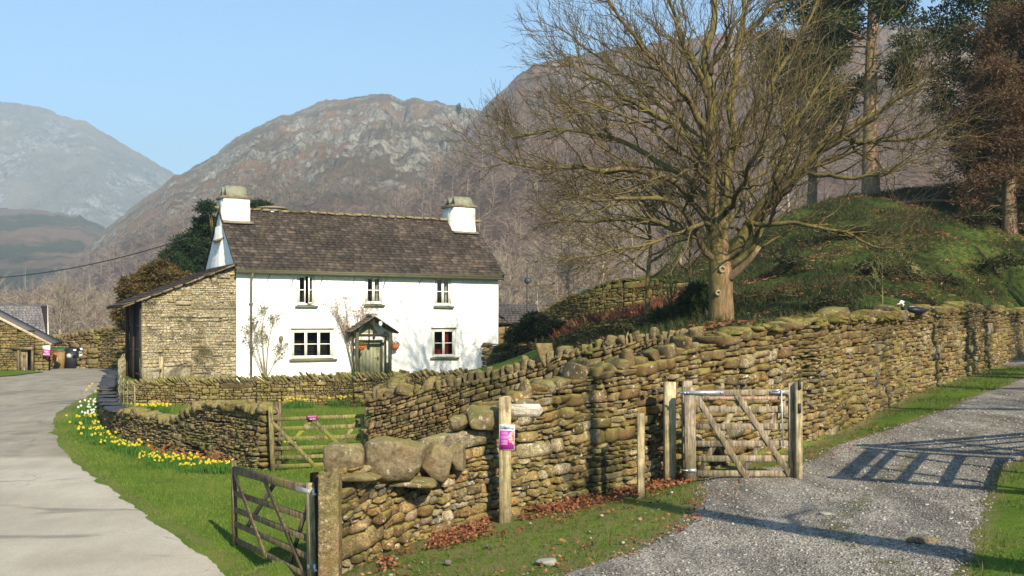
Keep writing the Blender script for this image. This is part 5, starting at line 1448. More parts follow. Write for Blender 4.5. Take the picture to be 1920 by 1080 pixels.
# slate outbuilding right of the house
ob = empty('outbuilding', W(970, 680, 55), 0, 'low dark slate-roofed outbuilding half hidden right of the farmhouse', 'outbuilding')
e0_, e1_, r1_, r0_ = W(905, 606, 53.5), W(1012, 606, 54.5), W(999, 573, 57.5), W(905, 570, 56.5)
mb = MB(); mb.add([e0_, e1_, r1_, r0_, W(905, 604, 60), W(1012, 604, 61)], [(0,1,2,3),(3,2,5,4),(1,5,2)]); world_part(mb, 'roof_deck', M_TIMBER, ob)
O = Vector(e0_); U = Vector(e1_)-O; Vv = Vector(r0_)-O
mb = MB(); slates(mb, O, U, Vv, U.length, Vv.length, 14, 9, th=0.02); world_part(mb, 'slate_courses', roofslate('dark_slate_roof', [(0.045,0.045,0.045),(0.075,0.07,0.065),(0.06,0.055,0.05)], moss=0.3), ob)
Pob = make_path([(W(905,0,54).x, 54.2, -2.2, W(0,606,54).z), (W(1008,0,54.8).x, 55.0, -2.0, W(0,606,55).z)])
mb = MB(); core(mb, Pob, 0.5, batter=0); face(mb, Pob, 0.5, 0, Pob['L'], 0.14, 1, batter=0, wob=0.01, depth=0.03)
world_part(mb, 'wall', [S_GARD, dark], ob)
# satellite dish on a pole, washing line post
sdx = empty('dish_aerial', W(988, 575, 52), 0, 'small dark dish on a thin pole rising behind the outbuilding', 'aerial')
k3 = 52/F
mb = MB(); mb.tube([(0, 0, -2.5), (0, 0, 75*k3)], 0.03, 6); mb.build('pole', M_IRON, sdx)
mb = MB(); mb.lathe([(0.015, 0.07), (0.07, 0.06), (0.13, 0.028), (0.17, 0.0), (0.16, -0.007), (0.12, 0.014), (0.015, 0.05)], 16, (0.02, -0.08, 49*k3), Euler((R(78), 0, R(-15))).to_matrix()); mb.build('dish', simple('grey_blue_dish', (0.04, 0.05, 0.07), 0.5), sdx, smooth=True)
mb = MB(); mb.tube([(0.02,-0.1,49*k3-0.2), (0.02,-0.35,49*k3-0.05)], 0.012, 5); mb.build('receiver_arm', M_IRON, sdx)
wlp = empty('washing_line_post', W(1086, 580, 50), 0, 'green T-shaped washing line post by the ruined wall', 'line post')
mb = MB(); mb.tube([(0,0,-1.2),(0,0,1.0)], 0.045, 6); mb.build('pole', simple('green_paint', (0.03,0.07,0.05), 0.5), wlp)
mb = MB(); mb.tube([(-0.3,0,0.98),(1.15,0.3,0.98)], 0.03, 6); mb.build('crossbar', simple('grey_green_paint', (0.08,0.11,0.09), 0.5), wlp)
# overhead cable to the left
mb = MB(); P0, P1 = W(-80, 524, 60), W(352, 446, 54)
mb.tube([P0*(1-t)+P1*t + Vector((0, 0, -0.9*4*t*(1-t)*0.55)) for t in np.linspace(0, 1, 24)], 0.028, 5)
tag(mb.build('overhead_cable', M_IRON), 'thin black cable sagging across the sky side of the hill to the yew', 'cable')

# hanging baskets, bird feeder
def hloc(L, y, z): p = Pl(L, y, z); return Vector(p)
M_TERRA = simple('coir_basket', (0.42, 0.13, 0.05), 0.9, 0.3, 30, 0.4)
M_FLW = leafmat('basket_flowers', [(0.75,0.10,0.02),(0.8,0.25,0.03),(0.6,0.05,0.03)], trans=0.1)
M_BLF = leafmat('basket_leaves', [(0.06,0.10,0.02),(0.12,0.16,0.03),(0.22,0.26,0.05)])
for (u, v, lb) in ((677.5, 650, 'left'), (740.5, 649, 'right')):
    off = 0.55 if lb == 'left' else 0.3
    L = fac(u, 0, off)[0]; z = fz(v, L, off)
    root = empty('hanging_basket', hloc(L, -off, z), YAW, 'orange flowered hanging basket on the %s side of the porch' % lb, 'hanging basket')
    mb = MB(); mb.lathe([(0.03,-0.17),(0.12,-0.13),(0.17,-0.05),(0.18,0.02),(0.15,0.03)], 14); mb.build('basket', M_TERRA, root, smooth=True)
    for a_ in (0, 2.1, 4.2):
        mb = MB(); mb.tube([(0.16*math.cos(a_), 0.16*math.sin(a_), 0.02), (0, 0, 0.42)], 0.005, 4); mb.build('chain', M_IRON, root)
    n = 260; D = rng.normal(size=(n, 3)); D /= np.linalg.norm(D, axis=1)[:, None]; C = D*rng.uniform(0.05, 0.21, (n, 1))*[1,1,.7] + [0, 0, 0.05]
    mb = MB(); blades(mb, C[:150], D[:150] + [0,0,.3], 0.07, 0.035); mb.build('foliage', M_BLF, root)
    mb = MB(); blades(mb, C[150:]*1.1 - [0,0,0.05], D[150:], 0.055, 0.05); mb.build('flowers', M_FLW, root)
L, z = fac(527, 635, 0.08); mb = MB(); mb.lathe([(0.02,0.12),(0.08,0.10),(0.10,0.0),(0.05,-0.1),(0.02,-0.16)], 10)
tag(mb.build('wall_lantern', M_SILL, loc=hloc(L, -0.1, z)), 'small grey lantern fixed to the white wall left of the big window', 'lantern')

# ------------------------------------------------------------------ muscovy duck on the lane wall
dk = empty('duck', W(1712, 592, 24.4), R(8), 'black duck with a white head standing on the mossy wall top', 'duck')
k4 = 24.4/F
def dp(u, v, y=0.0): return Vector(((u-1712)*k4, y, (592-v)*k4))
mb = MB()
mb.tube([dp(1685,569), dp(1686.5,568), dp(1689,566.5), dp(1691.5,567.5), dp(1692,571), dp(1691,576), dp(1693,580), dp(1699,582), dp(1709,582.5), dp(1720,583), dp(1731,583), dp(1739,581.5), dp(1744,580.5)],
        [0.014, 0.034, 0.046, 0.048, 0.042, 0.042, 0.062, 0.088, 0.105, 0.10, 0.07, 0.035, 0.012], 14)
M_DUCK, nt, b = nmat('duck_feathers', 0.6, 0.3)
tc = coords(nt, 'Object'); sx_ = N(nt, 'ShaderNodeSeparateXYZ'); nt.links.new(tc, sx_.inputs[0])
n1 = noise(nt, tc, 25, 3)
hw_ = math_(nt, 'ADD', sx_.outputs[2], math_(nt, 'MULTIPLY', n1, 0.06))
nt.links.new(mix(nt, ramp(nt, math_(nt, 'SUBTRACT', hw_, 0.0), [(0.235, 0.0), (0.25, 1.0)]), (0.012, 0.012, 0.018), (0.75, 0.74, 0.72)), b.inputs['Base Color'])
mb.build('body', M_DUCK, dk, smooth=True)
mb = MB(); mb.tube([dp(1686.5,569.2), dp(1683,570), dp(1679.5,570.8)], [0.022, 0.017, 0.009], 8); mb.build('beak', simple('pinkish_beak', (0.55,0.45,0.38), 0.5), dk, smooth=True)
for s in (-1, 1):
    mb = MB(); C = []; 
    mb.tube([dp(1698,580,s*0.07), dp(1710,581,s*0.105), dp(1724,582.5,s*0.09), dp(1737,581,s*0.03)], [0.03, 0.055, 0.045, 0.01], 8); mb.build('wing', simple('black_feathers', (0.014,0.015,0.022), 0.45), dk, smooth=True)
    mb = MB(); mb.tube([dp(1708,588,s*0.045), dp(1708,594,s*0.045)], 0.012, 6); mb.box(dp(1706.5,594.2,s*0.045), (0.08,0.05,0.01)); mb.build('leg', simple('duck_leg', (0.3,0.22,0.08), 0.6), dk)
    mb = MB(); mb.lathe([(0.001,0.0),(0.007,0.002),(0.001,0.006)], 8, dp(1688,568.3,s*0.042)); mb.build('eye', M_BLACK, dk)
# ------------------------------------------------------------------ trees
def tubes(mb, P, r, n=3):
    """P (m,k,3) polylines, r (m,k) radii"""
    m, k, _ = P.shape
    if m == 0: return
    T = np.gradient(P, axis=1); T /= np.linalg.norm(T, axis=2)[..., None] + 1e-9
    ref = np.zeros_like(T); ref[..., 2] = 1; ref[np.abs(T[..., 2]) > 0.85] = (1, 0, 0)
    S = np.cross(T, ref); S /= np.linalg.norm(S, axis=2)[..., None] + 1e-9; U = np.cross(S, T)
    a = np.linspace(0, 2*PI, n, endpoint=False)
    V = P[:, :, None, :] + r[:, :, None, None]*(np.cos(a)[None, None, :, None]*S[:, :, None, :] + np.sin(a)[None, None, :, None]*U[:, :, None, :])
    i, j = np.meshgrid(np.arange(k-1), np.arange(n), indexing='ij')
    q = np.stack([i*n+j, i*n+(j+1) % n, (i+1)*n+(j+1) % n, (i+1)*n+j], -1).reshape(-1, 4)
    mb.add(V.reshape(-1, 3), (np.arange(m)*k*n)[:, None, None] .repeat(len(q), 1).reshape(-1, 1) + np.tile(q, (m, 1)))

def resample(P, k):
    P = np.array([tuple(p) for p in P], float)
    # chaikin smoothing
    for _ in range(2):
        Q = [P[0]]
        for a, b in zip(P[:-1], P[1:]): Q += [a*0.75+b*0.25, a*0.25+b*0.75]
        Q.append(P[-1]); P = np.array(Q)
    d = np.concatenate([[0], np.cumsum(np.linalg.norm(np.diff(P, axis=0), axis=1))])
    t = np.linspace(0, d[-1], k)
    return np.stack([np.interp(t, d, P[:, i]) for i in range(3)], -1)

def sprout(P, r, count, t0, ln, ang, shrink=0.55, up=0.15, curl=0.25, k=5, r0=0.6, rmin=0.004, out=None, jitter=0.12, taper=0.25, drop=0.0):
    """child branches from parent polylines P (m,k,3), r (m,k); count per parent (array or int)"""
    m, kk, _ = P.shape
    cnt = np.broadcast_to(np.asarray(count), (m,)); idx = np.repeat(np.arange(m), cnt)
    n = len(idx)
    if n == 0: return np.zeros((0, k, 3)), np.zeros((0, k))
    t = t0 + (1-t0)*rng.uniform(0, 1, n)**0.85
    f = t*(kk-1); i = np.minimum(f.astype(int), kk-2); fr = f - i
    p = P[idx, i]*(1-fr)[:, None] + P[idx, i+1]*fr[:, None]
    T = P[idx, i+1] - P[idx, i]; T /= np.linalg.norm(T, axis=1)[:, None] + 1e-9
    pr = r[idx, i]*(1-fr) + r[idx, i+1]*fr
    R_ = rng.normal(size=(n, 3))
    if out is not None: R_ = R_ + out
    S = R_ - (R_*T).sum(1)[:, None]*T; S /= np.linalg.norm(S, axis=1)[:, None] + 1e-9
    a = rng.uniform(ang[0], ang[1], n)[:, None]
    D = T*np.cos(a) + S*np.sin(a); D[:, 2] += up*0.5; D /= np.linalg.norm(D, axis=1)[:, None]
    L = rng.uniform(ln[0], ln[1], n)*(1.15 - shrink*t)
    s = np.linspace(0, 1, k)
    C = rng.normal(0, curl, (n, 3)); C[:, 2] += up
    Q = p[:, None, :] + L[:, None, None]*(D[:, None, :]*s[None, :, None] + C[:, None, :]*(s**2)[None, :, None]*0.5)
    Q[:, :, 2] -= drop*(s**2)[None]*L[:, None]
    Q[:, 1:] += rng.normal(0, jitter/k, (n, k-1, 3))*L[:, None, None]
    rs = np.maximum(pr*r0, rmin); rs = np.minimum(rs, np.maximum(0.012*L, rmin) * 1.6)
    rr = rs[:, None]*(1 - (1-taper)*s[None, :]**0.8)
    return Q, np.maximum(rr, rmin*0.6)

def barkmat(name, base, base2, moss, mossf=0.5, side=(-0.4, -0.3, 0.6)):
    m, nt, b = nmat(name, 0.95, 0.1)
    _, nrm, pos = island(nt)
    tc = coords(nt, 'World', (7, 7, 1.6)); n1 = noise(nt, tc, 1.6, 6, 0.7, 0.6); n2 = noise(nt, pos, 1.3, 4, 0.6)
    c = ramp(nt, n1, [(0.32, tuple(x*0.45 for x in base)), (0.5, base), (0.68, base2)])
    dt = N(nt, 'ShaderNodeVectorMath', operation='DOT_PRODUCT'); nt.links.new(nrm, dt.inputs[0]); dt.inputs[1].default_value = side
    f = math_(nt, 'ADD', dt.outputs['Value'], math_(nt, 'MULTIPLY', math_(nt, 'SUBTRACT', n2, 0.5), 2.4))
    c = mix(nt, math_(nt, 'MULTIPLY', ramp(nt, f, [(0.1, 0.0), (0.6, 1.0)]), mossf), c, moss)
    nt.links.new(c, b.inputs['Base Color']); bump(nt, b, n1, 0.9, 0.04)
    return m
M_BARK = barkmat('mossy_bark', (0.17, 0.115, 0.06), (0.31, 0.21, 0.115), (0.12, 0.115, 0.025), 0.5, (-0.8, -0.1, 0.4))
M_LIMB = barkmat('limb_bark', (0.115, 0.085, 0.045), (0.22, 0.165, 0.085), (0.155, 0.14, 0.03), 0.5)
M_TWIG = simple('twig_bark', (0.065, 0.046, 0.024), 0.9, 0.3, 2, 0)
M_BUD = simple('reddish_twig_bark', (0.14, 0.085, 0.055), 0.9, 0.3, 2, 0)

# --- the big bare tree
TY = 30.0
tree = empty('bare_tree', W(1353, 616, TY), 0, 'huge bare spreading tree with mossy trunk and pruning scars behind the lane wall', 'tree')
off_ = -Vector(tree.location)
def tp(u, v, dy=0.0): return W(u, v, TY + dy) + off_
LIMBS = [  # (start radius, end radius, [(u, v, dy)...], sub density)
 (0.23, 0.05, [(1352,500,0),(1343,440,0),(1338,380,-.2),(1332,300,-.4),(1330,200,-.5),(1326,100,-.5),(1340,0,-.3),(1335,-110,0)]),
 (0.21, 0.05, [(1356,500,0),(1354,430,.2),(1362,350,.5),(1376,280,.9),(1372,180,1.2),(1386,80,1.5),(1402,-60,1.7)]),
 (0.20, 0.04, [(1362,500,0),(1380,450,-.2),(1410,410,-.5),(1450,365,-.9),(1500,320,-1.3),(1540,280,-1.6),(1590,240,-1.9),(1650,200,-2.2),(1715,160,-2.6)]),
 (0.11, 0.02, [(1365,505,0),(1395,485,-.3),(1418,460,-.5),(1432,420,-.6),(1438,370,-.3),(1452,320,0)]),
 (0.10, 0.025, [(1540,280,-1.6),(1590,262,-2.0),(1640,258,-2.4),(1700,262,-2.8),(1790,238,-3.2)]),
 (0.13, 0.03, [(1340,440,0),(1318,400,-.5),(1270,345,-1.1),(1210,322,-1.7),(1110,312,-2.4),(1010,318,-3.0),(945,300,-3.4)]),
 (0.13, 0.03, [(1333,310,-.4),(1290,255,-.1),(1210,205,.6),(1130,155,1.2),(1060,112,1.7)]),
 (0.12, 0.03, [(1338,385,-.2),(1295,335,.4),(1225,292,1.2),(1125,255,2.2),(1030,242,2.9),(965,255,3.4)]),
 (0.11, 0.03, [(1331,250,-.5),(1292,190,-1),(1240,130,-1.7),(1185,62,-2.3),(1130,-10,-2.8)]),
 (0.12, 0.025, [(1342,480,0),(1312,440,.6),(1256,422,1.3),(1185,412,2.0),(1110,420,2.6),(1040,404,3.0)]),
 (0.11, 0.025, [(1345,495,0),(1312,455,-.6),(1284,392,-1.3),(1236,372,-2.0),(1150,375,-2.8),(1060,372,-3.6)]),
 (0.10, 0.03, [(1328,180,-.5),(1295,105,-.1),(1262,25,.4),(1240,-70,.8)]),
 (0.11, 0.03, [(1374,280,.9),(1420,205,1.4),(1470,122,2.0),(1520,42,2.5),(1545,-50,2.8)]),
 (0.09, 0.025, [(1440,375,-.8),(1478,290,-.2),(1500,205,.4),(1560,120,1.0)]),
 (0.08, 0.02, [(1400,420,-.4),(1470,415,-1.4),(1560,425,-2.2),(1640,462,-3.0),(1710,470,-3.4)]),
 (0.09, 0.025, [(1385,80,1.5),(1440,20,1.0),(1480,-60,.6)]),
 (0.09, 0.025, [(1330,140,-.5),(1370,60,-1.2),(1420,-30,-1.8)]),
 (0.09, 0.02, [(1345,470,.2),(1370,410,1.5),(1420,340,2.6),(1480,260,3.4),(1540,200,4.0)]),
 (0.08, 0.02, [(1500,320,-1.3),(1560,330,-2.4),(1640,330,-3.2),(1720,300,-3.8)]),
 (0.07, 0.02, [(1338,420,-.2),(1290,425,-1.5),(1220,460,-2.6),(1140,470,-3.4),(1060,490,-4)]),
 (0.08, 0.02, [(1336,350,0),(1300,300,-1.6),(1230,250,-2.6),(1160,205,-3.4),(1080,190,-4)]),
 (0.08, 0.02, [(1334,270,-.4),(1280,225,1.6),(1180,155,2.6),(1100,85,3.2),(1040,50,3.6)]),
 (0.08, 0.02, [(1350,400,.2),(1330,330,2.0),(1280,240,3.4),(1240,160,4.2),(1200,90,5)]),
 (0.08, 0.02, [(1360,400,0),(1400,330,-2.2),(1430,250,-3.4),(1450,160,-4.2),(1460,60,-5)]),
]
mb = MB()
kx = TY/F
mb.tube(resample([tp(1352,640),tp(1353,600),tp(1352,560),tp(1351,520),tp(1350,480),tp(1349,450)], 14),
        np.interp(np.linspace(0,1,14), [0,.2,.5,.75,1], [0.44, 0.36, 0.33, 0.335, 0.24]), 20)
# root flare
for a_ in np.arange(0, 2*PI, 0.9):
    mb.tube([tp(1352,640)+Vector((0.45*math.cos(a_),0.45*math.sin(a_),-0.1)), tp(1352,622)+Vector((0.30*math.cos(a_),0.30*math.sin(a_),0)), tp(1352,590)+Vector((0.22*math.cos(a_),0.22*math.sin(a_),0))], [0.13, 0.12, 0.05], 8)
V = mb.v[0]; 
mb.build('trunk', M_BARK, tree, smooth=True)
for (u, v, s) in ((1354, 505, 0.072), (1346, 549, 0.06)):
    q = tp(u, v, -0.34); mb = MB()
    mb.lathe([(s*1.5,-0.03),(s*1.4,0.03),(s*1.1,0.055),(s*0.75,0.04),(s*0.6,-0.05),(0.001,-0.06)], 14, q, Euler((R(96), 0, R(8))).to_matrix())
    mb.build('pruning_scar', simple('scar_wood', (0.26, 0.20, 0.13), 0.9, 0.6, 14, 0.4), tree, smooth=True)
mb = MB(); mb.tube(resample([tp(1362,525,-.1),tp(1388,505,-.4),tp(1412,480,-.7),tp(1424,462,-.8)], 8), np.linspace(0.14, 0.06, 8), 10); mb.build('limb', barkmat('bare_limb', (0.20,0.14,0.085), (0.32,0.23,0.15), (0.16,0.15,0.03), 0.2), tree, smooth=True)
allP, allR = [], []
for (ra, rb, pts_) in LIMBS:
    mb = MB(); P = resample([tp(*p) for p in pts_], 22)
    P[2:] += np.stack([vnoise(np.arange(20)*0.45, ra*1000+i*9, 0, 5+i) for i in range(3)], -1)*0.09
    r = ra*(1-np.linspace(0, 1, 22)**0.8) + rb*np.linspace(0, 1, 22)**0.8
    mb.tube(P, r, 8); mb.build('limb', M_LIMB, tree, smooth=True)
    allP.append(P); allR.append(r)
P0, R0 = np.array(allP), np.array(allR)
ctr = np.array(tuple(tp(1345, 330)))
len0 = np.linalg.norm(np.diff(P0, axis=1), axis=2).sum(1)
B1, r1 = sprout(P0, R0, np.maximum(8, (len0*3.2).astype(int)), 0.12, (1.7, 3.9), (0.4, 0.95), shrink=0.85, up=0.18, curl=0.18, k=8, r0=0.55, rmin=0.017, jitter=0.16)
B2, r2 = sprout(B1, r1, 7, 0.15, (0.7, 1.6), (0.35, 0.8), up=0.15, curl=0.2, k=6, r0=0.6, rmin=0.008, jitter=0.18)
B3, r3 = sprout(B2, r2, 3, 0.3, (0.3, 0.75), (0.3, 0.7), up=0.12, curl=0.2, k=4, r0=0.7, rmin=0.0065)
print('tree', len(B1), len(B2), len(B3))
mb = MB(); tubes(mb, B1, r1, 5); tubes(mb, B2, r2, 4); br = mb.build('branches', M_LIMB, tree); 
mb = MB(); tubes(mb, B3, r3, 3); mb.build('twigs', M_TWIG, tree)
# young shoots from the trunk
tr = resample([tp(1352,560),tp(1351,500),tp(1349,450)], 10)[None]
E1, e1 = sprout(tr, np.full((1,10), 0.3), 60, 0.3, (0.6, 1.8), (0.9, 1.4), up=0.5, curl=0.2, k=6, r0=0.03, rmin=0.007)
E2, e2 = sprout(E1, e1, 5, 0.3, (0.3, 0.7), (0.4, 0.8), up=0.4, k=4, rmin=0.005)
mb = MB(); tubes(mb, E1, e1, 4); tubes(mb, E2, e2, 3); mb.build('epicormic_shoots', simple('green_shoots', (0.13,0.13,0.035), 0.9, 0.3, 2, 0), tree)

def bare(name, loc, H, tr_r, seed, label, mat=M_LIMB, twm=M_TWIG, n1=26, n2=7, n3=4, lean=0.0, spread=1.0, t0=0.25, group=None, cat='bare tree', ang=(0.5, 1.1), rmin=0.006, l1=0.42):
    global rng
    st_ = rng; rng = np.random.default_rng(seed)
    root = empty(name, loc, 0, label, cat, group)
    P = resample([(0,0,-0.3),(lean*.1,0,H*.25),(lean*.35*H*.1+rng.normal(0,.02*H),rng.normal(0,.02*H),H*.55),(lean*H*.12,rng.normal(0,.02*H),H)], 16)
    r = tr_r*(1-0.9*np.linspace(0,1,16)**0.9)
    mb = MB(); mb.tube(P, r, 8); mb.build('trunk', mat, root, smooth=True)
    B1, r1 = sprout(P[None], r[None], n1, t0, (H*l1*0.6*spread, H*l1*spread), ang, up=0.25, curl=0.18, k=8, r0=0.55, rmin=rmin*2)
    B2, r2 = sprout(B1, r1, n2, 0.15, (H*.10, H*.2), (0.4, 0.9), up=0.2, k=5, r0=0.6, rmin=rmin*1.3)
    B3, r3 = sprout(B2, r2, n3, 0.2, (H*.05, H*.10), (0.4, 0.9), up=0.15, k=4, r0=0.7, rmin=rmin)
    mb = MB(); tubes(mb, B1, r1, 4); tubes(mb, B2, r2, 3); tubes(mb, B3, r3, 3); mb.build('branches', twm, root)
    rng = st_
    return root
def gp_(u, v, Y):
    p = W(u, v, Y); return Vector((p.x, p.y, G(p.x, p.y) - 0.05))
bare('small_tree', gp_(1216, 600, 38), 5.4, 0.12, 3, 'small bare spreading tree in front of the ruined wall', lean=-0.6, n1=26, n2=9, n3=4, spread=1.5, ang=(0.9, 1.5), t0=0.3, rmin=0.008, l1=0.5)
bare('small_tree', gp_(1292, 600, 36), 4.6, 0.09, 4, 'crooked mossy bare sapling just left of the great tree trunk', lean=0.5, n1=22, n2=8, spread=1.2, rmin=0.008)
bare('small_tree', gp_(1255, 600, 34), 2.6, 0.05, 8, 'low arching green-stemmed bush below the sapling left of the great tree', lean=0.8, n1=30, n2=6, spread=1.5, t0=0.05, mat=simple('green_stem', (0.12,0.14,0.04), 0.9), twm=simple('green_stem_thin', (0.13,0.15,0.05), 0.9, .3, 2, 0))
bare('small_tree', gp_(1655, 560, 28), 2.3, 0.02, 12, 'thin upright leafless sapling on the slope left of the duck', n1=9, n2=4, n3=2, t0=0.3, spread=0.7, twm=simple('yellow_stem', (0.2,0.2,0.07), 0.9, .3, 2, 0), mat=simple('yellow_stem_thick', (0.2,0.2,0.07), 0.9, .3, 2, 0), cat='sapling')
# pale trees standing in the field beyond (copies share meshes)
M_PALEB = simple('pale_bark', (0.30, 0.25, 0.19), 0.9, 0.3, 2, 0)
proto = bare('field_tree', gp_(1055, 580, 85), 9.0, 0.16, 21, 'x', mat=M_PALEB, twm=M_PALEB, n1=30, n2=8, n3=5, rmin=0.018, spread=0.8, group='pale bare trees on the valley floor behind the farm')
lab = ['pale bare tree rising just right of the house roof end', 'pale bare tree behind the dish aerial', 'pale bare tree above the washing line post', 'twin-looking pale bare tree left of the small spreading tree', 'pale bare tree behind the small spreading tree', 'pale bare tree close left of the great trunk',
       'pale bare tree seen right of the great trunk under the limb', 'slender bare tree beyond the barn roof', 'slender bare tree above the far wall', 'slender bare tree behind the yew tip on the left']
for i, (u, Y, s_, rz_) in enumerate([(955,110,1.0,0.3),(1010,125,1.1,1.4),(1068,84,0.85,2.2),(1130,90,1.15,3.3),(1185,105,1.2,4.1),(1275,88,1.1,5.2),(1480,80,1.0,0.9),(115,105,0.8,1.9),(160,112,0.75,2.8),(215,108,0.75,3.7)]):
    o = proto if i == 0 else copy_tree(proto)
    p = gp_(u, 600, Y); o.location = p; o.scale = (s_, s_, s_); o.rotation_euler = (0, 0, rz_); o['label'] = lab[i]

# ------------------------------------------------------------------ evergreens
def crown(mb, C, rad, n, ln, wd, D=None, flat=0.6):
    """needle/leaf clumps: clump centres C (m,3)"""
    m = len(C); idx = rng.integers(0, m, n)
    o = rng.normal(0, 1, (n, 3)); o /= np.linalg.norm(o, axis=1)[:, None]; o *= rng.uniform(0, 1, (n, 1))**0.5
    o[:, 2] *= flat
    rr_ = np.broadcast_to(np.asarray(rad, float), (m,))[idx][:, None]
    D_ = o + rng.normal(0, 0.5, (n, 3)) if D is None else D + rng.normal(0, 0.5, (n, 3))
    blades(mb, C[idx] + o*rr_, D_, rng.uniform(ln[0], ln[1], n), wd)

M_PINE = leafmat('pine_needles', [(0.012,0.022,0.009),(0.026,0.045,0.014),(0.05,0.072,0.02),(0.10,0.11,0.03)], trans=0.15, scale=0.5)
M_BROWNL = leafmat('rust_foliage', [(0.03,0.02,0.010),(0.085,0.042,0.018),(0.14,0.07,0.03),(0.06,0.06,0.02)], trans=0.2, scale=0.5)
M_PBARK = barkmat('pine_bark', (0.20, 0.13, 0.085), (0.34, 0.23, 0.16), (0.14, 0.13, 0.05), 0.35)
def pine(loc, H, r_, seed, label, pts=None, crown_from=0.45, nb=26, ln=(2.0, 4.0), nl=16000, mat=M_PINE, cl=0.6, name='pine_tree', lf=(0.16, 0.30), drop=0.1, lw=0.085):
    global rng
    st_ = rng; rng = np.random.default_rng(seed)
    root = empty(name, loc, 0, label, 'pine' if name == 'pine_tree' else 'tree')
    P = resample(pts or [(0,0,-.4),(rng.normal(0,.1),0,H*.3),(rng.normal(0,.3),0.1,H*.65),(rng.normal(0,.3),0,H)], 20)
    r = r_*(1-0.75*np.linspace(0,1,20)); r[0] *= 1.25
    mb = MB(); mb.tube(P, r, 12); mb.build('trunk', M_PBARK, root, smooth=True)
    B1, r1 = sprout(P[None], r[None], nb, crown_from, ln, (0.9, 1.5), up=0.1, curl=0.3, k=8, r0=0.35, rmin=0.03, drop=drop)
    B2, r2 = sprout(B1, r1, 4, 0.3, (0.7, 1.5), (0.5, 1.0), up=0.1, k=5, r0=0.6, rmin=0.015)
    mb = MB(); tubes(mb, B1, r1, 5); tubes(mb, B2, r2, 4); mb.build('branches', M_PBARK, root)
    C = np.concatenate([B2[:, -1], B2[:, 3], B1[:, -1], B1[:, -3]])
    mb = MB(); crown(mb, C, cl, nl, lf, lw); mb.build('needles', mat, root)
    rng = st_
    return root
pine(gp_(1633, 362, 56), 14.0, 0.50, 31, 'tall pine with thick pinkish trunk on the crest right of the bare tree', crown_from=0.36, nb=44, ln=(2, 4.0), nl=28000)
pine(gp_(1522, 372, 60), 12.5, 0.30, 32, 'slimmer pine on the crest half hidden behind the bare tree crown', crown_from=0.30, nb=50, nl=27000)
pine(gp_(1826, 352, 54), 15.0, 0.42, 33, 'dark-trunked pine leaning slightly near the right edge', pts=[(0,0,-.4),(0.15,0,2.5),(0.45,0,5.5),(0.7,0,8.5),(1.2,0,12),(1.3,0,16)], crown_from=0.10, nb=64, ln=(1.4,3.4), nl=34000)
pine(gp_(1893, 384, 50), 10.0, 0.36, 34, 'rust-brown ivy-hung tree at the right edge of the hill crest', crown_from=0.03, nb=80, ln=(1.0,2.6), nl=60000, mat=M_BROWNL, lw=0.045, name='rusty_tree', drop=0.5, lf=(0.12,0.3))
pine(gp_(1990, 395, 52), 14.0, 0.4, 35, 'dark pine just beyond the right edge', crown_from=0.15, nb=40, ln=(2,3.5), nl=16000)
# dark conifer and ochre yew behind the house
M_YEWD = leafmat('dark_yew_leaf', [(0.008,0.018,0.008),(0.016,0.035,0.012),(0.03,0.055,0.016)], trans=0.1, scale=0.8)
M_YEWO = leafmat('ochre_yew_leaf', [(0.02,0.022,0.008),(0.06,0.045,0.012),(0.13,0.08,0.018),(0.19,0.12,0.03)], trans=0.15, scale=0.7)
def bushy(name, loc, blobs, n, mat, label, cat, ln=(0.12, 0.28), wd=0.05, trunkh=2.0, trunkr=0.2, stick=0.55):
    """evergreen made of layered sprays; blobs: (dx, dy, z, rx, rz)"""
    root = empty(name, loc, 0, label, cat)
    C, Rr = [], []
    mb2 = MB(); mb2.tube(resample([(0,0,-.5),(0.1,0,trunkh*.5),(0,0,trunkh)], 8), np.linspace(trunkr, trunkr*.4, 8), 8)
    for (dx, dy, z, rx, rz_) in blobs:
        k = int(24*rx*rz_/0.8) + 8
        o = rng.normal(size=(k, 3)); o /= np.linalg.norm(o, axis=1)[:, None]; o *= rng.uniform(0.45, 1.12, (k, 1))
        c = np.array([dx, dy, z]) + o*[rx, rx, rz_]
        C.append(c); Rr.append(np.full(k, stick*0.5))
        for q in c[::4]:
            mb2.tube([(dx*.3, dy*.3, max(0.3, z*.5)), tuple((np.array([dx, dy, z])+q)/2), tuple(q)], [0.05, 0.03, 0.012], 4, cap=False)
    mb2.build('trunk', M_TIMBER if 'wood' in name else M_LIMB, root)
    C = np.concatenate(C); Rr = np.concatenate(Rr)
    mb = MB(); crown(mb, C, Rr, n, ln, wd, flat=0.45); mb.build('foliage', mat, root)
    return root
def hp(u, v, Y): return W(u, v, Y)
base = gp_(420, 600, 55.0); 
def bl_(items, Y, base): 
    out = []
    for (u, v, ru, rv) in items:
        p = W(u, v, Y); out.append((p.x-base.x, rng.normal(0, .4), p.z-base.z, ru*Y/F, rv*Y/F))
    return out
bushy('dark_conifer', base, bl_([(400,392,16,10),(345,470,24,14),(330,490,26,14),(352,500,34,18),(318,478,14,8),(385,415,22,12),(372,440,25,14),(360,470,28,16),(395,470,34,24),(345,448,14,6),(368,425,12,6),(400,430,26,22),(420,440,25,30),(478,385,16,8),(470,400,24,10),(455,395,15,8),(495,388,10,3),(430,500,60,40)], 55, base), 36000, M_YEWD, 'dark green conifer rising behind the left chimney', 'conifer', trunkh=5, stick=0.7)
base = gp_(300, 600, 50.5)
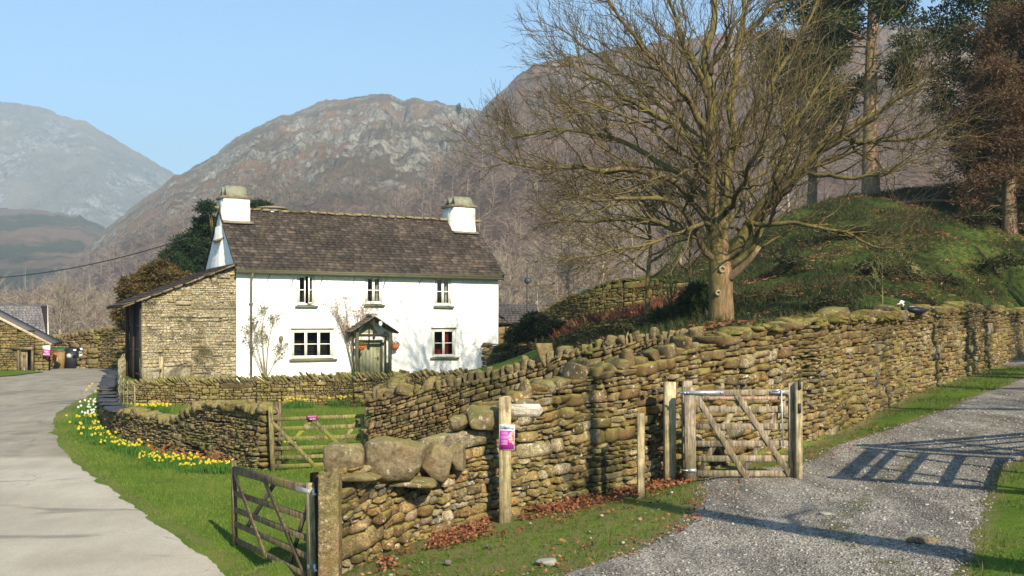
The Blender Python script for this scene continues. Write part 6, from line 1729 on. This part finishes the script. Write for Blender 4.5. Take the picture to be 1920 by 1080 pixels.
bushy('ochre_yew', base, bl_([(300,503,24,12),(325,512,26,14),(275,515,26,16),(262,540,26,20),(240,560,20,16),(232,590,14,18),(250,590,20,20),(290,540,36,26),(330,535,36,24),(238,572,14,10),(228,610,10,10)], 50.5, base), 26000, M_YEWO, 'rust and olive coloured yew spreading behind the lean-to roof', 'yew', trunkh=3, stick=0.6)
# dark shrubs between the outbuilding and the bank
M_SHRUB = leafmat('dark_shrub_leaf', [(0.008,0.012,0.005),(0.018,0.025,0.008),(0.035,0.05,0.012)], trans=0.1)
base = gp_(1010, 640, 44)
bushy('dark_shrub', base, bl_([(985,622,22,14),(1010,615,26,18),(1040,622,22,14),(1000,600,14,10),(965,634,14,9)], 44, base), 15000, M_SHRUB, 'dark evergreen shrub in front of the outbuilding', 'shrub', trunkh=1.0, trunkr=0.08)
base = gp_(1285, 590, 33)
bushy('dark_shrub', base, bl_([(1290,575,26,22),(1262,590,20,14),(1310,560,18,22),(1240,598,16,9)], 33, base), 12000, leafmat('green_shrub_leaf', [(0.010,0.02,0.006),(0.03,0.055,0.010),(0.06,0.095,0.015)]), 'ivy green shrub at the left foot of the great tree', 'shrub', trunkh=0.8, trunkr=0.06)
# red-brown bracken on the bank
M_BRACK = leafmat('bracken', [(0.07,0.022,0.012),(0.16,0.05,0.025),(0.24,0.10,0.05),(0.10,0.07,0.03)], trans=0.15)
k = 9000; uu = rng.uniform(1040, 1290, k); YY = rng.uniform(37, 45, k)
xx = (uu-HU)/F*YY; zz = G(xx, YY)
mb = MB(); D = np.stack([rng.normal(0,.7,k), rng.normal(0,.7,k), rng.uniform(.2,1.2,k)], -1); blades(mb, np.stack([xx, YY, zz], -1), D, rng.uniform(.15,.55,k)*(0.9+0.6*vnoise(xx, YY, 0, 4)), 0.06)
tag(mb.build('bracken', M_BRACK), 'red-brown dead bracken covering the bank below the ruined wall', 'bracken', kind='stuff')

# ------------------------------------------------------------------ climbers and small plants at the house
M_STEM = simple('pale_stem', (0.26, 0.21, 0.14), 0.9, 0.3, 3, 0)
M_CLIMB = leafmat('climber_leaf', [(0.10,0.09,0.03),(0.17,0.15,0.05),(0.24,0.20,0.09)], trans=0.2)
M_ROSE = leafmat('faded_flower', [(0.20,0.16,0.10),(0.28,0.14,0.10),(0.32,0.2,0.15)], trans=0.1)
def climber(u, vb, pts_, label, seed, leaves=500, lm=M_CLIMB, n1=16, spread=0.9):
    global rng
    st_ = rng; rng = np.random.default_rng(seed)
    L0, _ = fac(u, 0); root = empty('climbing_shrub', Pl(L0, -0.12, 0.0), YAW, label, 'climber')
    Ps = []
    for q in pts_:
        pp = []
        for (uu_, vv_) in q:
            L, z = fac(uu_, vv_, 0.15); pp.append((L-L0, random.uniform(-.10, .02), z))
        Ps.append(resample(pp, 12))
    Ps = np.array(Ps); r = np.linspace(0.028, 0.008, 12)[None].repeat(len(Ps), 0)
    B1, r1 = sprout(Ps, r, n1, 0.35, (0.35, 0.8*spread), (0.3, 0.9), up=0.3, k=5, rmin=0.006)
    B2, r2 = sprout(B1, r1, 4, 0.2, (0.12, 0.35), (0.4, 1.0), up=0.2, k=4, rmin=0.004)
    for B in (B1, B2): B[..., 1] = np.clip(B[..., 1], -0.35, 0.06)
    mb = MB(); tubes(mb, Ps, r, 5); tubes(mb, B1, r1, 4); tubes(mb, B2, r2, 3); mb.build('stems', M_STEM, root)
    C = np.concatenate([B2[:, -1], B1[:, -1]]); idx = rng.integers(0, len(C), leaves)
    mb = MB(); blades(mb, C[idx] + rng.normal(0, .05, (leaves, 3))*[1,.5,1], rng.normal(size=(leaves, 3)), rng.uniform(.05,.09,leaves), 0.035); mb.build('foliage', lm, root)
    rng = st_
climber(497, 705, [[(497,706),(488,670),(480,640),(476,605)],[(498,706),(494,660),(490,620),(497,585)],[(500,706),(502,660),(508,620),(515,600)],[(496,706),(484,680),(472,650),(465,620)],[(502,706),(510,690),(520,665),(528,650)]],
        'straggly climbing shrub trained beside the drainpipe', 41, 1100, leafmat('olive_climber_leaf', [(0.05,0.055,0.015),(0.10,0.10,0.03),(0.17,0.14,0.05)]))
climber(664, 700, [[(664,700),(654,660),(645,620),(630,580)],[(665,700),(660,650),(652,610),(650,570)],[(666,700),(668,650),(670,620),(672,585)],[(664,700),(656,670),(650,640),(645,610)],[(668,640),(672,610),(684,590),(690,575)],[(662,690),(652,650),(640,600),(618,575)]],
        'twiggy rose climbing the wall left of the porch', 42, 700, M_ROSE, n1=18, spread=1.1)
climber(905, 690, [[(905,690),(906,670),(900,655)],[(906,690),(910,668),(918,652)]], 'wispy stems against the white wall near its right corner', 43, 40, M_ROSE, n1=4, spread=0.5)
def tuft(u, v, Y, h, n, mat, name, label, cat, spread=0.2, group=None, wd=0.02):
    p = PX(u, v) if Y is None else W(u, v, Y)
    root = empty(name, p, 0, label, cat, group)
    C = rng.normal(0, spread, (n, 3))*[1,1,0]; D = np.stack([rng.normal(0,.35,n), rng.normal(0,.35,n), rng.uniform(.7,1.2,n)], -1)
    mb = MB(); blades(mb, C, D, rng.uniform(.5,1,n)*h, wd); mb.build('leaves', mat, root)
    return root
M_DAFL = leafmat('daffodil_leaf', [(0.03,0.10,0.015),(0.06,0.16,0.02),(0.09,0.20,0.03)], trans=0.3)
M_DAFY = leafmat('daffodil_bloom', [(0.62,0.50,0.02),(0.75,0.62,0.05),(0.85,0.74,0.14)], rough=0.5, trans=0.3)
M_DAFW = leafmat('white_bloom', [(0.8,0.78,0.62),(0.85,0.84,0.75),(0.8,0.8,0.8)], rough=0.5, trans=0.2)
M_DAFO = leafmat('russet_bloom', [(0.35,0.07,0.03),(0.45,0.15,0.05)], trans=0.2)
L, z = fac(783, 694, 0.4); o = tuft(0,0,1,0.42,160,leafmat('blue_green_leaf', [(0.04,0.10,0.06),(0.07,0.16,0.09)]),'garden_plant','blue-green clump of leaves at the wall foot right of the door','plant',0.12); o.location = Pl(L, -0.5, 0.15)
L, z = fac(664, 700, 0.4); o = tuft(0,0,1,0.55,160,M_DAFL,'garden_plant','fresh green leaves at the foot of the climbing rose','plant',0.10); o.location = Pl(L, -0.35, 0.1)
o = tuft(0,0,1,0.75,900,leafmat('yellow_shrub', [(0.12,0.11,0.02),(0.24,0.22,0.05),(0.30,0.27,0.08)]),'garden_plant','yellow-green twiggy shrub at the foot of the lean-to wall','shrub',0.5); o.location = Pl(-2.2, -0.6, -0.1)
# daffodil clumps
def clump(n, nf, yb, seed, h=0.30, sp=0.20):
    root = empty('daffodil_clump', (0,0,0), 0)
    rg = np.random.default_rng(seed)
    C = rg.normal(0, sp, (n, 3))*[1,1,0]; D = np.stack([rg.normal(0,.25,n), rg.normal(0,.25,n), rg.uniform(.8,1.2,n)], -1)
    mb = MB(); blades(mb, C, D, rg.uniform(.6,1,n)*h, 0.016); mb.build('leaves', M_DAFL, root, kind='stuff')
    mb = MB()
    for k in range(nf):
        c = np.array([*rg.normal(0, sp, 2), h*rg.uniform(.75, 1.15)]); f = np.array([rg.normal(0.2,.5), rg.normal(-1,.4), rg.normal(-.05,.2)]); f /= np.linalg.norm(f)
        a = np.cross(f, [0,0,1]); a /= np.linalg.norm(a); b_ = np.cross(a, f)
        for q in range(6):
            t = q*PI/3; d = a*math.cos(t)+b_*math.sin(t); s_ = a*math.cos(t+PI/2)+b_*math.sin(t+PI/2)
            mb.add([c, c+d*.02+s_*.012+f*.004, c+d*.038, c+d*.02-s_*.012+f*.004], [(0,1,2,3)])
        ring = [c + (a*math.cos(t)+b_*math.sin(t))*.011 for t in np.linspace(0,2*PI,6,endpoint=False)]; ring2 = [c + f*.032 + (a*math.cos(t)+b_*math.sin(t))*.017 for t in np.linspace(0,2*PI,6,endpoint=False)]
        mb.add(ring+ring2, [(i, (i+1)%6, 6+(i+1)%6, 6+i) for i in range(6)])
    mb.build('blooms', yb, root, kind='stuff')
    return root
protos = [clump(110, 8, M_DAFY, 1, 0.28), clump(90, 5, M_DAFY, 2, 0.26), clump(120, 9, M_DAFW, 3, 0.34), clump(70, 8, M_DAFO, 4, 0.24)]
used = set()
DG = 'daffodils along the foot of the curved wall'
def put(u, v, kind, label, grp=DG, s_=1.0):
    o = protos[kind] if kind not in used else copy_tree(protos[kind])
    used.add(kind); p = PX(u, v); o.location = p; o.rotation_euler = (0, 0, random.uniform(-.6, .6)); o.scale = (s_, s_, s_*random.uniform(.9, 1.1))
    o['label'] = label; o['category'] = 'daffodils'; o['group'] = grp
row = [(172,790),(180,800),(188,812),(197,820),(205,828),(214,833),(224,838),(235,843),(246,848),(258,852),(268,857),(280,860),(291,864),(300,868),(312,872),(322,874),(334,877),(345,878),(357,880),(368,881),(380,882),(391,882),(403,883),(414,884),(424,883),
       (262,862),(284,870),(306,876),(330,884),(352,886),(300,860),(322,866),(346,871),(372,875),(402,879),(238,850),(214,842)]
for i, (u, v) in enumerate(row):
    if i % 3 != 1: put(u + random.uniform(-4, 4), v + random.uniform(0, 6), i % 2, 'yellow daffodil clump %s' % ('at the foot of the curved wall under its dark slabs' if u < 235 else 'in the middle of the long row along the curved wall' if u < 325 else 'in the long row towards the wooden gates'), s_=random.uniform(.55, 1.1))
for (u, v) in ((350,872),(380,876),(410,880),(310,865),(290,857)): put(u, v, 3, 'russet-tinged plants mixed into the row of yellow daffodils')
for (u, v) in ((162,772),(170,760),(178,752),(186,748)): put(u, v+22, 2, 'white narcissus clump at the wall bend beside the lane', s_=1.15)
for (u, v) in ((158,785),(166,800),(178,812),(190,822)): put(u, v+12, 0, 'taller yellow daffodil clump below the white narcissi', s_=1.1)
for (u, v) in ((195,742),(200,735),(203,728)): put(u, v+10, 0, 'yellow daffodil clump farthest along the bend of the wall', s_=1.3)
for (u, v) in ((275,775),(285,776),(295,776),(303,778)): put(u, v, 0, 'yellow daffodil clump growing inside the garden behind the low slabs', 'daffodils inside the garden', 1.1)
for (u, v) in ((540,764),(556,763),(575,763),(630,760),(645,758),(660,757),(675,757)): put(u, v+2, 0 if u > 600 else 1, 'yellow daffodil clump against the garden side of the front wall, %s' % ('behind the purple-signed gate' if u > 600 else 'beside the garden gatepost'), 'daffodils inside the garden', 1.2)
for (u, v) in ((541,838),(567,834)): put(u, v+6, 1, 'lone daffodils on the lawn behind the garden gate', 'daffodils inside the garden', 0.9)

# ------------------------------------------------------------------ grass, leaves, gravel
rng = np.random.default_rng(99)
def scatter(name, n, xr_, yr_, keep, hgt, wd, mat, label, cat, tri=True, droop=.5, wscale=None):
    x = rng.uniform(*xr_, n); y = rng.uniform(*yr_, n); ok = keep(x, y); x, y = x[ok], y[ok]
    z = G(x, y); m = len(x); C = np.stack([x, y, z-0.01], -1)
    D = np.stack([rng.normal(0, droop, m), rng.normal(0, droop, m), rng.uniform(.4, 1.2, m)], -1)
    h = rng.uniform(*hgt, m)
    if wscale is not None: h = h*wscale(x, y)
    mb = MB(); blades(mb, C, D, h, wd, tri=tri); tag(mb.build(name, mat), label, cat, kind='stuff')
M_GR = leafmat('grass_blade', [(0.055,0.12,0.012),(0.10,0.18,0.018),(0.16,0.22,0.03),(0.26,0.25,0.08)], trans=0.3, scale=0.5)
M_GRH = leafmat('hill_grass_blade', [(0.014,0.022,0.006),(0.028,0.043,0.009),(0.050,0.060,0.014),(0.085,0.065,0.030)], trans=0.2, scale=0.35)
M_GRD = leafmat('rough_grass_blade', [(0.03,0.06,0.012),(0.06,0.11,0.015),(0.11,0.14,0.03),(0.17,0.14,0.06)], trans=0.3, scale=0.7)
pyw = lambda x: np.interp(x, np.array([b.x for b, t in LW]), np.array([b.y for b, t in LW]))
scatter('lawn_grass', 260000, (-14, -1.5), (13, 36), lambda x, y: (x > road_edge(y) + rng.normal(-0.01, .10, len(x))) & ((y > pyw(x)+0.8) | (x < -2.6)) & (np.abs(x/y) < 0.52), (.03,.075), 0.010, M_GR, 'short green grass on the verge and garden lawn', 'grass', wscale=lambda x, y: 0.7+0.03*y)
scatter('verge_grass', 150000, (-3, 16), (8, 34), lambda x, y: ((x < track_l(y) + rng.normal(0,.07,len(x))) & (y < pyw(x) - 0.05) | ((x > track_r(y)+rng.normal(0,.1,len(x))) & (y < 17) & (x < 9))) & (fbm(x*1.2, y*1.2, 0, 4, 41) > -0.12), (.04,.11), 0.012, M_GRD, 'patchy rough grass between lane wall and gravel track', 'grass')
scatter('hillside_grass', 230000, (0, 30), (19, 62), lambda x, y: (hillmask(x, y) > .6) & (fbm(x*.6, y*.6, 0, 4, 43) > -0.02) & (x/y < .52), (.10,.34), 0.035, M_GRH, 'tussocky grass and moss covering the hillside', 'grass')
M_DEAD = leafmat('dead_leaf', [(0.07,0.03,0.015),(0.16,0.06,0.025),(0.26,0.10,0.045),(0.34,0.19,0.10)], trans=0.15, rough=0.8)
def leaves(name, n, gen, label, size=(.035,.07)):
    x, y = gen(n); z = G(x, y) + rng.uniform(0.03, .07, len(x)); m = len(x)
    D = np.stack([rng.normal(0,1,m), rng.normal(0,1,m), rng.normal(0,.35,m)], -1)
    mb = MB(); blades(mb, np.stack([x,y,z],-1), D, rng.uniform(*size, m), rng.uniform(.025,.045,m)); tag(mb.build(name, M_DEAD), label, 'leaves', kind='stuff')
def g_a(n):
    x = rng.uniform(-1.6, 2.6, n); y = pyw(x) - 0.1 - np.abs(rng.normal(0, .5, n)) - np.where(x < 0, .1, 0)
    ok = fbm(x*1.6, y*2.2, 0, 4, 51) > -0.02 - 0.22*(x > 0.1); return x[ok], y[ok]
leaves('dead_leaves', 6500, g_a, 'drift of brown dead leaves along the foot of the lane wall around the fingerpost')
def g_b(n):
    x = rng.uniform(-1.8, 6.5, n); y = rng.uniform(10.5, 21, n); ok = (y < pyw(x)-.05) & (x < track_l(y)+.5) & (fbm(x*1.5, y*1.5, 0, 3, 52) > 0.05); return x[ok], y[ok]
leaves('scattered_leaves', 5000, g_b, 'scattered brown leaves on the rough verge')
def g_c(n):
    x = rng.uniform(0.5, 30, n); y = rng.uniform(20, 60, n); ok = (hillmask(x, y) > .6) & (fbm(x*.5, y*.5, 0, 4, 53) > -0.02); return x[ok], y[ok]
leaves('hillside_leaves', 60000, g_c, 'brown leaf litter lying among the grass of the hillside', (.10,.2))
# loose stones on the track
def pebbles(name, n, gen, sz, mat, label):
    x, y = gen(n); m = len(x); s = sz[0]*(1 + rng.pareto(2.6, m)).clip(0, sz[1]/sz[0])
    V0, F0 = CG[2]; r0_ = (np.abs(V0)**3).sum(1)**(1/3.); V0 = V0/r0_[:, None]
    Vv = V0[None]*(1+rng.normal(0,.16,(m, len(V0), 1)))*(s[:, None, None]/2)*rng.uniform(.6,1.3,(m,1,3))*[1,1,.7]
    P = Vv + np.stack([x, y, G(x, y)+.03+s*.1], -1)[:, None, :]
    mb = MB(); mb.add(P.reshape(-1,3), (F0[None] + (np.arange(m)*len(V0))[:, None, None]).reshape(-1, 4)); tag(mb.build(name, mat), label, 'gravel', kind='stuff')
M_PEB, nt, b = nmat('pebble', 0.9, 0.2)
r_i, _, pos = island(nt); nt.links.new(ramp(nt, r_i, [(0, (0.10,0.093,0.082)), (.5, (0.21,0.195,0.17)), (.85, (0.31,0.29,0.25)), (1, (0.37,0.345,0.30))]), b.inputs['Base Color'])
def g_d(n):
    y = 8.2 + 14*rng.uniform(0, 1, n)**1.4; x = track_l(y) - 0.1 + (track_r(y) - track_l(y) + .2)*rng.uniform(0, 1, n); ok = x/y < .52; return x[ok], y[ok]
pebbles('loose_gravel', 16000, g_d, (.010, .035), M_PEB, 'loose grey stones strewn over the gravel track')
def g_e(n):
    y = rng.uniform(9, 16, n); x = rng.uniform(-1.5, 3, n); ok = (x < track_l(y)+.1) & (y < pyw(x)-.1); return x[ok], y[ok]
pebbles('verge_stones', 130, g_e, (.02, .09), M_PEB, 'small pale stones in the grass beside the track')
for (u, v, s_, lb) in ((1025,1060,.16,'pale flat rock in the rough grass at the bottom of the verge'),(1548,970,.10,'pale fist-sized stone lying on the gravel in front of the gate'),(1730,1022,.20,'flat brown stone on the gravel track near the lower right')):
    p = PX(u, v); mb = MB(); rock(mb, (0,0,.03), (s_*1.5, s_, s_*.5), None, n=4, k=3.5); tag(mb.build('loose_rock', M_PEB if u != 1730 else M_WOLD, loc=p), lb, 'rock')
# fallen branch on the crest
fb = empty('fallen_branch', gp_(1745, 372, 53), 0, 'fallen pale branch lying on the grass between the two right-hand pines', 'branch')
P = resample([(-2.2,0,.15),(-1,0.1,.25),(0,0,.35),(1.2,.2,.3),(2.4,.1,.2)], 12)[None]
B1, r1 = sprout(P, np.full((1,12), .08), 12, .1, (.6,1.6), (.4,1.1), up=.3, k=5, rmin=.02)
mb = MB(); tubes(mb, P, np.linspace(.09,.03,12)[None], 6); tubes(mb, B1, r1, 4); mb.build('limb', simple('orange_dead_wood', (0.28,0.17,0.10), 0.9), fb)
# trees standing behind the camera and to its right: they throw the shade on the track and the wall
for i, (x, y, H, sd_) in enumerate([(6.3,5.0,10,61),(14.5,8.5,10,62),(19.5,15.5,13,63),(22.5,13.5,14,64)]):
    bare('roadside_tree', (x, y, gz(x, y)), H, 0.28 + 0.02*i, sd_, ['bare tree beside the track outside the right edge of the photo, nearest', 'bare tree outside the right edge, second from the camera', 'bare tree outside the right edge beside the lane wall', 'tallest bare tree outside the right edge'][i], n1=14, n2=5, n3=2, t0=0.4)
for i, (x, y, H) in enumerate([(30,26,13),(35,34,14),(26.5,19.5,11)]):
    pine((x, y, gz(x, y)), H, 0.35, 80+i, ['pine outside the right edge beyond the track bend','dark pine outside the right edge on the hill','smaller pine outside the right edge beside the track'][i], crown_from=0.25, nb=30, ln=(2,4), nl=9000, cl=0.9, lf=(.3,.5))
for i, (x, y, H) in enumerate([(13.5,19.0,9),(15.6,22.3,10),(17.8,24.8,11)]):
    bare('roadside_tree', (x, y, gz(x, y)), H, 0.36, 90+i, ['thick trunk beside the track bend outside the right edge, nearest of three', 'thick trunk beside the track bend outside the right edge, middle of three', 'thick trunk beside the track bend outside the right edge, farthest of three'][i], n1=12, n2=5, n3=2, t0=0.45)
# tufts of scrub on the hillside
M_SCRUB = leafmat('scrub_leaf', [(0.02,0.022,0.008),(0.045,0.055,0.014),(0.09,0.075,0.03)], trans=0.1)
scp = [bushy('bramble_patch', (0,0,0), [(0,0,.25,.8,.35),(.7,.3,.2,.6,.3),(-.6,.2,.2,.5,.25),(1.3,-.2,.1,.4,.2),(-1.2,-.1,.1,.4,.2)], 1900, M_SCRUB, 'x', 'brambles', ln=(.08,.22), wd=.05, trunkh=.2, trunkr=.02, stick=.4)]
tag(scp[0], group='bramble patches on the hillside')
sl = ['low bramble patch right of the great trunk','bramble patch halfway up the slope above the gate','bramble patch below the thick-trunked pine','bramble patch on the slope above the duck','bramble patch near the right edge of the slope','bramble patch close under the crest on the right','bramble patch just above the wall, left of the duck','large bramble patch in the shaded middle of the slope','scrubby bush behind the upright coping stones','dark bush on the bank left of the sapling','low scrub below the red bracken','low scrub just behind the lane wall left of the great trunk']
for i, (u, v, Y, s_) in enumerate([(1440,560,34,1.2),(1500,500,42,1.5),(1600,455,46,1.3),(1740,520,38,1.2),(1860,470,44,1.5),(1800,420,50,1.4),(1570,570,30,0.9),(1660,500,40,1.9),(1120,628,30,1.0),(1180,612,33,1.2),(1080,615,36,1.1),(1290,622,26,0.9)]):
    o = scp[0] if i == 0 else copy_tree(scp[0]); o.location = gp_(u, v, Y); o.scale = (s_*0.8, s_*0.8, s_*0.5); o.rotation_euler = (0,0,i*1.1); o['label'] = sl[i]
# ------------------------------------------------------------------ hills
def hillmat(name, rockc, grassc, bracc, woodc, rscale=1.0, woodz=60, rockamt=0.5):
    m, nt, b = nmat(name, 1.0, 0.0)
    _, nrm, pos = island(nt)
    sx = N(nt, 'ShaderNodeSeparateXYZ'); nt.links.new(nrm, sx.inputs[0]); sp = N(nt, 'ShaderNodeSeparateXYZ'); nt.links.new(pos, sp.inputs[0])
    mp = coords(nt, 'World', (1, 1, 0.4))
    n1 = noise(nt, mp, 0.012*rscale, 8, 0.62); n2 = noise(nt, mp, 0.05*rscale, 7, 0.68); n3 = noise(nt, pos, 0.006*rscale, 6, 0.6)
    n4 = noise(nt, coords(nt, 'World', (1, 1, 0.35)), 0.22*rscale, 6, 0.7)
    n2 = math_(nt, 'ADD', math_(nt, 'MULTIPLY', n2, 0.45), math_(nt, 'MULTIPLY', n4, 0.55))
    rk = ramp(nt, n2, [(0.40, tuple(x*0.25 for x in rockc)), (0.5, rockc), (0.58, tuple(min(1, x*1.7) for x in rockc))])
    gr = ramp(nt, n2, [(0.35, tuple(x*0.6 for x in grassc)), (0.6, grassc)])
    c = mix(nt, ramp(nt, n3, [(0.47, 0.0), (0.55, 1.0)]), gr, bracc)
    steep = math_(nt, 'ADD', math_(nt, 'SUBTRACT', 1.0, sx.outputs[2]), math_(nt, 'MULTIPLY', math_(nt, 'SUBTRACT', n1, 0.5), 2.2))
    c = mix(nt, ramp(nt, steep, [(rockamt-0.07, 0.0), (rockamt+0.07, 1.0)]), c, rk)
    wd = ramp(nt, n2, [(0.35, tuple(x*0.55 for x in woodc)), (0.6, woodc)])
    lo = math_(nt, 'ADD', math_(nt, 'MULTIPLY', math_(nt, 'SUBTRACT', woodz, sp.outputs[2]), 1.0/woodz), math_(nt, 'MULTIPLY', math_(nt, 'SUBTRACT', n1, 0.5), 3.0))
    c = mix(nt, ramp(nt, lo, [(0.0, 0.0), (0.45, 1.0)]), c, wd)
    nt.links.new(c, b.inputs['Base Color'])
    bump(nt, b, math_(nt, 'ADD', n2, n1), 1.0, 14.0/rscale)
    return m
def hill(name, sil, D, d0, z0, mat, nu=300, nt_=90, prof=1.0, rough=0.05, depthf=None, seed=0, back=1.3, u_ext=None, freq=0.010, cr=0.10):
    us = np.linspace(sil[0][0], sil[-1][0], nu)
    vs = np.interp(us, [p[0] for p in sil], [p[1] for p in sil])
    # small crags on the skyline
    vs = vs - 7.0*fbm(us*0.04, 0*us, seed, 6, seed, gain=0.6)
    Dc = np.full(nu, float(D)) if depthf is None else np.interp(us, [p[0] for p in depthf], [p[1] for p in depthf])
    t = np.concatenate([np.linspace(0, 1, nt_), 1 + np.linspace(0, 1, 14)[1:]])
    U, T = np.meshgrid(us, t)
    Dd = Dc[None, :]; zc = (HV - vs)[None, :]/F*Dd
    Yy = np.where(T <= 1, d0 + (Dd-d0)*np.clip(T, 0, 1), Dd*(1 + (T-1)*(back-1)))
    tt = np.clip(T, 0, 1)
    Zp = z0 + (zc - z0)*(tt**prof)
    Zb = zc*(1 - 0.9*(T-1)**1.2)
    Z = np.where(T <= 1, Zp, Zb)
    X = (U - HU)/F*Yy
    env = np.clip(np.minimum(tt*2.5, 1)*np.clip((1-tt)*3.5, 0, 1), 0, 1)
    f = freq
    nz = fbm(X*f, Yy*f*0.8, Z*f*0.6, 6, seed+1, gain=0.55); rid = 1-np.abs(fbm(X*f*1.2+7, Yy*f*0.5, Z*f*0.5, 5, seed+2, gain=0.6))*2.2
    amp = rough*(zc - z0)
    Z = Z + amp*(nz*1.0 + rid*0.7 - 0.4)*env
    g1 = 1 - 2*np.abs(fbm(X*f*1.3 + 0.8*nz + Z*f*0.4, Z*f*0.35, 3, 7, seed+3, gain=0.62))
    craggy = np.clip(0.35 + 1.3*fbm(X*f*0.35, Z*f*0.5, 9, 3, seed+9), 0.1, 1)
    Yy2 = Yy - cr*(zc-z0)*g1*env*craggy
    Z = Z + 0.25*cr*(zc-z0)*fbm(X*f*5, Yy*f*3, Z*f*2, 4, seed+6, gain=.65)*env
    mb = MB(); m, n = X.shape
    i, j = np.meshgrid(np.arange(m-1), np.arange(n-1), indexing='ij')
    mb.add(np.stack([X, Yy2, Z], -1).reshape(-1, 3), np.stack([i*n+j, i*n+j+1, (i+1)*n+j+1, (i+1)*n+j], -1).reshape(-1, 4))
    return mb.build(name, mat, kind='structure')
MH2 = hillmat('crag_ground', (0.26,0.235,0.19), (0.195,0.15,0.10), (0.26,0.165,0.10), (0.185,0.118,0.098), 1.3, 75, 0.22)
MH3 = hillmat('near_fell_ground', (0.25,0.215,0.175), (0.21,0.155,0.115), (0.27,0.165,0.115), (0.235,0.16,0.125), 2.0, 90, 0.34)
MH1 = hillmat('far_fell_ground', (0.28,0.28,0.27), (0.27,0.265,0.24), (0.29,0.26,0.22), (0.2,0.19,0.15), 0.8, 20, 0.25)
MH4 = hillmat('low_fell_ground', (0.15,0.14,0.13), (0.11,0.11,0.06), (0.26,0.17,0.12), (0.08,0.085,0.06), 1.2, 60, 0.4)
hill('far_hill', [(-700,330),(-500,260),(-300,215),(-120,180),(0,187),(60,197),(110,215),(160,228),(200,250),(250,280),(300,310),(345,340),(420,400),(500,450)], 2700, 1950, 10, MH1, 400, 120, 0.8, 0.04, seed=11, freq=0.003)
hill('low_hill', [(-600,420),(-300,400),(-100,385),(0,388),(60,395),(110,398),(150,408),(195,425),(240,450),(300,500),(360,560)], 1650, 700, -2, MH4, 400, 120, 0.9, 0.05, seed=21, freq=0.006)
hill('crag_hill', [(-500,600),(-200,592),(0,560),(60,530),(110,505),(150,470),(200,425),(260,380),(330,330),(400,290),(450,255),(500,228),(560,208),(600,192),(660,181),(730,177),(760,186),(800,186),(850,201),(900,207),(960,230),(1040,280),(1150,340),(1300,400)], 1400, 330, -3, MH2, 1100, 360, 1.0, 0.06, seed=31, freq=0.012, cr=0.15)
hill('near_hill', [(330,600),(480,545),(560,500),(640,450),(720,395),(790,330),(840,280),(880,235),(905,205),(950,160),(1000,120),(1060,108),(1120,98),(1200,85),(1300,68),(1400,58),(1500,52),(1600,50),(1700,45),(1800,60),(1900,90),(2000,120),(2200,170),(2500,260)],
     900, 170, -3.5, MH3, 900, 300, 1.0, 0.045, seed=41, freq=0.016, cr=0.08, depthf=[(330,420),(600,620),(900,850),(1300,900),(2500,800)])

# ------------------------------------------------------------------ woodland on the lower slopes, one mass
rng = np.random.default_rng(5)
bpy.context.view_layer.update()
def hill_z(objs, xs, ys):
    out = np.full(len(xs), -4.0)
    for o in objs:
        inv = o.matrix_world.inverted()
        for i, (x, y) in enumerate(zip(xs, ys)):
            ok, p, n_, _ = o.ray_cast(Vector((x, y, 2000)), Vector((0, 0, -1)))
            if ok: out[i] = max(out[i], p.z)
    return out
ho = [o for o in bpy.data.objects if o.name in ('crag_hill', 'near_hill')]
n = 4200
uu = rng.uniform(-60, 1980, n); YY = 150 + 850*rng.uniform(0, 1, n)**1.5
xx = (uu-HU)/F*YY; gz_ = hill_z(ho, xx, YY); gz_ = np.where(gz_ < -3.9, G(xx, YY), gz_)
dens = fbm(xx*0.01, YY*0.008, 0, 3, 77)
ok = (dens > -0.35 + np.clip((gz_-45)/60, 0, 2)*0.5) & (gz_ < 150)
xx, YY, gz_ = xx[ok], YY[ok], gz_[ok]
print('wood', len(xx))
M_WOOD = leafmat('bare_wood', [(0.08,0.058,0.046),(0.17,0.125,0.095),(0.28,0.215,0.155),(0.18,0.13,0.11)], trans=0.0, scale=0.03)
mb = MB(); nb_ = 55; m = len(xx)
H = rng.uniform(7, 13, m)
base = np.stack([xx, YY, gz_], -1)
blades(mb, base, np.stack([rng.normal(0,.06,m), rng.normal(0,.06,m), np.ones(m)], -1), H, 0.2*np.clip(YY/350,.7,2.0))
idx = np.repeat(np.arange(m), nb_); k = len(idx)
o = rng.normal(size=(k, 3)); o[:, 2] = np.abs(o[:, 2])*0.9; o /= np.linalg.norm(o, axis=1)[:, None]
st = base[idx] + np.stack([0*idx, 0*idx, H[idx]*rng.uniform(.25, .7, k)], -1)
far_ = np.clip(YY[idx]/350, .7, 2.4)
blades(mb, st, o, H[idx]*rng.uniform(.2, .42, k), 0.12*far_)
tag(mb.build('woodland', M_WOOD), 'leafless woodland covering the lower slopes of the hills', 'woodland', kind='stuff')
# the lone tree on the skyline saddle
p = W(860, 206, 1000)
t_ = bare('skyline_tree', (W(860, 220, 842).x, 842, W(860, 222, 842).z), 9.5, 0.4, 71, 'lone tree on the skyline saddle between the two crags', n1=34, n2=8, n3=4, rmin=0.09, spread=0.9)

# ------------------------------------------------------------------ haze: one even box of air
mb = MB(); mb.box((0, 1600, 299), (6400, 4200, 610))
m, nt, b = nmat('haze'); nt.nodes.remove(b)
pv = N(nt, 'ShaderNodeVolumePrincipled'); pv.inputs['Color'].default_value = (0.70, 0.88, 1.0, 1); pv.inputs['Density'].default_value = 0.00037; pv.inputs['Anisotropy'].default_value = 0.1
nt.links.new(pv.outputs[0], nt.nodes['Material Output'].inputs['Volume'])
HAZE = tag(mb.build('haze', m), kind='stuff'); HAZE['label'] = 'thin blue haze softening the far hills'; HAZE['category'] = 'haze'
